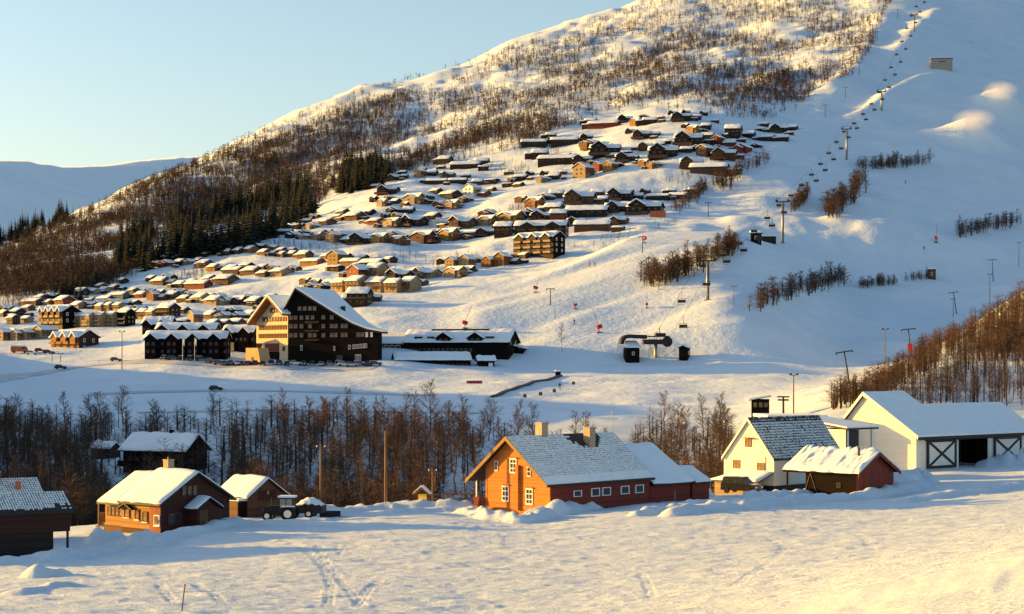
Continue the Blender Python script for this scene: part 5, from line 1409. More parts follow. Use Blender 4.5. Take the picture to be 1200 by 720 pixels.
for phrase, txt in CABINS.items():
    ents = []
    for tok in txt.split():
        a = tok.split(','); ents.append((float(a[0]), float(a[1]), float(a[2]), a[3], a[4], a[5]))
    order = sorted(range(len(ents)), key=lambda i: ents[i][0])
    rank = {i: k for k, i in enumerate(order)}
    for i, (px, py, w, kd, ori, c) in enumerate(ents):
        if kd == 'g' and c in 'cy' and random.random() < 0.4: c = random.choice('bd')
        x, y, z = ray(px, py)
        L, Wd = CABL[kd]
        th = ANG[ori] + random.uniform(-6, 6)
        t = math.radians(th)
        sc = (w / F * y) / (L * abs(math.cos(t)) + Wd * abs(math.sin(t)))
        sc = max(0.5, min(1.8, sc * 1.12))
        o = copy_tree(CAB[kd], (x, y + Wd * sc * 0.22, z + 0.55), t, (sc * random.uniform(0.95, 1.08), sc * random.uniform(1.0, 1.25), (sc * random.uniform(0.84, 0.95) if kd in 'tu' else sc * random.uniform(0.60, 0.78)) if sc > 0.8 else min(0.8, sc * (0.95 if kd in 'tu' else 0.8))))
        o.name = 'cabin' if kd in 'gxl' else {'t': 'chalet', 's': 'shed', 'u': 'terrace_house'}[kd]
        mn, cn = WALLC[c]
        for ch in o.children:
            if ch.name.split('.')[0] in PARTN or (ch.name.startswith('wall')):
                ch.material_slots[0].link = 'OBJECT'; ch.material_slots[0].material = MATS[mn]
        n = len(ents); k = rank[i]
        nth = 'leftmost' if k == 0 else ('rightmost' if k == n - 1 else ORD[k] + ' from left')
        tag(o, f'{cn} {KINDN[kd]}, {nth} {phrase}'.replace('  ', ' '), {'s': 'shed', 't': 'chalet'}.get(kd, 'cabin'), 'cabins on the hillside')
        ncab += 1
        for side in (-1, 1):
            qx, qy = px + side * w * random.uniform(0.45, 0.8), py - random.uniform(4.0, 8.0)
            if n > 1 and kd in 'gxlt' and free(qx, qy) and random.random() < 0.75:
                USED.append((qx, qy)); x2, y2, z2 = ray(qx, qy); k2 = random.choice('gggxx'); L2, W2 = CABL[k2]
                t2 = math.radians(ANG[ori] + random.uniform(-8, 8)); s2 = max(0.5, (w * (random.uniform(0.5, 0.68) if ori == 'C' else random.uniform(0.6, 0.82)) / F * y2) / (L2 * abs(math.cos(t2)) + W2 * abs(math.sin(t2))))
                q = copy_tree(CAB[k2], (x2, y2 + W2 * s2 * 0.2, z2 + 0.5), t2, (s2, s2 * 1.15, s2 * random.uniform(0.66, 0.8))); q.name = 'cabin'
                c2 = random.choice('dddbbkm')
                for ch in q.children:
                    if ch.name.startswith('wall'): ch.material_slots[0].link = 'OBJECT'; ch.material_slots[0].material = MATS[WALLC[c2][0]]
                tag(q, f"smaller {WALLC[c2][1].split()[0]} cabin {'up left' if side < 0 else 'up right'} of {nth.replace(' from left', '')} one {phrase}", 'cabin', 'cabins on the hillside')
                ncab += 1
        if kd in 'gxl' and random.random() < 0.6 and n > 1:
            sd = random.choice((-1, 1)); x2, y2, z2 = ray(px + sd * w * random.uniform(0.55, 0.75), py + random.uniform(-1.5, 2.5))
            s2 = max(0.45, (w * 0.42 / F * y2) / 9.0)
            q = copy_tree(CAB['s'], (x2, y2 + 1.0, z2 + 0.4), math.radians(ANG[ori] + random.uniform(-12, 12)), (s2, s2 * 1.1, s2 * 0.9)); q.name = 'outbuilding'
            if c in 'rob':
                for ch in q.children:
                    if ch.name.startswith('wall'): ch.material_slots[0].link = 'OBJECT'; ch.material_slots[0].material = MATS['wood_brown']
            tag(q, f"small {'brown' if c in 'rob' else 'dark'} shed beside the {nth.replace(' from left', '')} cabin {phrase}", 'shed', 'sheds beside the cabins')
for h in PROTOS:
    for c, gs in KIDS[h.name]:
        for g in gs: bpy.data.objects.remove(g)
        bpy.data.objects.remove(c)
    bpy.data.objects.remove(h)
print('cabins', ncab)

# ------------------------------------------------------------------ trees
def slivers(P0, P1, w, rng, jit=0.5):
    """flat tapering twigs: one triangle each from P0 to P1"""
    d = P1 - P0
    a = rng.normal(size=d.shape); s = np.cross(d, a); s /= (np.linalg.norm(s, axis=1, keepdims=True) + 1e-9)
    w = np.asarray(w).reshape(-1, 1)
    n = len(P0)
    V = np.stack([P0 - s * w, P0 + s * w, P1], 1).reshape(-1, 3)
    return V, np.arange(3 * n).reshape(-1, 3)
def tubes(segs, n=5):
    m = MB()
    for a, b, r0, r1 in segs: m.tube(a, b, r0, r1, n, False)
    return m
def bare_tree(seed, H=10.0, nl=26, ntw=11, nsub=4, lean=0.03, spread=0.30, start=0.22, tw=0.022):
    """leafless birch or alder: trunk, limbs and three orders of twigs; returns trunk MB and crown arrays"""
    rng = np.random.default_rng(seed)
    pts = [np.zeros(3)]; n = 8
    off = np.zeros(2)
    for i in range(1, n + 1):
        off = off + rng.normal(size=2) * 0.10 + lean * rng.normal(size=2)
        pts.append(np.array([off[0], off[1], H * 0.96 * i / n]))
    pts = np.array(pts); rad = 0.018 * H * (1 - np.linspace(0, 1, n + 1)) ** 0.8 * 0.55 + 0.012
    segs = [(pts[i] - (np.array([0, 0, 1.5]) if i == 0 else 0), pts[i + 1], rad[i], rad[i + 1]) for i in range(n)]
    A = []; B = []; Wd = []
    for k in range(nl):
        f = start + (0.97 - start) * (k + rng.random()) / nl
        base = np.array([np.interp(f * n, range(n + 1), pts[:, j]) for j in range(3)])
        az = rng.random() * 2 * math.pi; up = 0.55 + 0.5 * f
        length = H * spread * (1.15 - f) ** 0.7 * (0.65 + 0.6 * rng.random()) * (0.5 + 0.5 * min(1, (f - start) / 0.15 + 0.4))
        d = np.array([math.cos(az), math.sin(az), up + 0.3 * rng.random()]); d /= np.linalg.norm(d)
        bend = np.array([0, 0, 0.25])
        m1 = base + d * length * 0.5; e1 = m1 + (d + bend) / np.linalg.norm(d + bend) * length * 0.5
        r0 = max(0.012, 0.010 * length + 0.006)
        segs.append((base, m1, r0 * 1.4, r0)); segs.append((m1, e1, r0, 0.006))
        for q in range(ntw):
            t = 0.15 + 0.85 * (q + rng.random()) / ntw
            p = base + (m1 - base) * t * 2 if t < 0.5 else m1 + (e1 - m1) * (t - 0.5) * 2
            dd = d + rng.normal(size=3) * 0.65 + np.array([0, 0, 0.35]); dd /= np.linalg.norm(dd)
            ll = length * (0.30 + 0.25 * rng.random()) * (1.15 - 0.6 * t) + 0.15
            e = p + dd * ll
            A.append(p); B.append(e); Wd.append(tw)
            for s in range(nsub):
                u = 0.2 + 0.75 * rng.random(); p2 = p + (e - p) * u
                d2 = dd + rng.normal(size=3) * 0.7 + np.array([0, 0, 0.1]); d2 /= np.linalg.norm(d2)
                A.append(p2); B.append(p2 + d2 * ll * (0.35 + 0.4 * rng.random())); Wd.append(tw * 0.7)
    V, Fq = slivers(np.array(A), np.array(B), Wd, rng)
    return tubes(segs), V, Fq
def spruce(seed, H=10.0, layers=17, per=11):
    rng = np.random.default_rng(seed); V = []; Fq = []
    R = H * 0.17
    for l in range(layers):
        f = l / (layers - 1); z = H * (0.06 + 0.92 * f); rr = R * (1 - f) ** 0.85 * (0.85 + 0.3 * rng.random()) + 0.05
        m = max(5, int(per * (1 - 0.5 * f)))
        for k in range(m):
            az = 2 * math.pi * (k + rng.random() * 0.9) / m; r1 = rr * (0.7 + 0.5 * rng.random())
            c, s = math.cos(az), math.sin(az); wd = r1 * 0.34
            tip = (c * r1, s * r1, z - r1 * (0.30 + 0.25 * rng.random()))
            o = len(V)
            mid = (c * r1 * 0.55, s * r1 * 0.55, z - r1 * 0.06)
            V += [(0, 0, z + 0.28 * H / layers), (mid[0] - s * wd, mid[1] + c * wd, mid[2] - r1 * 0.18), tip, (mid[0] + s * wd, mid[1] - c * wd, mid[2] - r1 * 0.18), mid]
            Fq += [(o, o + 1, o + 4), (o + 1, o + 2, o + 4), (o + 2, o + 3, o + 4), (o + 3, o, o + 4)]
    V += [(0, 0, H * 1.03), (0.12, 0, H * 0.93), (-0.06, 0.1, H * 0.93), (-0.06, -0.1, H * 0.93)]; o = len(V) - 4
    Fq += [(o, o + 1, o + 2), (o, o + 2, o + 3), (o, o + 3, o + 1)]
    return np.array(V), np.array(Fq)

BIRCH = []
for i in range(7):
    tm, V, Fq = bare_tree(100 + i, 10.0, nl=24 + i % 3 * 4, spread=(0.20, 0.26, 0.32)[i % 3], start=(0.30, 0.2, 0.15)[i % 3])
    for mt in ('twigs', 'twigs_rust'):
        BIRCH.append((tm.data('trunk', 'bark'), mesh_np('crown', V, Fq, mt)))
SPRUCE = []
for i in range(4):
    V, Fq = spruce(200 + i)
    SPRUCE.append((tubes([((0, 0, -1.5), (0, 0, 9.6), 0.16, 0.02)]).data('trunk', 'bark'), mesh_np('crown', V, Fq, 'needles')))
rt = random.Random(77)
ntree = {'birch': 0, 'spruce': 0}
def plant(kind, name, loc, H, label, group, lib, idx=None, cat='tree', widen=1.0):
    t, c = lib[rt.randrange(len(lib)) if idx is None else idx]
    o = empty(name, loc, rt.random() * 6.28); s = H / 10.0; o.scale = (s * widen, s * widen, s)
    link(bpy.data.objects.new('trunk', t), o); link(bpy.data.objects.new('crown', c), o)
    tag(o, label, cat, group); ntree[kind] += 1
    return o
# river wood: the trees that can be told apart, several to a label as nothing tells them from each other
def px_of(x, y): return 600 + F * x / y
WOOD = [  # px range, depth range, count, height range, label
 (-20, 60, 225, 400, 28, 9, 13, 'tall bare tree in the wood behind the left barn'),
 (60, 120, 230, 400, 24, 9, 13, 'bare tree in the wood between barn and timber house'),
 (118, 260, 345, 420, 14, 7, 11, 'thin bare tree standing around the dark river house'),
 (120, 290, 235, 300, 14, 7, 10, 'bare tree behind timber house and garage'),
 (285, 350, 225, 380, 20, 8.5, 12.5, 'bare tree in the river wood behind the tractor'),
 (350, 420, 225, 390, 24, 8.5, 12.5, 'bare tree in the wood around the left utility pole'),
 (420, 500, 225, 390, 26, 8.5, 13.5, 'bare tree in the wood around the tallest utility pole'),
 (500, 575, 300, 400, 18, 9, 15, 'bare tree on the river bank left of the red farmhouse'),
 (575, 720, 330, 405, 12, 9, 12, 'bare tree showing above the red farmhouse roof'),
 (735, 850, 240, 400, 28, 8, 12, 'bare tree between red farmhouse and white house'),
]
for a, b, y0, y1, n, h0, h1, lab in WOOD:
    for k in range(n):
        Y = math.exp(rt.uniform(math.log(y0), math.log(y1))); px = rt.uniform(a, b)
        x = (px - 600) / F * Y; hh = 0.86 * rt.uniform(h0, h1) * (1.0 if rt.random() < 0.8 else 0.7)
        side = ('left half, ' if px < (a + b) / 2 else 'right half, ') + ('near row' if Y < math.sqrt(y0 * y1) else 'far row')
        plant('birch', 'birch_tree', (x, Y, zg(x, Y)), hh, lab + ', ' + side, 'bare trees of the river wood', BIRCH, rt.randrange(7) * 2 + (1 if rt.random() < 0.2 else 0), widen=rt.uniform(1.0, 1.55))
# clumps and single trees on the ski hill: (polyline px, py), count, height m, spread px, label
CLUMPS = [
 ([(756,333),(775,328),(800,322),(825,310)], 16, 11.0, 9, 'bare tree in the brown clump left of the tall lift tower'),
 ([(828,305),(850,298),(865,292)], 8, 11.0, 6, 'bare tree in the small clump beside the chairlift line'),
 ([(888,360),(915,350),(940,343),(965,338),(985,330)], 16, 9.5, 8, 'bare tree in the clump right of the tall lift tower'),
 ([(1008,337),(1030,334),(1052,333)], 8, 6.0, 3, 'bush-like bare tree in the row left of the small brown shed'),
 ([(1060,330),(1085,326),(1094,322)], 5, 5.5, 3, 'low bare tree around the small brown shed'),
 ([(970,252),(985,245),(1000,232),(1010,215)], 12, 14.0, 8, 'bare tree in the pointed clump in the middle of the piste'),
 ([(1005,197),(1035,196),(1060,194),(1090,192)], 14, 10.0, 4, 'bare tree in the long row under the upper chairlift'),
 ([(928,248),(940,240),(946,228)], 6, 11.0, 5, 'bare tree beside the second lift tower'),
 ([(838,215),(850,220),(862,208),(880,196),(902,187)], 9, 11.0, 6, 'bare tree below the right group of high cabins'),
 ([(790,248),(805,240),(820,228),(828,222)], 9, 10.0, 6, 'bare tree at the right end of the dark cabin row'),
 ([(1120,278),(1140,272),(1165,268),(1195,262)], 10, 11.0, 6, 'bare tree in the row at the right picture edge'),
]
for pl, n, H, sp, lab in CLUMPS:
    for k in range(n):
        s = rt.random() * (len(pl) - 1); i = int(s); f = s - i
        px = pl[i][0] * (1 - f) + pl[i + 1][0] * f + rt.gauss(0, sp * 0.4); py = pl[i][1] * (1 - f) + pl[i + 1][1] * f + rt.gauss(0, sp * 0.35)
        x, y, z = ray(px, py)
        plant('birch', 'birch_tree', (x, y, z - 0.3), H * rt.uniform(0.6, 1.2), lab, 'bare trees on the ski hill', BIRCH, widen=rt.uniform(1.2, 1.9))
pk = []
for pl, n, H, sp, lab in CLUMPS:
    for k in range(n * 6):
        s = rt.random() * (len(pl) - 1); i = int(s); f = s - i
        x, y, z = ray(pl[i][0] * (1 - f) + pl[i + 1][0] * f + rt.gauss(0, sp * 0.5), pl[i][1] * (1 - f) + pl[i + 1][1] * f + rt.gauss(0, sp * 0.45))
        pk.append((x, y, z - 0.3, H * rt.uniform(0.4, 0.95)))
PISTE_SCRUB = np.array(pk)
x, y, z = ray(659, 412)
plant('birch', 'birch_tree', (x, y, z - 0.2), 11.0, 'lone pale birch standing left of the lift station', None, BIRCH, 0)
# spruce stands
STANDS = [
 ([(132,312),(150,310),(165,308),(182,306)], [(140,285),(160,282),(178,275)], 44, 20, 'dark spruce in the small stand left of the big one'),
 ([(192,298),(220,300),(250,295),(290,285),(330,268),(362,246)], [(205,268),(240,262),(280,250),(320,240),(355,228)], 150, 23, 'dark spruce in the big stand above the cabins'),
 ([(392,222),(410,220),(432,218),(455,205)], [(398,205),(420,205),(440,198)], 44, 21, 'dark spruce in the stand right of the big one'),
 ([(75,345),(95,343),(118,335),(60,350)], [(85,335),(100,330)], 14, 11, 'dark spruce in the low group by the forest edge'),
 ([(-5,287),(20,277),(45,268),(70,260),(80,256)], [(-5,287),(20,277),(45,268),(70,260),(80,256)], 34, 16, 'dark spruce on the skyline of the left ridge'),
]
for lo, hi, n, H, lab in STANDS:
    for k in range(n):
        pl = lo if rt.random() < 0.6 else hi
        s = rt.random() * (len(pl) - 1); i = int(s); f = s - i
        px = pl[i][0] * (1 - f) + pl[i + 1][0] * f + rt.gauss(0, 3); py = pl[i][1] * (1 - f) + pl[i + 1][1] * f + rt.gauss(0, 3)
        x, y, z = ray(px, py)
        sub = '' if n < 60 else [', near its left end', ', left of its middle', ', around its middle', ', right of its middle', ', near its right end'][min(4, max(0, int((px - 192) / 34.1)))]
        plant('spruce', 'spruce_tree', (x, y, z - 0.3), H * rt.uniform(0.65, 1.15), lab + sub, 'dark spruces of the hillside', SPRUCE, widen=rt.uniform(1.15, 1.6))

SPM = []
for lo, hi, n, H, lab in STANDS:
    for k in range(int(n * 1.3)):
        pl = lo if rt.random() < 0.5 else hi
        s = rt.random() * (len(pl) - 1); i = int(s); f = s - i
        x, y, z = ray(pl[i][0] * (1 - f) + pl[i + 1][0] * f + rt.gauss(0, 4), pl[i][1] * (1 - f) + pl[i + 1][1] * f + rt.gauss(0, 5))
        SPM.append((x, y, z - 0.3, H * rt.uniform(0.5, 0.95)))
SPM = np.array(SPM)
# the bare woods that read as one mass
def small_tree(seed, n_tw, H=10.0, w=0.085):
    rng = np.random.default_rng(seed)
    tz = rng.uniform(0.18, 0.95, n_tw) * H; az = rng.uniform(0, 2 * math.pi, n_tw)
    ln = H * 0.30 * (1.12 - tz / H) ** 0.6 * rng.uniform(0.5, 1.1, n_tw)
    d = np.stack([np.cos(az), np.sin(az), rng.uniform(0.6, 1.6, n_tw)], 1); d /= np.linalg.norm(d, axis=1, keepdims=True)
    A = np.stack([np.zeros(n_tw), np.zeros(n_tw), tz], 1); B = A + d * ln[:, None]
    # second order twigs
    k = rng.integers(0, n_tw, n_tw * 2); u = rng.uniform(0.3, 0.9, (n_tw * 2, 1)); A2 = A[k] + (B[k] - A[k]) * u
    d2 = d[k] + rng.normal(size=(n_tw * 2, 3)) * 0.6; d2 /= np.linalg.norm(d2, axis=1, keepdims=True); B2 = A2 + d2 * (ln[k] * 0.6)[:, None]
    AA = np.concatenate([A, A2, [[0, 0, -1.0], [0, 0, -1.0]]]); BB = np.concatenate([B, B2, [[0, 0, H], [0.05, 0, H * 0.98]]])
    W = np.concatenate([np.full(n_tw, w), np.full(n_tw * 2, w * 0.7), [0.16, 0.16]])
    return slivers(AA, BB, W, rng)
def scatter(name, label, cat, pts, hs, lib, mats, seed, wid=(0.9, 1.6)):
    rng = np.random.default_rng(seed); VV = []; FF = []; MM = []; off = 0
    idx = rng.integers(0, len(lib), len(pts)); mi = rng.random(len(pts))
    for i, (p, h) in enumerate(zip(pts, hs)):
        V, Fq = lib[idx[i]]
        a = rng.random() * 6.283; s = h / 10.0; c, sn = math.cos(a) * s, math.sin(a) * s
        R = np.array([[c, sn, 0], [-sn, c, 0], [0, 0, s]])
        wd = rng.uniform(wid[0], wid[1])
        VV.append((V @ R) * np.array([wd, wd, 1]) + p); FF.append(Fq + off); off += len(V); MM.append(np.full(len(Fq), 0 if mi[i] < 0.6 else 1, np.int32))
    me = mesh_np(name, np.concatenate(VV), np.concatenate(FF), mats[0]); me.materials.append(MATS[mats[1]])
    me.polygons.foreach_set('material_index', np.concatenate(MM))
    o = link(bpy.data.objects.new(name, me)); tag(o, label, cat, kind='stuff'); return o
LIBS = [spruce(220 + i, 10.0, 12, 8) for i in range(4)]
scatter('spruce_mass', 'dark inner spruces filling the evergreen stands on the hillside', 'spruce wood', SPM[:, :3], SPM[:, 3], LIBS, ('needles', 'needles'), 8)
SKYL = [(-40, 300), (0, 287), (50, 268), (100, 250), (160, 218), (240, 186), (300, 157), (400, 115), (470, 93), (560, 70), (650, 38), (735, 12), (770, 0), (1200, -30)]
LOWL = [(-40, 352), (0, 350), (60, 345), (130, 335), (165, 312), (190, 300), (250, 290), (365, 250), (390, 225), (470, 203), (540, 188), (610, 178), (650, 152), (700, 141), (790, 130), (900, 142), (935, 128), (960, 100), (1000, 88), (1020, 60), (1045, 0)]
rg = np.random.default_rng(9)
LIBF = [small_tree(300 + i, 14, 10.0, 0.15) for i in range(10)]
def hill_points(n):
    out = []; hs = []; got = 0
    sx, sy = zip(*SKYL); lx, ly = zip(*LOWL)
    while got < n:
        m = 20000
        px = rg.uniform(-30, 1045, m); a = np.interp(px, sx, sy); b = np.interp(px, lx, ly)
        k = (b > a) & (rg.random(m) < (b - a) / 165); px, a, b = px[k], a[k], b[k]
        top = np.maximum(a, -8); py = top + (b - top) * rg.random(len(px)); up = py - a
        X = ray_many(px, py); x, y = X[:, 0], X[:, 1]
        dn = np.where(px < 330, 1.0, np.where(px < 620, 0.8, 0.7)) * np.where(px > 930, 0.6, 1.0)
        dn = dn * np.where((up < 16) & (px > 300), np.where(px < 560, 0.25, 0.35), np.where((up < 45) & (px > 480), 0.62, 1.0))
        nz = vnoise(x * 0.8 + y * 0.25, y * 0.5 - x * 0.35, 46, 71) + 0.5 * vnoise(x, y, 18, 72)
        k = rg.random(len(px)) < dn * np.clip(0.66 + nz * 0.95, 0.04, 1)
        X = X[k]; X[:, 2] -= 0.2; out.append(X); hs.append(rg.uniform(3.0, 8.0, len(X))); got += len(X)
    return np.concatenate(out)[:n], np.concatenate(hs)[:n]
P, Hs = hill_points(25000)
scatter('hillside_wood', 'brown leafless birch wood covering the mountainside above the cabins', 'wood', P, Hs, LIBF, ('twigs', 'twigs_rust'), 1, (1.5, 2.8))

def poly_points(poly, n, fn=None):
    pl = np.array(poly, float); x0, y0 = pl.min(0); x1, y1 = pl.max(0); out = []; tries = 0
    while len(out) < n and tries < n * 60:
        tries += 1
        px, py = rg.uniform(x0, x1), rg.uniform(y0, y1)
        ins = False; j = len(pl) - 1
        for i in range(len(pl)):
            if (pl[i][1] > py) != (pl[j][1] > py) and px < (pl[j][0] - pl[i][0]) * (py - pl[i][1]) / (pl[j][1] - pl[i][1]) + pl[i][0]: ins = not ins
            j = i
        if not ins: continue
        x, y, z = ray(px, py)
        if fn and not fn(px, py, y): continue
        out.append((x, y, z - 0.2))
    return np.array(out)
LIBM = [small_tree(360 + i, 34, 10.0, 0.085) for i in range(6)]
LIBK = [small_tree(330 + i, 46, 10.0, 0.045) for i in range(8)]
pk = poly_points([(965,482),(985,470),(1010,462),(1050,445),(1085,412),(1110,400),(1140,385),(1170,365),(1215,338),(1215,425),(1160,425),(1110,425),(1060,455),(1030,475)], 850, lambda a, b, y: y < 690)
scatter('knoll_thicket', 'rust-brown thicket of bare trees on the knoll behind the white barn', 'thicket', pk, rg.uniform(3.0, 7.2, len(pk)), LIBK, ('twigs_rust', 'twigs'), 2, (1.2, 2.4))
pk = poly_points([(1000,490),(1040,470),(1110,430),(1215,425),(1215,485),(1100,485)], 260, lambda a, b, y: y < 690)
scatter('knoll_wood', 'thin dark trees on the snowy slope right behind the white barn', 'wood', pk, rg.uniform(4.0, 8.0, len(pk)), LIBK, ('twigs', 'twigs'), 3)
# undergrowth of the river wood
def river_pts(n, a, b):
    out = []
    for _ in range(n):
        Y = math.exp(rg.uniform(math.log(222), math.log(395))); px = rg.uniform(a, b); x = (px - 600) / F * Y
        out.append((x, Y, 0))
    out = np.array(out); out[:, 2] = height(out[:, 0], out[:, 1]) - 0.2; return out
pk = np.concatenate([river_pts(640, -30, 125), river_pts(200, 120, 290), river_pts(860, 270, 520), river_pts(70, 500, 600), river_pts(240, 735, 860), river_pts(260, -330, -30)])
scatter('river_undergrowth', 'tangled leafless undergrowth along the river below the farm', 'undergrowth', pk, rg.uniform(2.5, 7.5, len(pk)), LIBK, ('twigs', 'twigs_rust'), 4, (1.4, 2.8))
scatter('piste_scrub', 'bare scrub filling the tree clumps between the ski runs', 'scrub', PISTE_SCRUB[:, :3], PISTE_SCRUB[:, 3], LIBM, ('twigs', 'twigs_rust'), 6, (1.5, 2.8))
# bushes between the cabin rows
for poly, n, h, lab in (([(293,283),(345,284),(400,290),(398,296),(340,296),(296,290)], 90, 3.6, 'sunlit brown bushes between two cabin rows left of centre'),
                        ([(415,302),(560,296),(575,300),(520,318),(455,318),(420,312)], 70, 4.2, 'bare bushes on the bank above the sunlit chalets'),
                        ([(533,262),(560,256),(590,250),(615,238),(622,246),(600,258),(560,262)], 90, 4.6, 'dense brown bushes in the middle of the cabin slope'),
                        ([(490,258),(515,250),(530,256),(515,262)], 26, 4.0, 'golden bushes left of the central cabin row'),
                        ([(200,322),(245,318),(248,328),(205,328)], 40, 4.2, 'brown bushes between the rows below the spruce stand'),
                        ([(560,200),(600,190),(625,200),(600,212),(585,205)], 36, 6.0, 'bare trees on the slope edge above the central cabins'),
                        ([(735,270),(790,258),(800,262),(750,280),(690,292),(670,292)], 50, 3.2, 'low bushes at the piste edge below the brown long cabin'),
                        ([(760,215),(800,205),(830,212),(800,222)], 24, 4.5, 'scattered bushes below the big brown cabin'),
                        ([(0,345),(40,350),(30,362),(0,362)], 70, 5.0, 'brown scrub at the left picture edge'),
                        ([(640,182),(660,176),(650,186)], 8, 4.5, 'few bare bushes in the left group of high cabins'),
                        ([(130,332),(170,305),(178,312),(150,330)], 60, 5.0, 'rust-brown scrub below the small spruce stand')):
    pk = poly_points(poly, n)
    scatter('bushes', lab, 'bushes', pk, rg.uniform(0.6, 1.25, len(pk)) * h, LIBK, ('twigs_rust', 'twigs'), 5)
print('trees', ntree)

# ------------------------------------------------------------------ chairlift
LINE = Vector((0.30, 0.954, 0)); ACROSS = Vector((0.954, -0.30, 0)); LRZ = math.atan2(ACROSS.y, ACROSS.x)
def obj(name, me, parent=None): return link(bpy.data.objects.new(name, me), parent)
TOWERS = [(829, 352, 305, 'tall pale lift tower standing alone on the lower piste'), (917, 285, 236, 'lift tower with wide head beside the small mid-slope hut'),
          (992, 187, 151, 'lift tower standing below the row of bare trees, third up the chairlift'), (1033, 129, 107, 'lift tower just under the sunlit bank, fourth up the chairlift'),
          (1071, 37, 17, 'highest chairlift tower near the top of the picture')]
heads = []
def lift_tower(px, b, t, lab):
    x, y, z = ray(px, b); H = (b - t) / F * y
    o = empty('lift_tower', (x, y, z - 0.3), LRZ); tag(o, lab, 'lift tower', 'chairlift towers')
    MB().tube((0, 0, -1.5), (0, 0, H - 0.3), 0.62, 0.42, 12).build('mast', 'steel', o, True)
    MB().box(-1.1, 1.1, -1.1, 1.1, -1.2, 0.5).build('footing', 'concrete', o)
    MB().box(-3.4, 3.4, -0.28, 0.28, H - 0.3, H + 0.25).build('crossarm', 'dark_steel', o)
    for sx in (-3.1, 3.1):
        s = MB().box(sx - 0.22, sx + 0.22, -2.6, 2.6, H + 0.3, H + 0.75).build('sheave_train', 'dark_steel', o)
        w = MB()
        for k in range(6): w.tube((sx - 0.3, -2.3 + k * 0.92, H + 0.85), (sx + 0.3, -2.3 + k * 0.92, H + 0.85), 0.26, None, 8)
        s2 = MB().box(sx - 0.5, sx + 0.5, -2.9, 2.9, H + 0.27, H + 0.295).build('catwalk', 'dark_steel', s)
        for k in range(6): MB().tube((sx - 0.3, -2.3 + k * 0.92, H + 0.85), (sx + 0.3, -2.3 + k * 0.92, H + 0.85), 0.26, None, 8).build('sheave', 'rubber', s)
        MB().tube((sx, 0, H + 0.25), (sx * 1.12, 0, H + 2.0), 0.10).build('lifting_frame', 'dark_steel', o)
    MB().tube((-3.4, 0, H + 2.0), (3.4, 0, H + 2.0), 0.09).build('lifting_beam', 'dark_steel', o)
    MB().box(0.55, 0.7, -0.3, 0.3, 0.5, H - 0.4).build('ladder', 'dark_steel', o)
    return Vector((x, y, z - 0.3 + H + 1.1))
# bottom station
sx_, sy_, sz_ = ray(757, 420)
st = empty('lift_station', (sx_, sy_, sz_ - 0.2), math.radians(8)); tag(st, 'chairlift bottom station with black curved roof and machinery on a post', 'lift station')
arc = [(-9.8, 5.3), (-9.5, 7.2), (-8.3, 8.4), (-6.5, 8.8), (0, 8.6), (0, 7.2), (-6.3, 7.5), (-7.6, 7.2), (-8.3, 6.4), (-8.4, 5.3)]
o = MB().prism(arc, -2.2, 2.2, 'y').build('curved_cover', 'dark_paint', st); fix_normals(o.data)
gable_wall(st, 5.0, 2.4, 3.6, 4.3, -2, 'wood_black', 'operator_hut', -5.6, -1.0)
m = MB(); m.hexa([(-8.4, -3.9, 4.0), (-2.6, -3.9, 4.0), (-3.4, 0.6, 6.2), (-7.6, 0.6, 6.2)], [(-8.4, -3.9, 4.4), (-2.6, -3.9, 4.4), (-3.4, 0.6, 6.6), (-7.6, 0.6, 6.6)]); m.build('hut_snow', 'snow_roof', st)
far_window(st, -5.4, -3.4, 1.9, 0.9, 1.2); far_window(st, -3.1, -1.0, 1.9, 1.2, 1.4, '+x')
MB().tube((3.6, 0, -2), (3.6, 0, 5.2), 0.65, 0.6, 12).build('support_post', 'steel', st, True)
boxpart(st, 'machine_frame', 'dark_steel', -1.0, 7.6, -1.9, 1.9, 5.2, 7.0)
boxpart(st, 'service_deck', 'dark_steel', 1.0, 8.2, -2.3, 2.3, 7.9, 8.3)
boxpart(st, 'upper_housing', 'dark_steel', 3.4, 7.0, -1.4, 1.4, 8.3, 9.3)
MB().tube((5.0, 0, 9.3), (5.0, 0, 11.3), 0.12).build('mast_tip', 'dark_steel', st)
MB().tube((7.9, -0.4, 6.2), (7.9, 0.4, 6.2), 1.9, None, 16).build('bull_wheel', 'dark_steel', st)
for k in range(4): MB().tube((0.8 + 2 * k, -2.2, 7.0), (0.8 + 2 * k, -2.2, 7.9), 0.07).build('rail_post', 'dark_steel', st)
MB().tube((0.6, -2.25, 0.2), (0.6, -2.25, 3.2), 0.3, 0.3).build('gate_column', 'white_paint', st)
boxpart(st, 'control_box', 'white_paint', -1.9, -0.6, -2.6, -2.0, 1.1, 3.2)
hd = [Vector((sx_ + 5, sy_ + 2, sz_ + 6.4))] + [lift_tower(*t) for t in TOWERS]
d = hd[-1] - hd[-2]; hd.append(hd[-1] + d * 0.7)
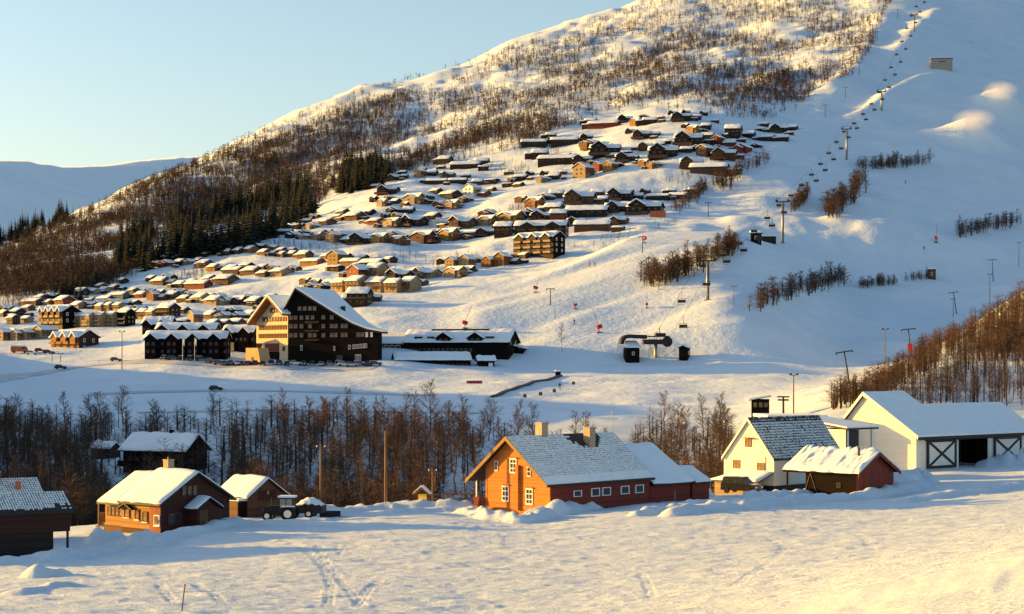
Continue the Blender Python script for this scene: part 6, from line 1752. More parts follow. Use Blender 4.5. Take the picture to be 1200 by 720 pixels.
# ropes
for sd, lab in ((-1, 'left hauling rope of the chairlift running up the ski hill'), (1, 'right hauling rope of the chairlift running up the ski hill')):
    m = MB()
    for a, b in zip(hd[:-1], hd[1:]):
        n = 8; p = None
        for k in range(n + 1):
            f = k / n; q = a.lerp(b, f) + ACROSS * (3.1 * sd); q.z -= 4 * f * (1 - f) * (b - a).length * 0.012
            if p is not None: m.tube(p, q, 0.045, None, 4, False)
            p = q
    tag(m.build('hauling_rope', 'dark_steel'), lab, 'rope')
def chair_meshes():
    h = MB(); h.tube((0, 0, 0), (0, 0.1, -2.4), 0.06).tube((-1.1, 0.1, -2.4), (1.1, 0.1, -2.4), 0.06)
    for x in (-1.1, 1.1): h.tube((x, 0.1, -2.4), (x, -0.3, -3.6), 0.05)
    s = MB().box(-1.25, 1.25, -0.75, -0.15, -3.72, -3.55); b = MB().box(-1.25, 1.25, -0.12, -0.02, -3.5, -2.75)
    f = MB().tube((-0.9, -1.0, -4.3), (0.9, -1.0, -4.3), 0.05).tube((0, -0.9, -3.7), (0, -1.0, -4.3), 0.04)
    return [('hanger', h.data('hanger', 'dark_steel')), ('seat', s.data('seat', 'dark_paint')), ('backrest', b.data('backrest', 'dark_paint')), ('footrest', f.data('footrest', 'dark_steel'))]
CH = chair_meshes()
def chair(loc, lab, s=1.0):
    o = empty('lift_chair', loc, LRZ); o.scale = (s, s, s); tag(o, lab, 'chairlift chair', 'chairs hanging on the chairlift')
    for n, me in CH: obj(n, me, o)
for sd, rope in ((-1, 'left'), (1, 'right')):
    cnt = 0
    for si, (a, b) in enumerate(zip(hd[:-1], hd[1:])):
        n = max(2, int((b - a).length / 46))
        for k in range(n):
            f = (k + (0.62 if sd > 0 else 0.22)) / n
            q = a.lerp(b, f) + ACROSS * (3.1 * sd); q.z -= 4 * f * (1 - f) * (b - a).length * 0.012
            if q.z / q.y * F > HZ + 20: continue
            cnt += 1
            nth = ORD[cnt - 1] if cnt <= len(ORD) else 'number ' + str(cnt)
            seg = ['between station and tall tower', 'between the first two towers', 'between second and third tower', 'between third and fourth tower', 'below the highest tower', 'above the highest tower'][si]
            chair(q, f'dark chairlift chair on the {rope} rope, {nth} up, {seg}', 1.25)
# ------------------------------------------------------------------ small huts of the ski area
def hut(name, lab, px, py, w_px, h_px, mat, theta=-12, pitch=0.45, win=True, cat='hut', snow=0.45, ratio=0.8, roofmat='wood_black'):
    x, y, z = ray(px, py); L = w_px / F * y * 0.86; H = h_px / F * y; W = L * ratio / 2; r = H; e = H - W * pitch
    o = empty(name, (x, y, z - 0.15), math.radians(theta)); tag(o, lab, cat)
    gable_wall(o, L * 0.92, W * 0.92, e + 0.02, r - 0.1, -2, mat)
    rf = slab_roof(o, L * 1.12, W * 1.12, e - W * pitch * 0.12, r, 0.15, roofmat); snow_v('snow_layer', rf, L * 1.12, W * 1.12, e - W * pitch * 0.12 + 0.15, r + 0.17, snow, nx=8, seed=len(COL.objects) % 30)
    if win:
        far_window(o, 0, -W * 0.92, e * 0.55, L * 0.22, e * 0.35); boxpart(o, 'door', 'wood_brown', L * 0.22, L * 0.36, -W * 0.92 - 0.06, -W * 0.92 - 0.005, 0, e * 0.75)
    return o
hut('ski_hut', 'small black gabled hut just right of the lift station', 802, 420, 16, 15, 'wood_black', 70)
hut('shelter', 'little dark shelter with snow on top beside the second lift tower', 886, 285, 15, 14, 'wood_black')
boxw = ray(900, 284); p = MB().box(-4, 4, -1.6, 1.6, -1, 3.0).build('container', 'wood_dark'); p.location = (boxw[0], boxw[1], boxw[2]); tag(p, 'dark storage container right of the little mid-slope shelter', 'container')
obj('snow_layer', MB().box(-4.02, 4.02, -1.62, 1.62, 3.004, 3.5).data('snow_layer', 'snow_roof'), p)
hut('shed', 'small brown shed at the end of the low bare trees on the piste', 1092, 327, 11, 12, 'wood_brown', -10, 0.2)
x, y, z = ray(771, 254); p = MB().box(-4.4, 4.4, -1.5, 1.5, -1.5, 3.2).build('container', 'orange_paint'); p.location = (x, y, z); p.rotation_euler = (0, 0, -0.15); tag(p, 'orange container on the snow below the dark cabin row', 'container')
for k in range(6): obj('door_bar', MB().box(-3.9 + k * 1.5, -3.75 + k * 1.5, -1.56, -1.5, -0.2, 3.0).data('door_bar', 'wood_brown'), p)
x, y, z = ray(1103, 81)
o = empty('slope_building', (x, y, z + 1.0), math.radians(-6)); tag(o, 'flat-roofed tan building alone high on the right ski slope', 'building')
boxpart(o, 'wall', 'concrete', -9.6, 9.6, -3, 3, -6, 7.6); boxpart(o, 'roof', 'dark_steel', -10.0, 10.0, -3.4, 3.4, 7.6, 8.2); boxpart(o, 'snow_layer', 'snow_roof', -9.9, 9.9, -3.3, 3.3, 8.205, 8.7)
for xx in (-2.2, 1.0): boxpart(o, 'hatch', 'wood_brown', xx, xx + 2.4, -3.08, -3.0, 4.6, 5.6)
# platform hut above the white house roof
x, y, z = at(891, 489, 385); gz = zg(x, y)
o = empty('lift_hut', (x, y, gz), math.radians(-8)); tag(o, 'dark glazed hut with slanting snow roof above the white house ridge', 'hut'); zt = (HZ - 463) / F * 385 - gz
boxpart(o, 'wall', 'wood_black', -1.9, 1.9, -1.6, 1.6, -0.5, zt - 0.9)
MB().hexa([(-2.3, -2, zt - 1.25), (2.3, -2, zt - 0.35), (2.3, 2, zt - 0.35), (-2.3, 2, zt - 1.25)], [(-2.3, -2, zt - 1.1), (2.3, -2, zt - 0.2), (2.3, 2, zt - 0.2), (-2.3, 2, zt - 1.1)]).build('roof', 'dark_paint', o)
MB().hexa([(-2.35, -2.02, zt - 1.096), (2.3, -2.02, zt - 0.196), (2.3, 2.02, zt - 0.196), (-2.35, 2.02, zt - 1.096)], [(-2.3, -1.95, zt - 0.7), (2.2, -1.95, zt + 0.15), (2.2, 1.95, zt + 0.15), (-2.3, 1.95, zt - 0.7)]).build('snow_layer', 'snow_roof', o)
for xx in (-1.1, 0.1, 1.2): far_window(o, xx, -1.6, zt - 2.1, 0.95, 1.2, '-y', 'wood_dark')
# ------------------------------------------------------------------ drag lifts, lamp posts, poles
def tee_pole(px, b, t, lab, tilt=0.0, arm=1.6, name='drag_lift_pole', grp='drag lift poles', box=None):
    x, y, z = ray(px, b); H = (b - t) / F * y
    o = empty(name, (x, y, z - 0.2), -0.2); o.rotation_euler = (0, tilt, -0.2); tag(o, lab, 'lift pole', grp)
    MB().tube((0, 0, -1), (0, 0, H), 0.24, 0.16, 8).build('mast', 'dark_steel', o)
    MB().box(-arm, arm, -0.12, 0.12, H - 0.15, H + 0.15).build('crossarm', 'dark_steel', o)
    for s in (-1, 1):
        MB().tube((s * arm, -0.7, H - 0.25), (s * arm, 0.7, H - 0.25), 0.22, None, 8).build('sheave', 'dark_steel', o)
    if box: MB().box(-0.7, 0.7, -0.7, 0.7, H * 0.25, H * 0.25 + 2.4).build('padding', box, o)
for i, (px, b, t) in enumerate([(645, 358, 338), (753, 297, 277), (830, 254, 237), (967, 138, 123), (991, 114, 102), (1007, 88, 74), (1028, 48, 37), (1052, 22, 11)]):
    tee_pole(px, b, t, ['lowest', 'second lowest', 'third lowest', 'fourth', 'fifth', 'third highest', 'second highest', 'highest'][i] + ' thin T-shaped pole of the long drag lift')
for px, b, t, tl, bx, lab in [(996, 452, 411, -0.16, None, 'leaning T-pole at the left end of the knoll drag lift'), (1068, 420, 385, -0.10, 'red_paint', 'T-pole with red padding, second of the knoll drag lift'),
                           (1121, 368, 342, -0.14, None, 'leaning T-pole in the middle of the knoll drag lift'), (1164, 330, 304, -0.05, None, 'double-armed T-pole above the rust-brown thicket')]:
    tee_pole(px, b, t, lab, tl, 2.0, 'drag_lift_pole', 'knoll drag lift poles', bx)
x, y, z = at(918, 490, 388); z = zg(x, y); o = empty('drag_lift_pole', (x, y, z), 0); tag(o, 'sturdy T-pole between the glazed hut and the lamp post', 'lift pole', 'knoll drag lift poles'); H = (HZ - 465) / F * 388 - z
MB().tube((0, 0, -1), (0, 0, H), 0.26, 0.2, 8).build('mast', 'dark_steel', o); MB().box(-1.3, 1.3, -0.15, 0.15, H - 0.2, H + 0.1).build('crossarm', 'dark_steel', o); MB().box(-1.2, 1.1, -0.3, 0.3, H - 0.9, H - 0.55).build('sheave_train', 'dark_steel', o)
def lamp_post(px, b, t, lab, Y=None):
    x, y, z = ray(px, b) if Y is None else at(px, b, Y)
    H = (b - t) / F * y
    o = empty('lamp_post', (x, y, z - 0.2), 0.3); tag(o, lab, 'lamp post', 'lamp posts of the ski area')
    MB().tube((0, 0, -1), (0, 0, H), 0.17, 0.11, 8).build('pole', 'pole_wood', o)
    MB().box(-0.9, 0.9, -0.06, 0.06, H - 0.2, H - 0.08).build('arm', 'dark_steel', o)
    for s in (-0.8, 0.8): MB().box(s - 0.25, s + 0.25, -0.35, 0.1, H - 0.1, H + 0.25).build('floodlight', 'dark_steel', o)
lamp_post(1037, 437, 385, 'lamp post standing alone left of the red-padded lift pole'); lamp_post(1194, 312, 284, 'lamp post at the right picture edge above the thicket')
lamp_post(1160, 357, 321, 'lamp post rising out of the rust-brown thicket'); lamp_post(930, 489, 438, 'tall thin lamp post behind the white house roof', 388)
lamp_post(143, 434, 388, 'tall thin lamp post left of the black apartment row'); lamp_post(860, 358, 335, 'thin lamp post right of the tall pale lift tower')
lamp_post(1117, 372, 350, 'short lamp post left of the leaning middle T-pole'); lamp_post(61, 424, 414, 'left one of two short posts by the road at left'); lamp_post(71, 424, 414, 'right one of two short posts by the road at left')
def utility_pole(px, b, t, Y, lab, arm=True, r=0.13):
    x, y, z = at(px, b, Y); z = zg(x, y) - 0.2; H = (HZ - t) / F * Y - z
    o = empty('utility_pole', (x, y, z), 0.15); tag(o, lab, 'pole', 'wooden utility poles')
    MB().tube((0, 0, -1), (0, 0, H), r, r * 0.8, 8).build('pole', 'pole_wood', o, True)
    if arm:
        MB().box(-0.5, 0.5, -0.05, 0.05, H - 0.35, H - 0.25).build('crossarm', 'pole_wood', o)
        for s in (-0.4, 0.4): MB().tube((s, 0, H - 0.25), (s, 0, H - 0.08), 0.05).build('insulator', 'white_paint', o)
utility_pole(376, 606, 521, 174, 'wooden utility pole right beside the dark bin and tractor'); utility_pole(452, 598, 505, 184, 'tallest wooden utility pole at the edge of the river wood', False, 0.16)
utility_pole(507, 591, 549, 191, 'short wooden pole behind the yellow notice stand', True, 0.11); utility_pole(139, 500, 470, 400, 'dark wooden pole with strut on the river bank', False, 0.1)
utility_pole(313, 500, 485, 410, 'thin pole behind the river wood near the middle', False, 0.1)
# wires between the farm poles
# ------------------------------------------------------------------ vehicles
def car_parts():
    body = MB()
    prof = [(-2.1, 0.35), (2.1, 0.35), (2.15, 0.7), (2.0, 0.95), (1.0, 1.02), (-1.9, 1.05), (-2.15, 0.85)]
    body.prism(prof, -0.86, 0.86, 'y'); b = body.data('body', 'car_black'); fix_normals(b)
    cab = MB(); cab.hexa([(-1.95, -0.82, 1.03), (0.95, -0.82, 1.0), (0.95, 0.82, 1.0), (-1.95, 0.82, 1.03)], [(-1.6, -0.66, 1.52), (0.15, -0.66, 1.52), (0.15, 0.66, 1.52), (-1.6, 0.66, 1.52)]); c = cab.data('cabin', 'glass')
    rf = MB().hexa([(-1.62, -0.67, 1.515), (0.2, -0.67, 1.515), (0.2, 0.67, 1.515), (-1.62, 0.67, 1.515)], [(-1.5, -0.6, 1.6), (0.05, -0.6, 1.6), (0.05, 0.6, 1.6), (-1.5, 0.6, 1.6)]).data('roof', 'car_black')
    wh = MB().tube((0, -0.11, 0), (0, 0.11, 0), 0.33, None, 12).data('wheel', 'rubber')
    hl = MB().box(-0.03, 0.03, -0.2, 0.2, -0.08, 0.08).data('headlight', 'white_paint')
    return b, c, rf, wh, hl
CARM = car_parts()
def car(loc, rz, colour, lab, grp=None, s=1.0, snow=False, cat='car'):
    o = empty('parked_car' if grp else 'car', loc, rz); o.scale = (s, s, s); tag(o, lab, cat, grp)
    for nm, me in (('body', CARM[0]), ('cabin', CARM[1]), ('roof', CARM[2])):
        c = obj(nm, me, o)
        if nm != 'cabin':
            c.material_slots[0].link = 'OBJECT'; c.material_slots[0].material = MATS['snow_roof' if (snow and nm == 'roof') else 'car_' + colour]
    for x in (-1.3, 1.35):
        for y in (-0.82, 0.82): w = obj('wheel', CARM[3], o); w.location = (x, y, 0.33)
    for y in (-0.6, 0.6): w = obj('headlight', CARM[4], o); w.location = (2.14, y, 0.72)
    return o
rc = random.Random(12)
cars = [192, 203, 213, 223, 236, 246, 257, 264, 271, 278, 284, 291, 299, 308, 318, 327, 336, 346, 356, 366, 377, 386, 395, 403, 412, 421, 430, 440]
cols = ['black', 'grey', 'silver', 'black', 'blue', 'black', 'red', 'white', 'grey', 'black']
for i, px in enumerate(cars):
    py = np.interp(px, [190, 240, 260, 440], [422, 423, 428, 429.5]) + rc.uniform(-1, 1)
    x, y, z = ray(px, py); cl = cols[rc.randrange(len(cols))]
    nth = (ORD[i] if i < len(ORD) else {18: 'tenth', 19: 'ninth', 20: 'eighth', 21: 'seventh', 22: 'sixth', 23: 'fifth', 24: 'fourth', 25: 'third', 26: 'second', 27: 'first'}[i]) + (' from left' if i < len(ORD) else ' from right')
    car((x, y, z + 0.05), rc.choice([1.57, 1.4, -1.5, 0.2, 1.75]) + rc.uniform(-0.1, 0.1), cl, f'{cl} car, {nth} in the car park row before hotel and apartments', 'cars in the hotel car park', 1.08, rc.random() < 0.4)
x, y, z = ray(253, 458); car((x, y, z + 0.05), 0.0, 'black', 'black car driving on the lower road below the hotel')
x, y, z = ray(71, 433); car((x, y, z + 0.05), 0.15, 'black', 'dark car on the road at left below the red block')
x, y, z = ray(136, 424); car((x, y, z + 0.05), 0.1, 'grey', 'grey car by the tall lamp post at left', None, 1.0, True)
for px, py, cl, lab in ((37, 416, 'white', 'white car among the vehicles at the left picture edge'), (47, 413, 'red', 'red car right of the orange van at the left'), (57, 415, 'blue', 'blue car beside the two short posts')):
    x, y, z = ray(px, py); car((x, y, z + 0.05), 0.2, cl, lab)
x, y, z = ray(23, 414)
o = empty('van', (x, y, z + 0.05), 0.1); tag(o, 'long orange van parked at the left picture edge', 'van')
m = MB(); m.prism([(-3.2, 0.5), (3.0, 0.5), (3.1, 1.4), (2.5, 2.5), (-3.2, 2.6)], -1.05, 1.05, 'y'); b_ = m.build('body', 'orange_paint', o); fix_normals(b_.data)
boxpart(o, 'side_window', 'glass', 0.9, 2.3, -1.08, -1.05, 1.5, 2.2); boxpart(o, 'roof_snow', 'snow_roof', -3.1, 2.4, -1.0, 1.0, 2.61, 2.9)
for xx in (-2.1, 2.0):
    for yy in (-0.98, 0.98): w = obj('wheel', CARM[3], o); w.location = (xx, yy, 0.4); w.scale = (1.2, 1.2, 1.2)
# black estate car by the white house
x, y, z = at(869, 582, 200); z = zg(x, y) + 0.15
o = empty('estate_car', (x, y, z + 0.1), math.radians(-38)); tag(o, 'black estate car parked under the white house porch', 'car')
m = MB(); m.prism([(-2.2, 0.35), (2.2, 0.35), (2.25, 0.8), (2.05, 1.05), (1.2, 1.12), (-2.15, 1.12)], -0.9, 0.9, 'y'); b_ = m.build('body', 'car_black', o); fix_normals(b_.data)
m = MB(); m.hexa([(-2.13, -0.86, 1.125), (1.15, -0.86, 1.125), (1.15, 0.86, 1.125), (-2.13, 0.86, 1.125)], [(-1.95, -0.72, 1.72), (0.45, -0.72, 1.72), (0.45, 0.72, 1.72), (-1.95, 0.72, 1.72)]); c_ = m.build('cabin', 'car_black', o)
MB().hexa([(-2.0, -0.75, 1.724), (0.5, -0.75, 1.724), (0.5, 0.75, 1.724), (-2.0, 0.75, 1.724)], [(-1.85, -0.66, 1.85), (0.4, -0.66, 1.85), (0.4, 0.66, 1.85), (-1.85, 0.66, 1.85)]).build('roof', 'car_black', o)
for xa, xb in ((-1.85, -1.05), (-0.95, -0.1), (0.0, 0.62)):
    for s in (-1, 1):
        MB().hexa([(xa, s * 0.862, 1.2), (xb, s * 0.862, 1.2), (xb, s * 0.845, 1.2), (xa, s * 0.845, 1.2)], [(xa, s * 0.765, 1.62), (xb - 0.1, s * 0.765, 1.62), (xb - 0.1, s * 0.745, 1.62), (xa, s * 0.745, 1.62)]).build('window', 'glass', c_)
for xx in (-1.4, 1.4):
    for yy in (-0.85, 0.85): w = obj('wheel', CARM[3], o); w.location = (xx, yy, 0.34)
for yy in (-0.65, 0.65): w = obj('headlight', CARM[4], o); w.location = (2.24, yy, 0.75)
# tractor with a snow-loaded trailer
x, y, z = flat_at(332, 613, -15.25) + (0,); z = zg(x, y)
o = empty('tractor', (x, y, z + 0.02), math.radians(172)); o.scale = (0.88, 0.88, 0.84); tag(o, 'dark tractor with snowy cab roof standing in front of the garage', 'tractor')
m = MB(); m.prism([(0.3, 0.75), (2.1, 0.75), (2.15, 1.35), (1.9, 1.55), (0.3, 1.7)], -0.42, 0.42, 'y'); b_ = m.build('bonnet', 'dark_paint', o); fix_normals(b_.data)
boxpart(o, 'chassis', 'dark_steel', -1.3, 2.0, -0.3, 0.3, 0.5, 0.76)
cabn = empty('cab_tmp'); bpy.data.objects.remove(cabn)
cb = boxpart(o, 'cab', 'dark_paint', -1.25, 0.3, -0.72, 0.72, 0.78, 1.45)
for xx in (-1.22, -0.5, 0.2):
    for yy in (-0.7, 0.62): boxpart(cb, 'cab_pillar', 'dark_paint', xx, xx + 0.08, yy, yy + 0.08, 1.45, 2.45)
for yy in (-0.68, 0.66):
    boxpart(cb, 'cab_window', 'steel', -1.14, -0.5, yy, yy + 0.02, 1.46, 2.44); boxpart(cb, 'cab_window', 'steel', -0.42, 0.2, yy, yy + 0.02, 1.46, 2.44)
rfc = boxpart(o, 'cab_roof', 'dark_paint', -1.35, 0.42, -0.8, 0.8, 2.45, 2.58); boxpart(rfc, 'snow_layer', 'snow_roof', -1.33, 0.40, -0.78, 0.78, 2.584, 2.78)
def wheel(par, x, y, r, w):
    t = MB().tube((x, y - w / 2, r), (x, y + w / 2, r), r, None, 20).build('wheel', 'rubber', par); MB().tube((x, y - w / 2 - 0.02, r), (x, y + w / 2 + 0.02, r), r * 0.55, None, 14).build('rim', 'white_paint', t)
for yy in (-0.85, 0.85): wheel(o, -0.75, yy, 0.78, 0.42); wheel(o, 1.55, yy, 0.52, 0.32)
for yy in (-0.92, 0.92): boxpart(o, 'mudguard', 'snow_roof', -1.5, -0.1, yy - 0.2, yy + 0.2, 1.58, 1.68)
MB().tube((1.2, 0.3, 1.5), (1.2, 0.3, 2.5), 0.05).build('exhaust', 'dark_steel', o)
for yy in (-0.25, 0.25): boxpart(o, 'headlight', 'white_paint', 2.14, 2.18, yy - 0.1, yy + 0.1, 1.1, 1.28)
x, y, z = flat_at(362, 610, -15.2) + (0,); z = zg(x, y)
o = empty('trailer', (x, y, z + 0.02), math.radians(172)); tag(o, 'dark trailer heaped with snow behind the tractor', 'trailer')
boxpart(o, 'bed', 'dark_paint', -1.5, 1.2, -0.95, 0.95, 0.45, 1.15); wheel(o, -0.2, -0.85, 0.4, 0.25); wheel(o, -0.2, 0.85, 0.4, 0.25); boxpart(o, 'drawbar', 'dark_steel', 1.2, 2.1, -0.06, 0.06, 0.5, 0.62)
xs = np.linspace(-1.45, 1.15, 14); ys = np.linspace(-0.9, 0.9, 10); V = []
for a in xs:
    for b in ys: V.append((a, b, 1.15 + 0.75 * (1 - ((a + 0.15) / 1.35) ** 2) * (1 - (b / 0.95) ** 2) ** 0.6 + 0.08 * math.sin(a * 9 + b * 7)))
Q = [(i * 10 + j, (i + 1) * 10 + j, (i + 1) * 10 + j + 1, i * 10 + j + 1) for i in range(13) for j in range(9)]
obj('snow_load', mesh_np('snow_load', V, Q, 'snow_roof', True), o)
x, y, z = flat_at(387, 608, -15.2) + (0,); z = zg(x, y)
p = MB().box(-1.0, 1.0, -0.5, 0.5, -0.3, 0.65).build('bin', 'dark_paint'); p.location = (x, y, z); p.rotation_euler = (0, 0, 0.1); tag(p, 'dark low bin right of the utility pole', 'bin')
obj('snow_layer', MB().box(-1.02, 1.02, -0.52, 0.52, 0.654, 0.78).data('snow_layer', 'snow_roof'), p)
# ------------------------------------------------------------------ small things round the farm
x, y, z = flat_at(495, 603, -15.0) + (0,); y = 185; x = (495 - 600) / F * y; z = zg(x, y)
o = empty('notice_stand', (x, y, z), math.radians(-20)); tag(o, 'little gabled wooden stand with a yellow panel by the fence', 'notice board')
for xx in (-0.55, 0.55): boxpart(o, 'post', 'wood_brown', xx - 0.06, xx + 0.06, -0.06, 0.06, -0.5, 1.35)
boxpart(o, 'panel', 'yellow_paint', -0.45, 0.49, -0.05, 0.05, 0.05, 1.25)
for s in (-1, 1): boxpart(o, 'foot', 'wood_brown', s * 0.55 - 0.05, s * 0.55 + 0.05, -0.6, 0.6, -0.1, 0.0)
rf = MB(); rf.prism([(-0.95, 1.2), (0, 1.95), (0.95, 1.2), (0.95, 1.28), (0, 2.05), (-0.95, 1.28)], -0.4, 0.4, 'y'); r_ = rf.build('roof', 'wood_orange', o); fix_normals(r_.data)
rf = MB(); rf.prism([(-0.95, 1.285), (0, 2.055), (0.95, 1.285), (0.9, 1.4), (0, 2.18), (-0.9, 1.4)], -0.38, 0.38, 'y'); r2 = rf.build('snow_layer', 'snow_roof', r_); fix_normals(r2.data)
Y = 190.0; pts = [(503, 0), (525, 0), (545, 0), (562, 0)]
x0 = (503 - 600) / F * Y; gz = zg(x0, Y)
o = empty('fence', (x0, Y, gz), 0); tag(o, 'plain wooden rail fence left of the red farmhouse', 'fence')
for px, _ in pts:
    xx = (px - 503) / F * Y; boxpart(o, 'post', 'pole_wood', xx - 0.06, xx + 0.06, -0.06, 0.06, -0.6, 1.25)
L_ = (562 - 503) / F * Y
for zz in (0.55, 1.0): boxpart(o, 'rail', 'pole_wood', -0.2, L_ + 0.2, -0.10, -0.065, zz, zz + 0.12)
def stake(px, b, t, Y, lab, mat, tilt):
    x = (px - 600) / F * Y; z = zg(x, Y); H = (b - t) / F * Y
    p = MB().tube((0, 0, -0.4), (0, 0, H), 0.035, 0.03, 8).build('marker_stake', mat); p.location = (x, Y, z); p.rotation_euler = (0, tilt, 0); tag(p, lab, 'stake')
    obj('reflector', MB().tube((0, 0, H - 0.12), (0, 0, H), 0.045, None, 8).data('reflector', 'red_paint'), p)
stake(213, 722, 690, 97.5, 'rusty marker stake leaning in the snow at the bottom edge', 'wood_brown', 0.12); stake(791, 592, 575, 186, 'thin grey stake in the snow bank by the red annex', 'steel', 0)
stake(452, 607, 597, 178, 'thin stake at the far edge of the field', 'steel', 0)
# flags, signs, conveyor and markers of the ski area
for px, lab in ((214, 'left white flag on a pole before the black apartment row'), (228, 'right white flag on a pole before the black apartment row')):
    x, y, z = ray(px, 424); o = empty('flag_pole', (x, y, z), 0); H = 28 / F * y; tag(o, lab, 'flag', 'flags before the apartments')
    MB().tube((0, 0, -1), (0, 0, H), 0.09, 0.06).build('pole', 'white_paint', o)
    V = []; Q = []
    for i in range(7):
        for j in range(2): V.append((0.06 + 0.10 * i + 0.1 * j, 0.18 * math.sin(i * 1.1 + j), H - 0.1 - 2.6 * (1 - j) - 0.05 * i))
    Q = [(2 * i, 2 * i + 2, 2 * i + 3, 2 * i + 1) for i in range(6)]
    f = mesh_np('flag_cloth', V, Q, 'white_paint'); fo = obj('flag_cloth', f, o); md = fo.modifiers.new('t', 'SOLIDIFY'); md.thickness = 0.03
x, y, z = ray(271, 415); o = empty('sign_board', (x, y - 1, z), 0); tag(o, 'cream sign board at the right end of the apartment row', 'sign')
boxpart(o, 'panel', 'cream_render', -1.1, 1.1, -0.1, 0.1, 1.2, 4.2)
for s in (-0.9, 0.9): boxpart(o, 'post', 'dark_steel', s - 0.08, s + 0.08, -0.06, 0.06, -1, 1.2)
a = Vector(ray(577, 466)); b = Vector(ray(657, 441)); d = (b - a); rz = math.atan2(d.y, d.x); L_ = math.hypot(d.x, d.y)
o = empty('conveyor_lift', a, rz); tag(o, 'dark conveyor lift running up the nursery slope below the lodge', 'conveyor'); n = 14
for k in range(n):
    f0, f1 = k / n, (k + 1) / n; x0, x1 = f0 * L_, f1 * L_
    wz = [zg(*(a + d * f).to_2d()) - a.z + 0.15 for f in (f0, f1)]
    MB().hexa([(x0, -0.7, wz[0] - 0.5), (x1, -0.7, wz[1] - 0.5), (x1, 0.7, wz[1] - 0.5), (x0, 0.7, wz[0] - 0.5)], [(x0, -0.7, wz[0] + 0.35), (x1, -0.7, wz[1] + 0.35), (x1, 0.7, wz[1] + 0.35), (x0, 0.7, wz[0] + 0.35)]).build('belt_section', 'dark_paint', o)
hut('conveyor_hut', 'tiny dark hut at the top end of the conveyor lift', 654, 441, 8, 6, 'wood_black', 0, 0.3, False)
for i, (px, py) in enumerate([(615, 466), (633.5, 463.5), (649.6, 460), (672, 451)]):
    x, y, z = ray(px, py); p = MB().tube((0, -0.25, 0.5), (0, 0.25, 0.5), 0.55, None, 14).build('slalom_tyre', 'rubber'); p.location = (x, y, z)
    tag(p, ['leftmost', 'second', 'third', 'rightmost'][i] + ' dark round marker below the conveyor lift', 'marker', 'round markers on the nursery slope')
    obj('hub', MB().tube((0, -0.27, 0.5), (0, 0.27, 0.5), 0.2, None, 10).data('hub', 'steel'), p)
x, y, z = ray(556, 450); o = empty('safety_fence', (x, y, z), 0); tag(o, 'pink safety net on the bank below the low lodge building', 'fence')
boxpart(o, 'net', 'cloth_red', -2.4, 2.4, -0.03, 0.03, 0.1, 1.0)
for k in range(5): boxpart(o, 'post', 'dark_steel', -2.4 + 1.2 * k - 0.04, -2.4 + 1.2 * k + 0.04, -0.08, -0.031, -0.3, 1.1)
def snow_gun(px, py, lab, s=1.0, lance=True):
    x, y, z = ray(px, py); o = empty('snow_gun', (x, y, z), rc.uniform(0, 6)); o.scale = (s, s, s); tag(o, lab, 'snow gun', 'red snow guns')
    boxpart(o, 'sled', 'dark_steel', -0.7, 0.7, -0.5, 0.5, -0.2, 0.25); MB().tube((0, 0, 0.2), (0, 0, 1.2), 0.12).build('stand', 'dark_steel', o)
    MB().tube((-0.7, 0, 1.5), (0.8, 0, 1.9), 0.55, 0.62, 12).build('drum', 'red_paint', o)
    if lance: MB().tube((0.2, 0, 1.6), (-2.2, 0, 7.0), 0.06).build('lance', 'dark_steel', o)
for px, py, lab, s in ((628, 343, 'red snow gun left of the lowest T-pole', 1.2), (702, 390, 'dark red snow gun with upright lance above the lone birch', 1.3), (545, 385, 'red snow gun on the slope above the lodge roof', 1.3),
                       (1097, 284, 'red snow gun on the lit piste at right', 1.4), (755, 285, 'red snow gun at the second lowest T-pole', 1.2), (758, 361, 'small red snow gun right of the lower piste middle', 0.9), (674, 362, 'small red snow gun in the middle of the lower piste', 0.9), (840, 294, 'dark red snow gun by the tree clump', 1.0)):
    snow_gun(px, py, lab, s)
# skiers: one skinned body each
def skier_mesh(mat):
    me = bpy.data.meshes.new('body')
    J = [(0,0,0.95),(0,0.03,1.2),(0,-0.02,1.42),(0,-0.05,1.55),(0,-0.08,1.70),(-0.12,0,0.92),(-0.16,-0.16,0.5),(-0.16,0,0.08),(-0.16,-0.16,0.06),(0.12,0,0.92),(0.16,-0.16,0.5),(0.16,0,0.08),(0.16,-0.16,0.06),(-0.22,0,1.4),(-0.34,-0.1,1.15),(-0.3,-0.35,1.0),(0.22,0,1.4),(0.34,-0.1,1.15),(0.3,-0.35,1.0)]
    E = [(0,1),(1,2),(2,3),(3,4),(0,5),(5,6),(6,7),(7,8),(0,9),(9,10),(10,11),(11,12),(2,13),(13,14),(14,15),(2,16),(16,17),(17,18)]
    me.from_pydata(J, E, []); o = bpy.data.objects.new('tmp_body', me); COL.objects.link(o)
    md = o.modifiers.new('skin', 'SKIN')
    R = [0.17,0.18,0.19,0.07,0.13,0.11,0.085,0.06,0.06,0.11,0.085,0.06,0.06,0.08,0.06,0.05,0.08,0.06,0.05]
    for i, v in enumerate(me.skin_vertices[0].data): v.radius = (R[i], R[i]); v.use_root = i == 0
    o.modifiers.new('sub', 'SUBSURF').levels = 1
    dg = bpy.context.evaluated_depsgraph_get(); dg.update(); m2 = bpy.data.meshes.new_from_object(o.evaluated_get(dg)); bpy.data.objects.remove(o)
    m2.materials.clear(); m2.materials.append(MATS[mat]); m2.polygons.foreach_set('material_index', [0] * len(m2.polygons)); m2.polygons.foreach_set('use_smooth', [True] * len(m2.polygons))
    return m2
SK = {'cloth_red': skier_mesh('cloth_red'), 'cloth_dark': skier_mesh('cloth_dark')}
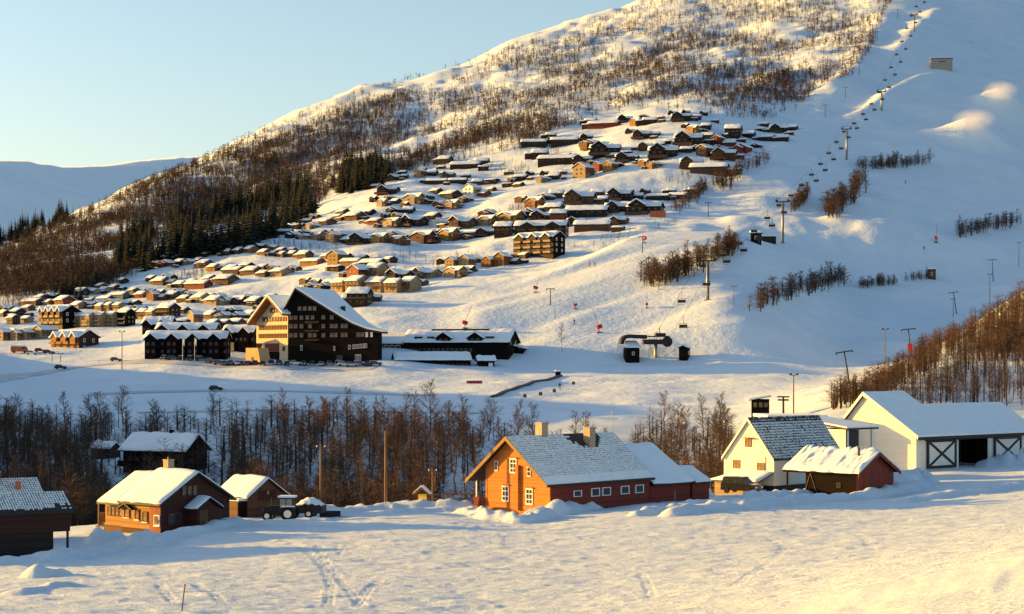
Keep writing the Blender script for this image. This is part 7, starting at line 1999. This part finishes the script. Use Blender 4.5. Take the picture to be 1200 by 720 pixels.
for px, py, mt, lab in ((691, 313, 'cloth_red', 'person skiing in red clothes, left one of the pair on the lit piste'), (697, 313, 'cloth_red', 'person skiing in red clothes, right one of the pair on the lit piste'),
                        (673, 380, 'cloth_dark', 'person in dark clothes skiing down the lower lit piste'), (1083, 293, 'cloth_dark', 'person in dark clothes skiing left of the red snow gun at right'),
                        (1138, 51, 'cloth_dark', 'person in dark clothes skiing high on the right slope'), (1061, 215, 'cloth_dark', 'person in dark clothes skiing below the long tree row'),
                        (656, 456, 'cloth_dark', 'person in dark clothes standing among the round markers')):
    x, y, z = ray(px, py); o = obj('person', SK[mt]); o.location = (x, y, z); o.rotation_euler = (0, 0, rc.uniform(-0.8, 0.8)); o.scale = (1.1, 1.1, 1.1); tag(o, lab, 'person', 'skiers on the hill')
    for s in (-0.16, 0.16): obj('ski', MB().box(s - 0.05, s + 0.05, -0.95, 0.8, -0.02, 0.03).data('ski', 'dark_paint'), o)
    obj('helmet', MB().tube((0, -0.08, 1.68), (0, -0.08, 1.84), 0.15, 0.10, 10).data('helmet', 'dark_paint'), o)

# blown snow hanging over the two machine-made heaps at upper right
def snow_plume(px, py, sx, sy, sz, dens):
    import bmesh
    x, y, z = ray(px, py)
    bm = bmesh.new(); bmesh.ops.create_icosphere(bm, subdivisions=3, radius=1.0); me = bpy.data.meshes.new('snow_plume'); bm.to_mesh(me); bm.free()
    m = bpy.data.materials.new('blown_snow_%d' % px); m.use_nodes = True; nt = m.node_tree; nt.nodes.clear()
    out = nt.nodes.new('ShaderNodeOutputMaterial'); pv = nt.nodes.new('ShaderNodeVolumePrincipled'); pv.inputs['Color'].default_value = (0.995, 0.995, 0.995, 1); pv.inputs['Anisotropy'].default_value = 0.2
    tc = nt.nodes.new('ShaderNodeTexCoord'); ln = nt.nodes.new('ShaderNodeVectorMath'); ln.operation = 'LENGTH'; nt.links.new(tc.outputs['Object'], ln.inputs[0])
    mr = nt.nodes.new('ShaderNodeMapRange'); mr.inputs['From Min'].default_value = 0.95; mr.inputs['From Max'].default_value = 0.15; mr.inputs['To Max'].default_value = dens; nt.links.new(ln.outputs['Value'], mr.inputs['Value'])
    nz = nt.nodes.new('ShaderNodeTexNoise'); nz.inputs['Scale'].default_value = 2.2; nt.links.new(tc.outputs['Object'], nz.inputs['Vector'])
    mu = nt.nodes.new('ShaderNodeMath'); mu.operation = 'MULTIPLY'; nt.links.new(mr.outputs[0], mu.inputs[0]); nt.links.new(nz.outputs[0], mu.inputs[1])
    nt.links.new(mu.outputs[0], pv.inputs['Density']); nt.links.new(pv.outputs[0], out.inputs['Volume'])
    me.materials.append(m); o = obj('snow_plume', me); o.location = (x, y - 4, z + sz * 0.35); o.scale = (sx, sy, sz)
    tag(o, 'sunlit cloud of blown snow over the %s snow heap on the right slope' % ('upper' if py < 130 else 'lower'), 'snow plume', kind='stuff')
snow_plume(1171, 113, 17, 13, 10, 0.12); snow_plume(1140, 147, 19, 14, 10, 0.12)
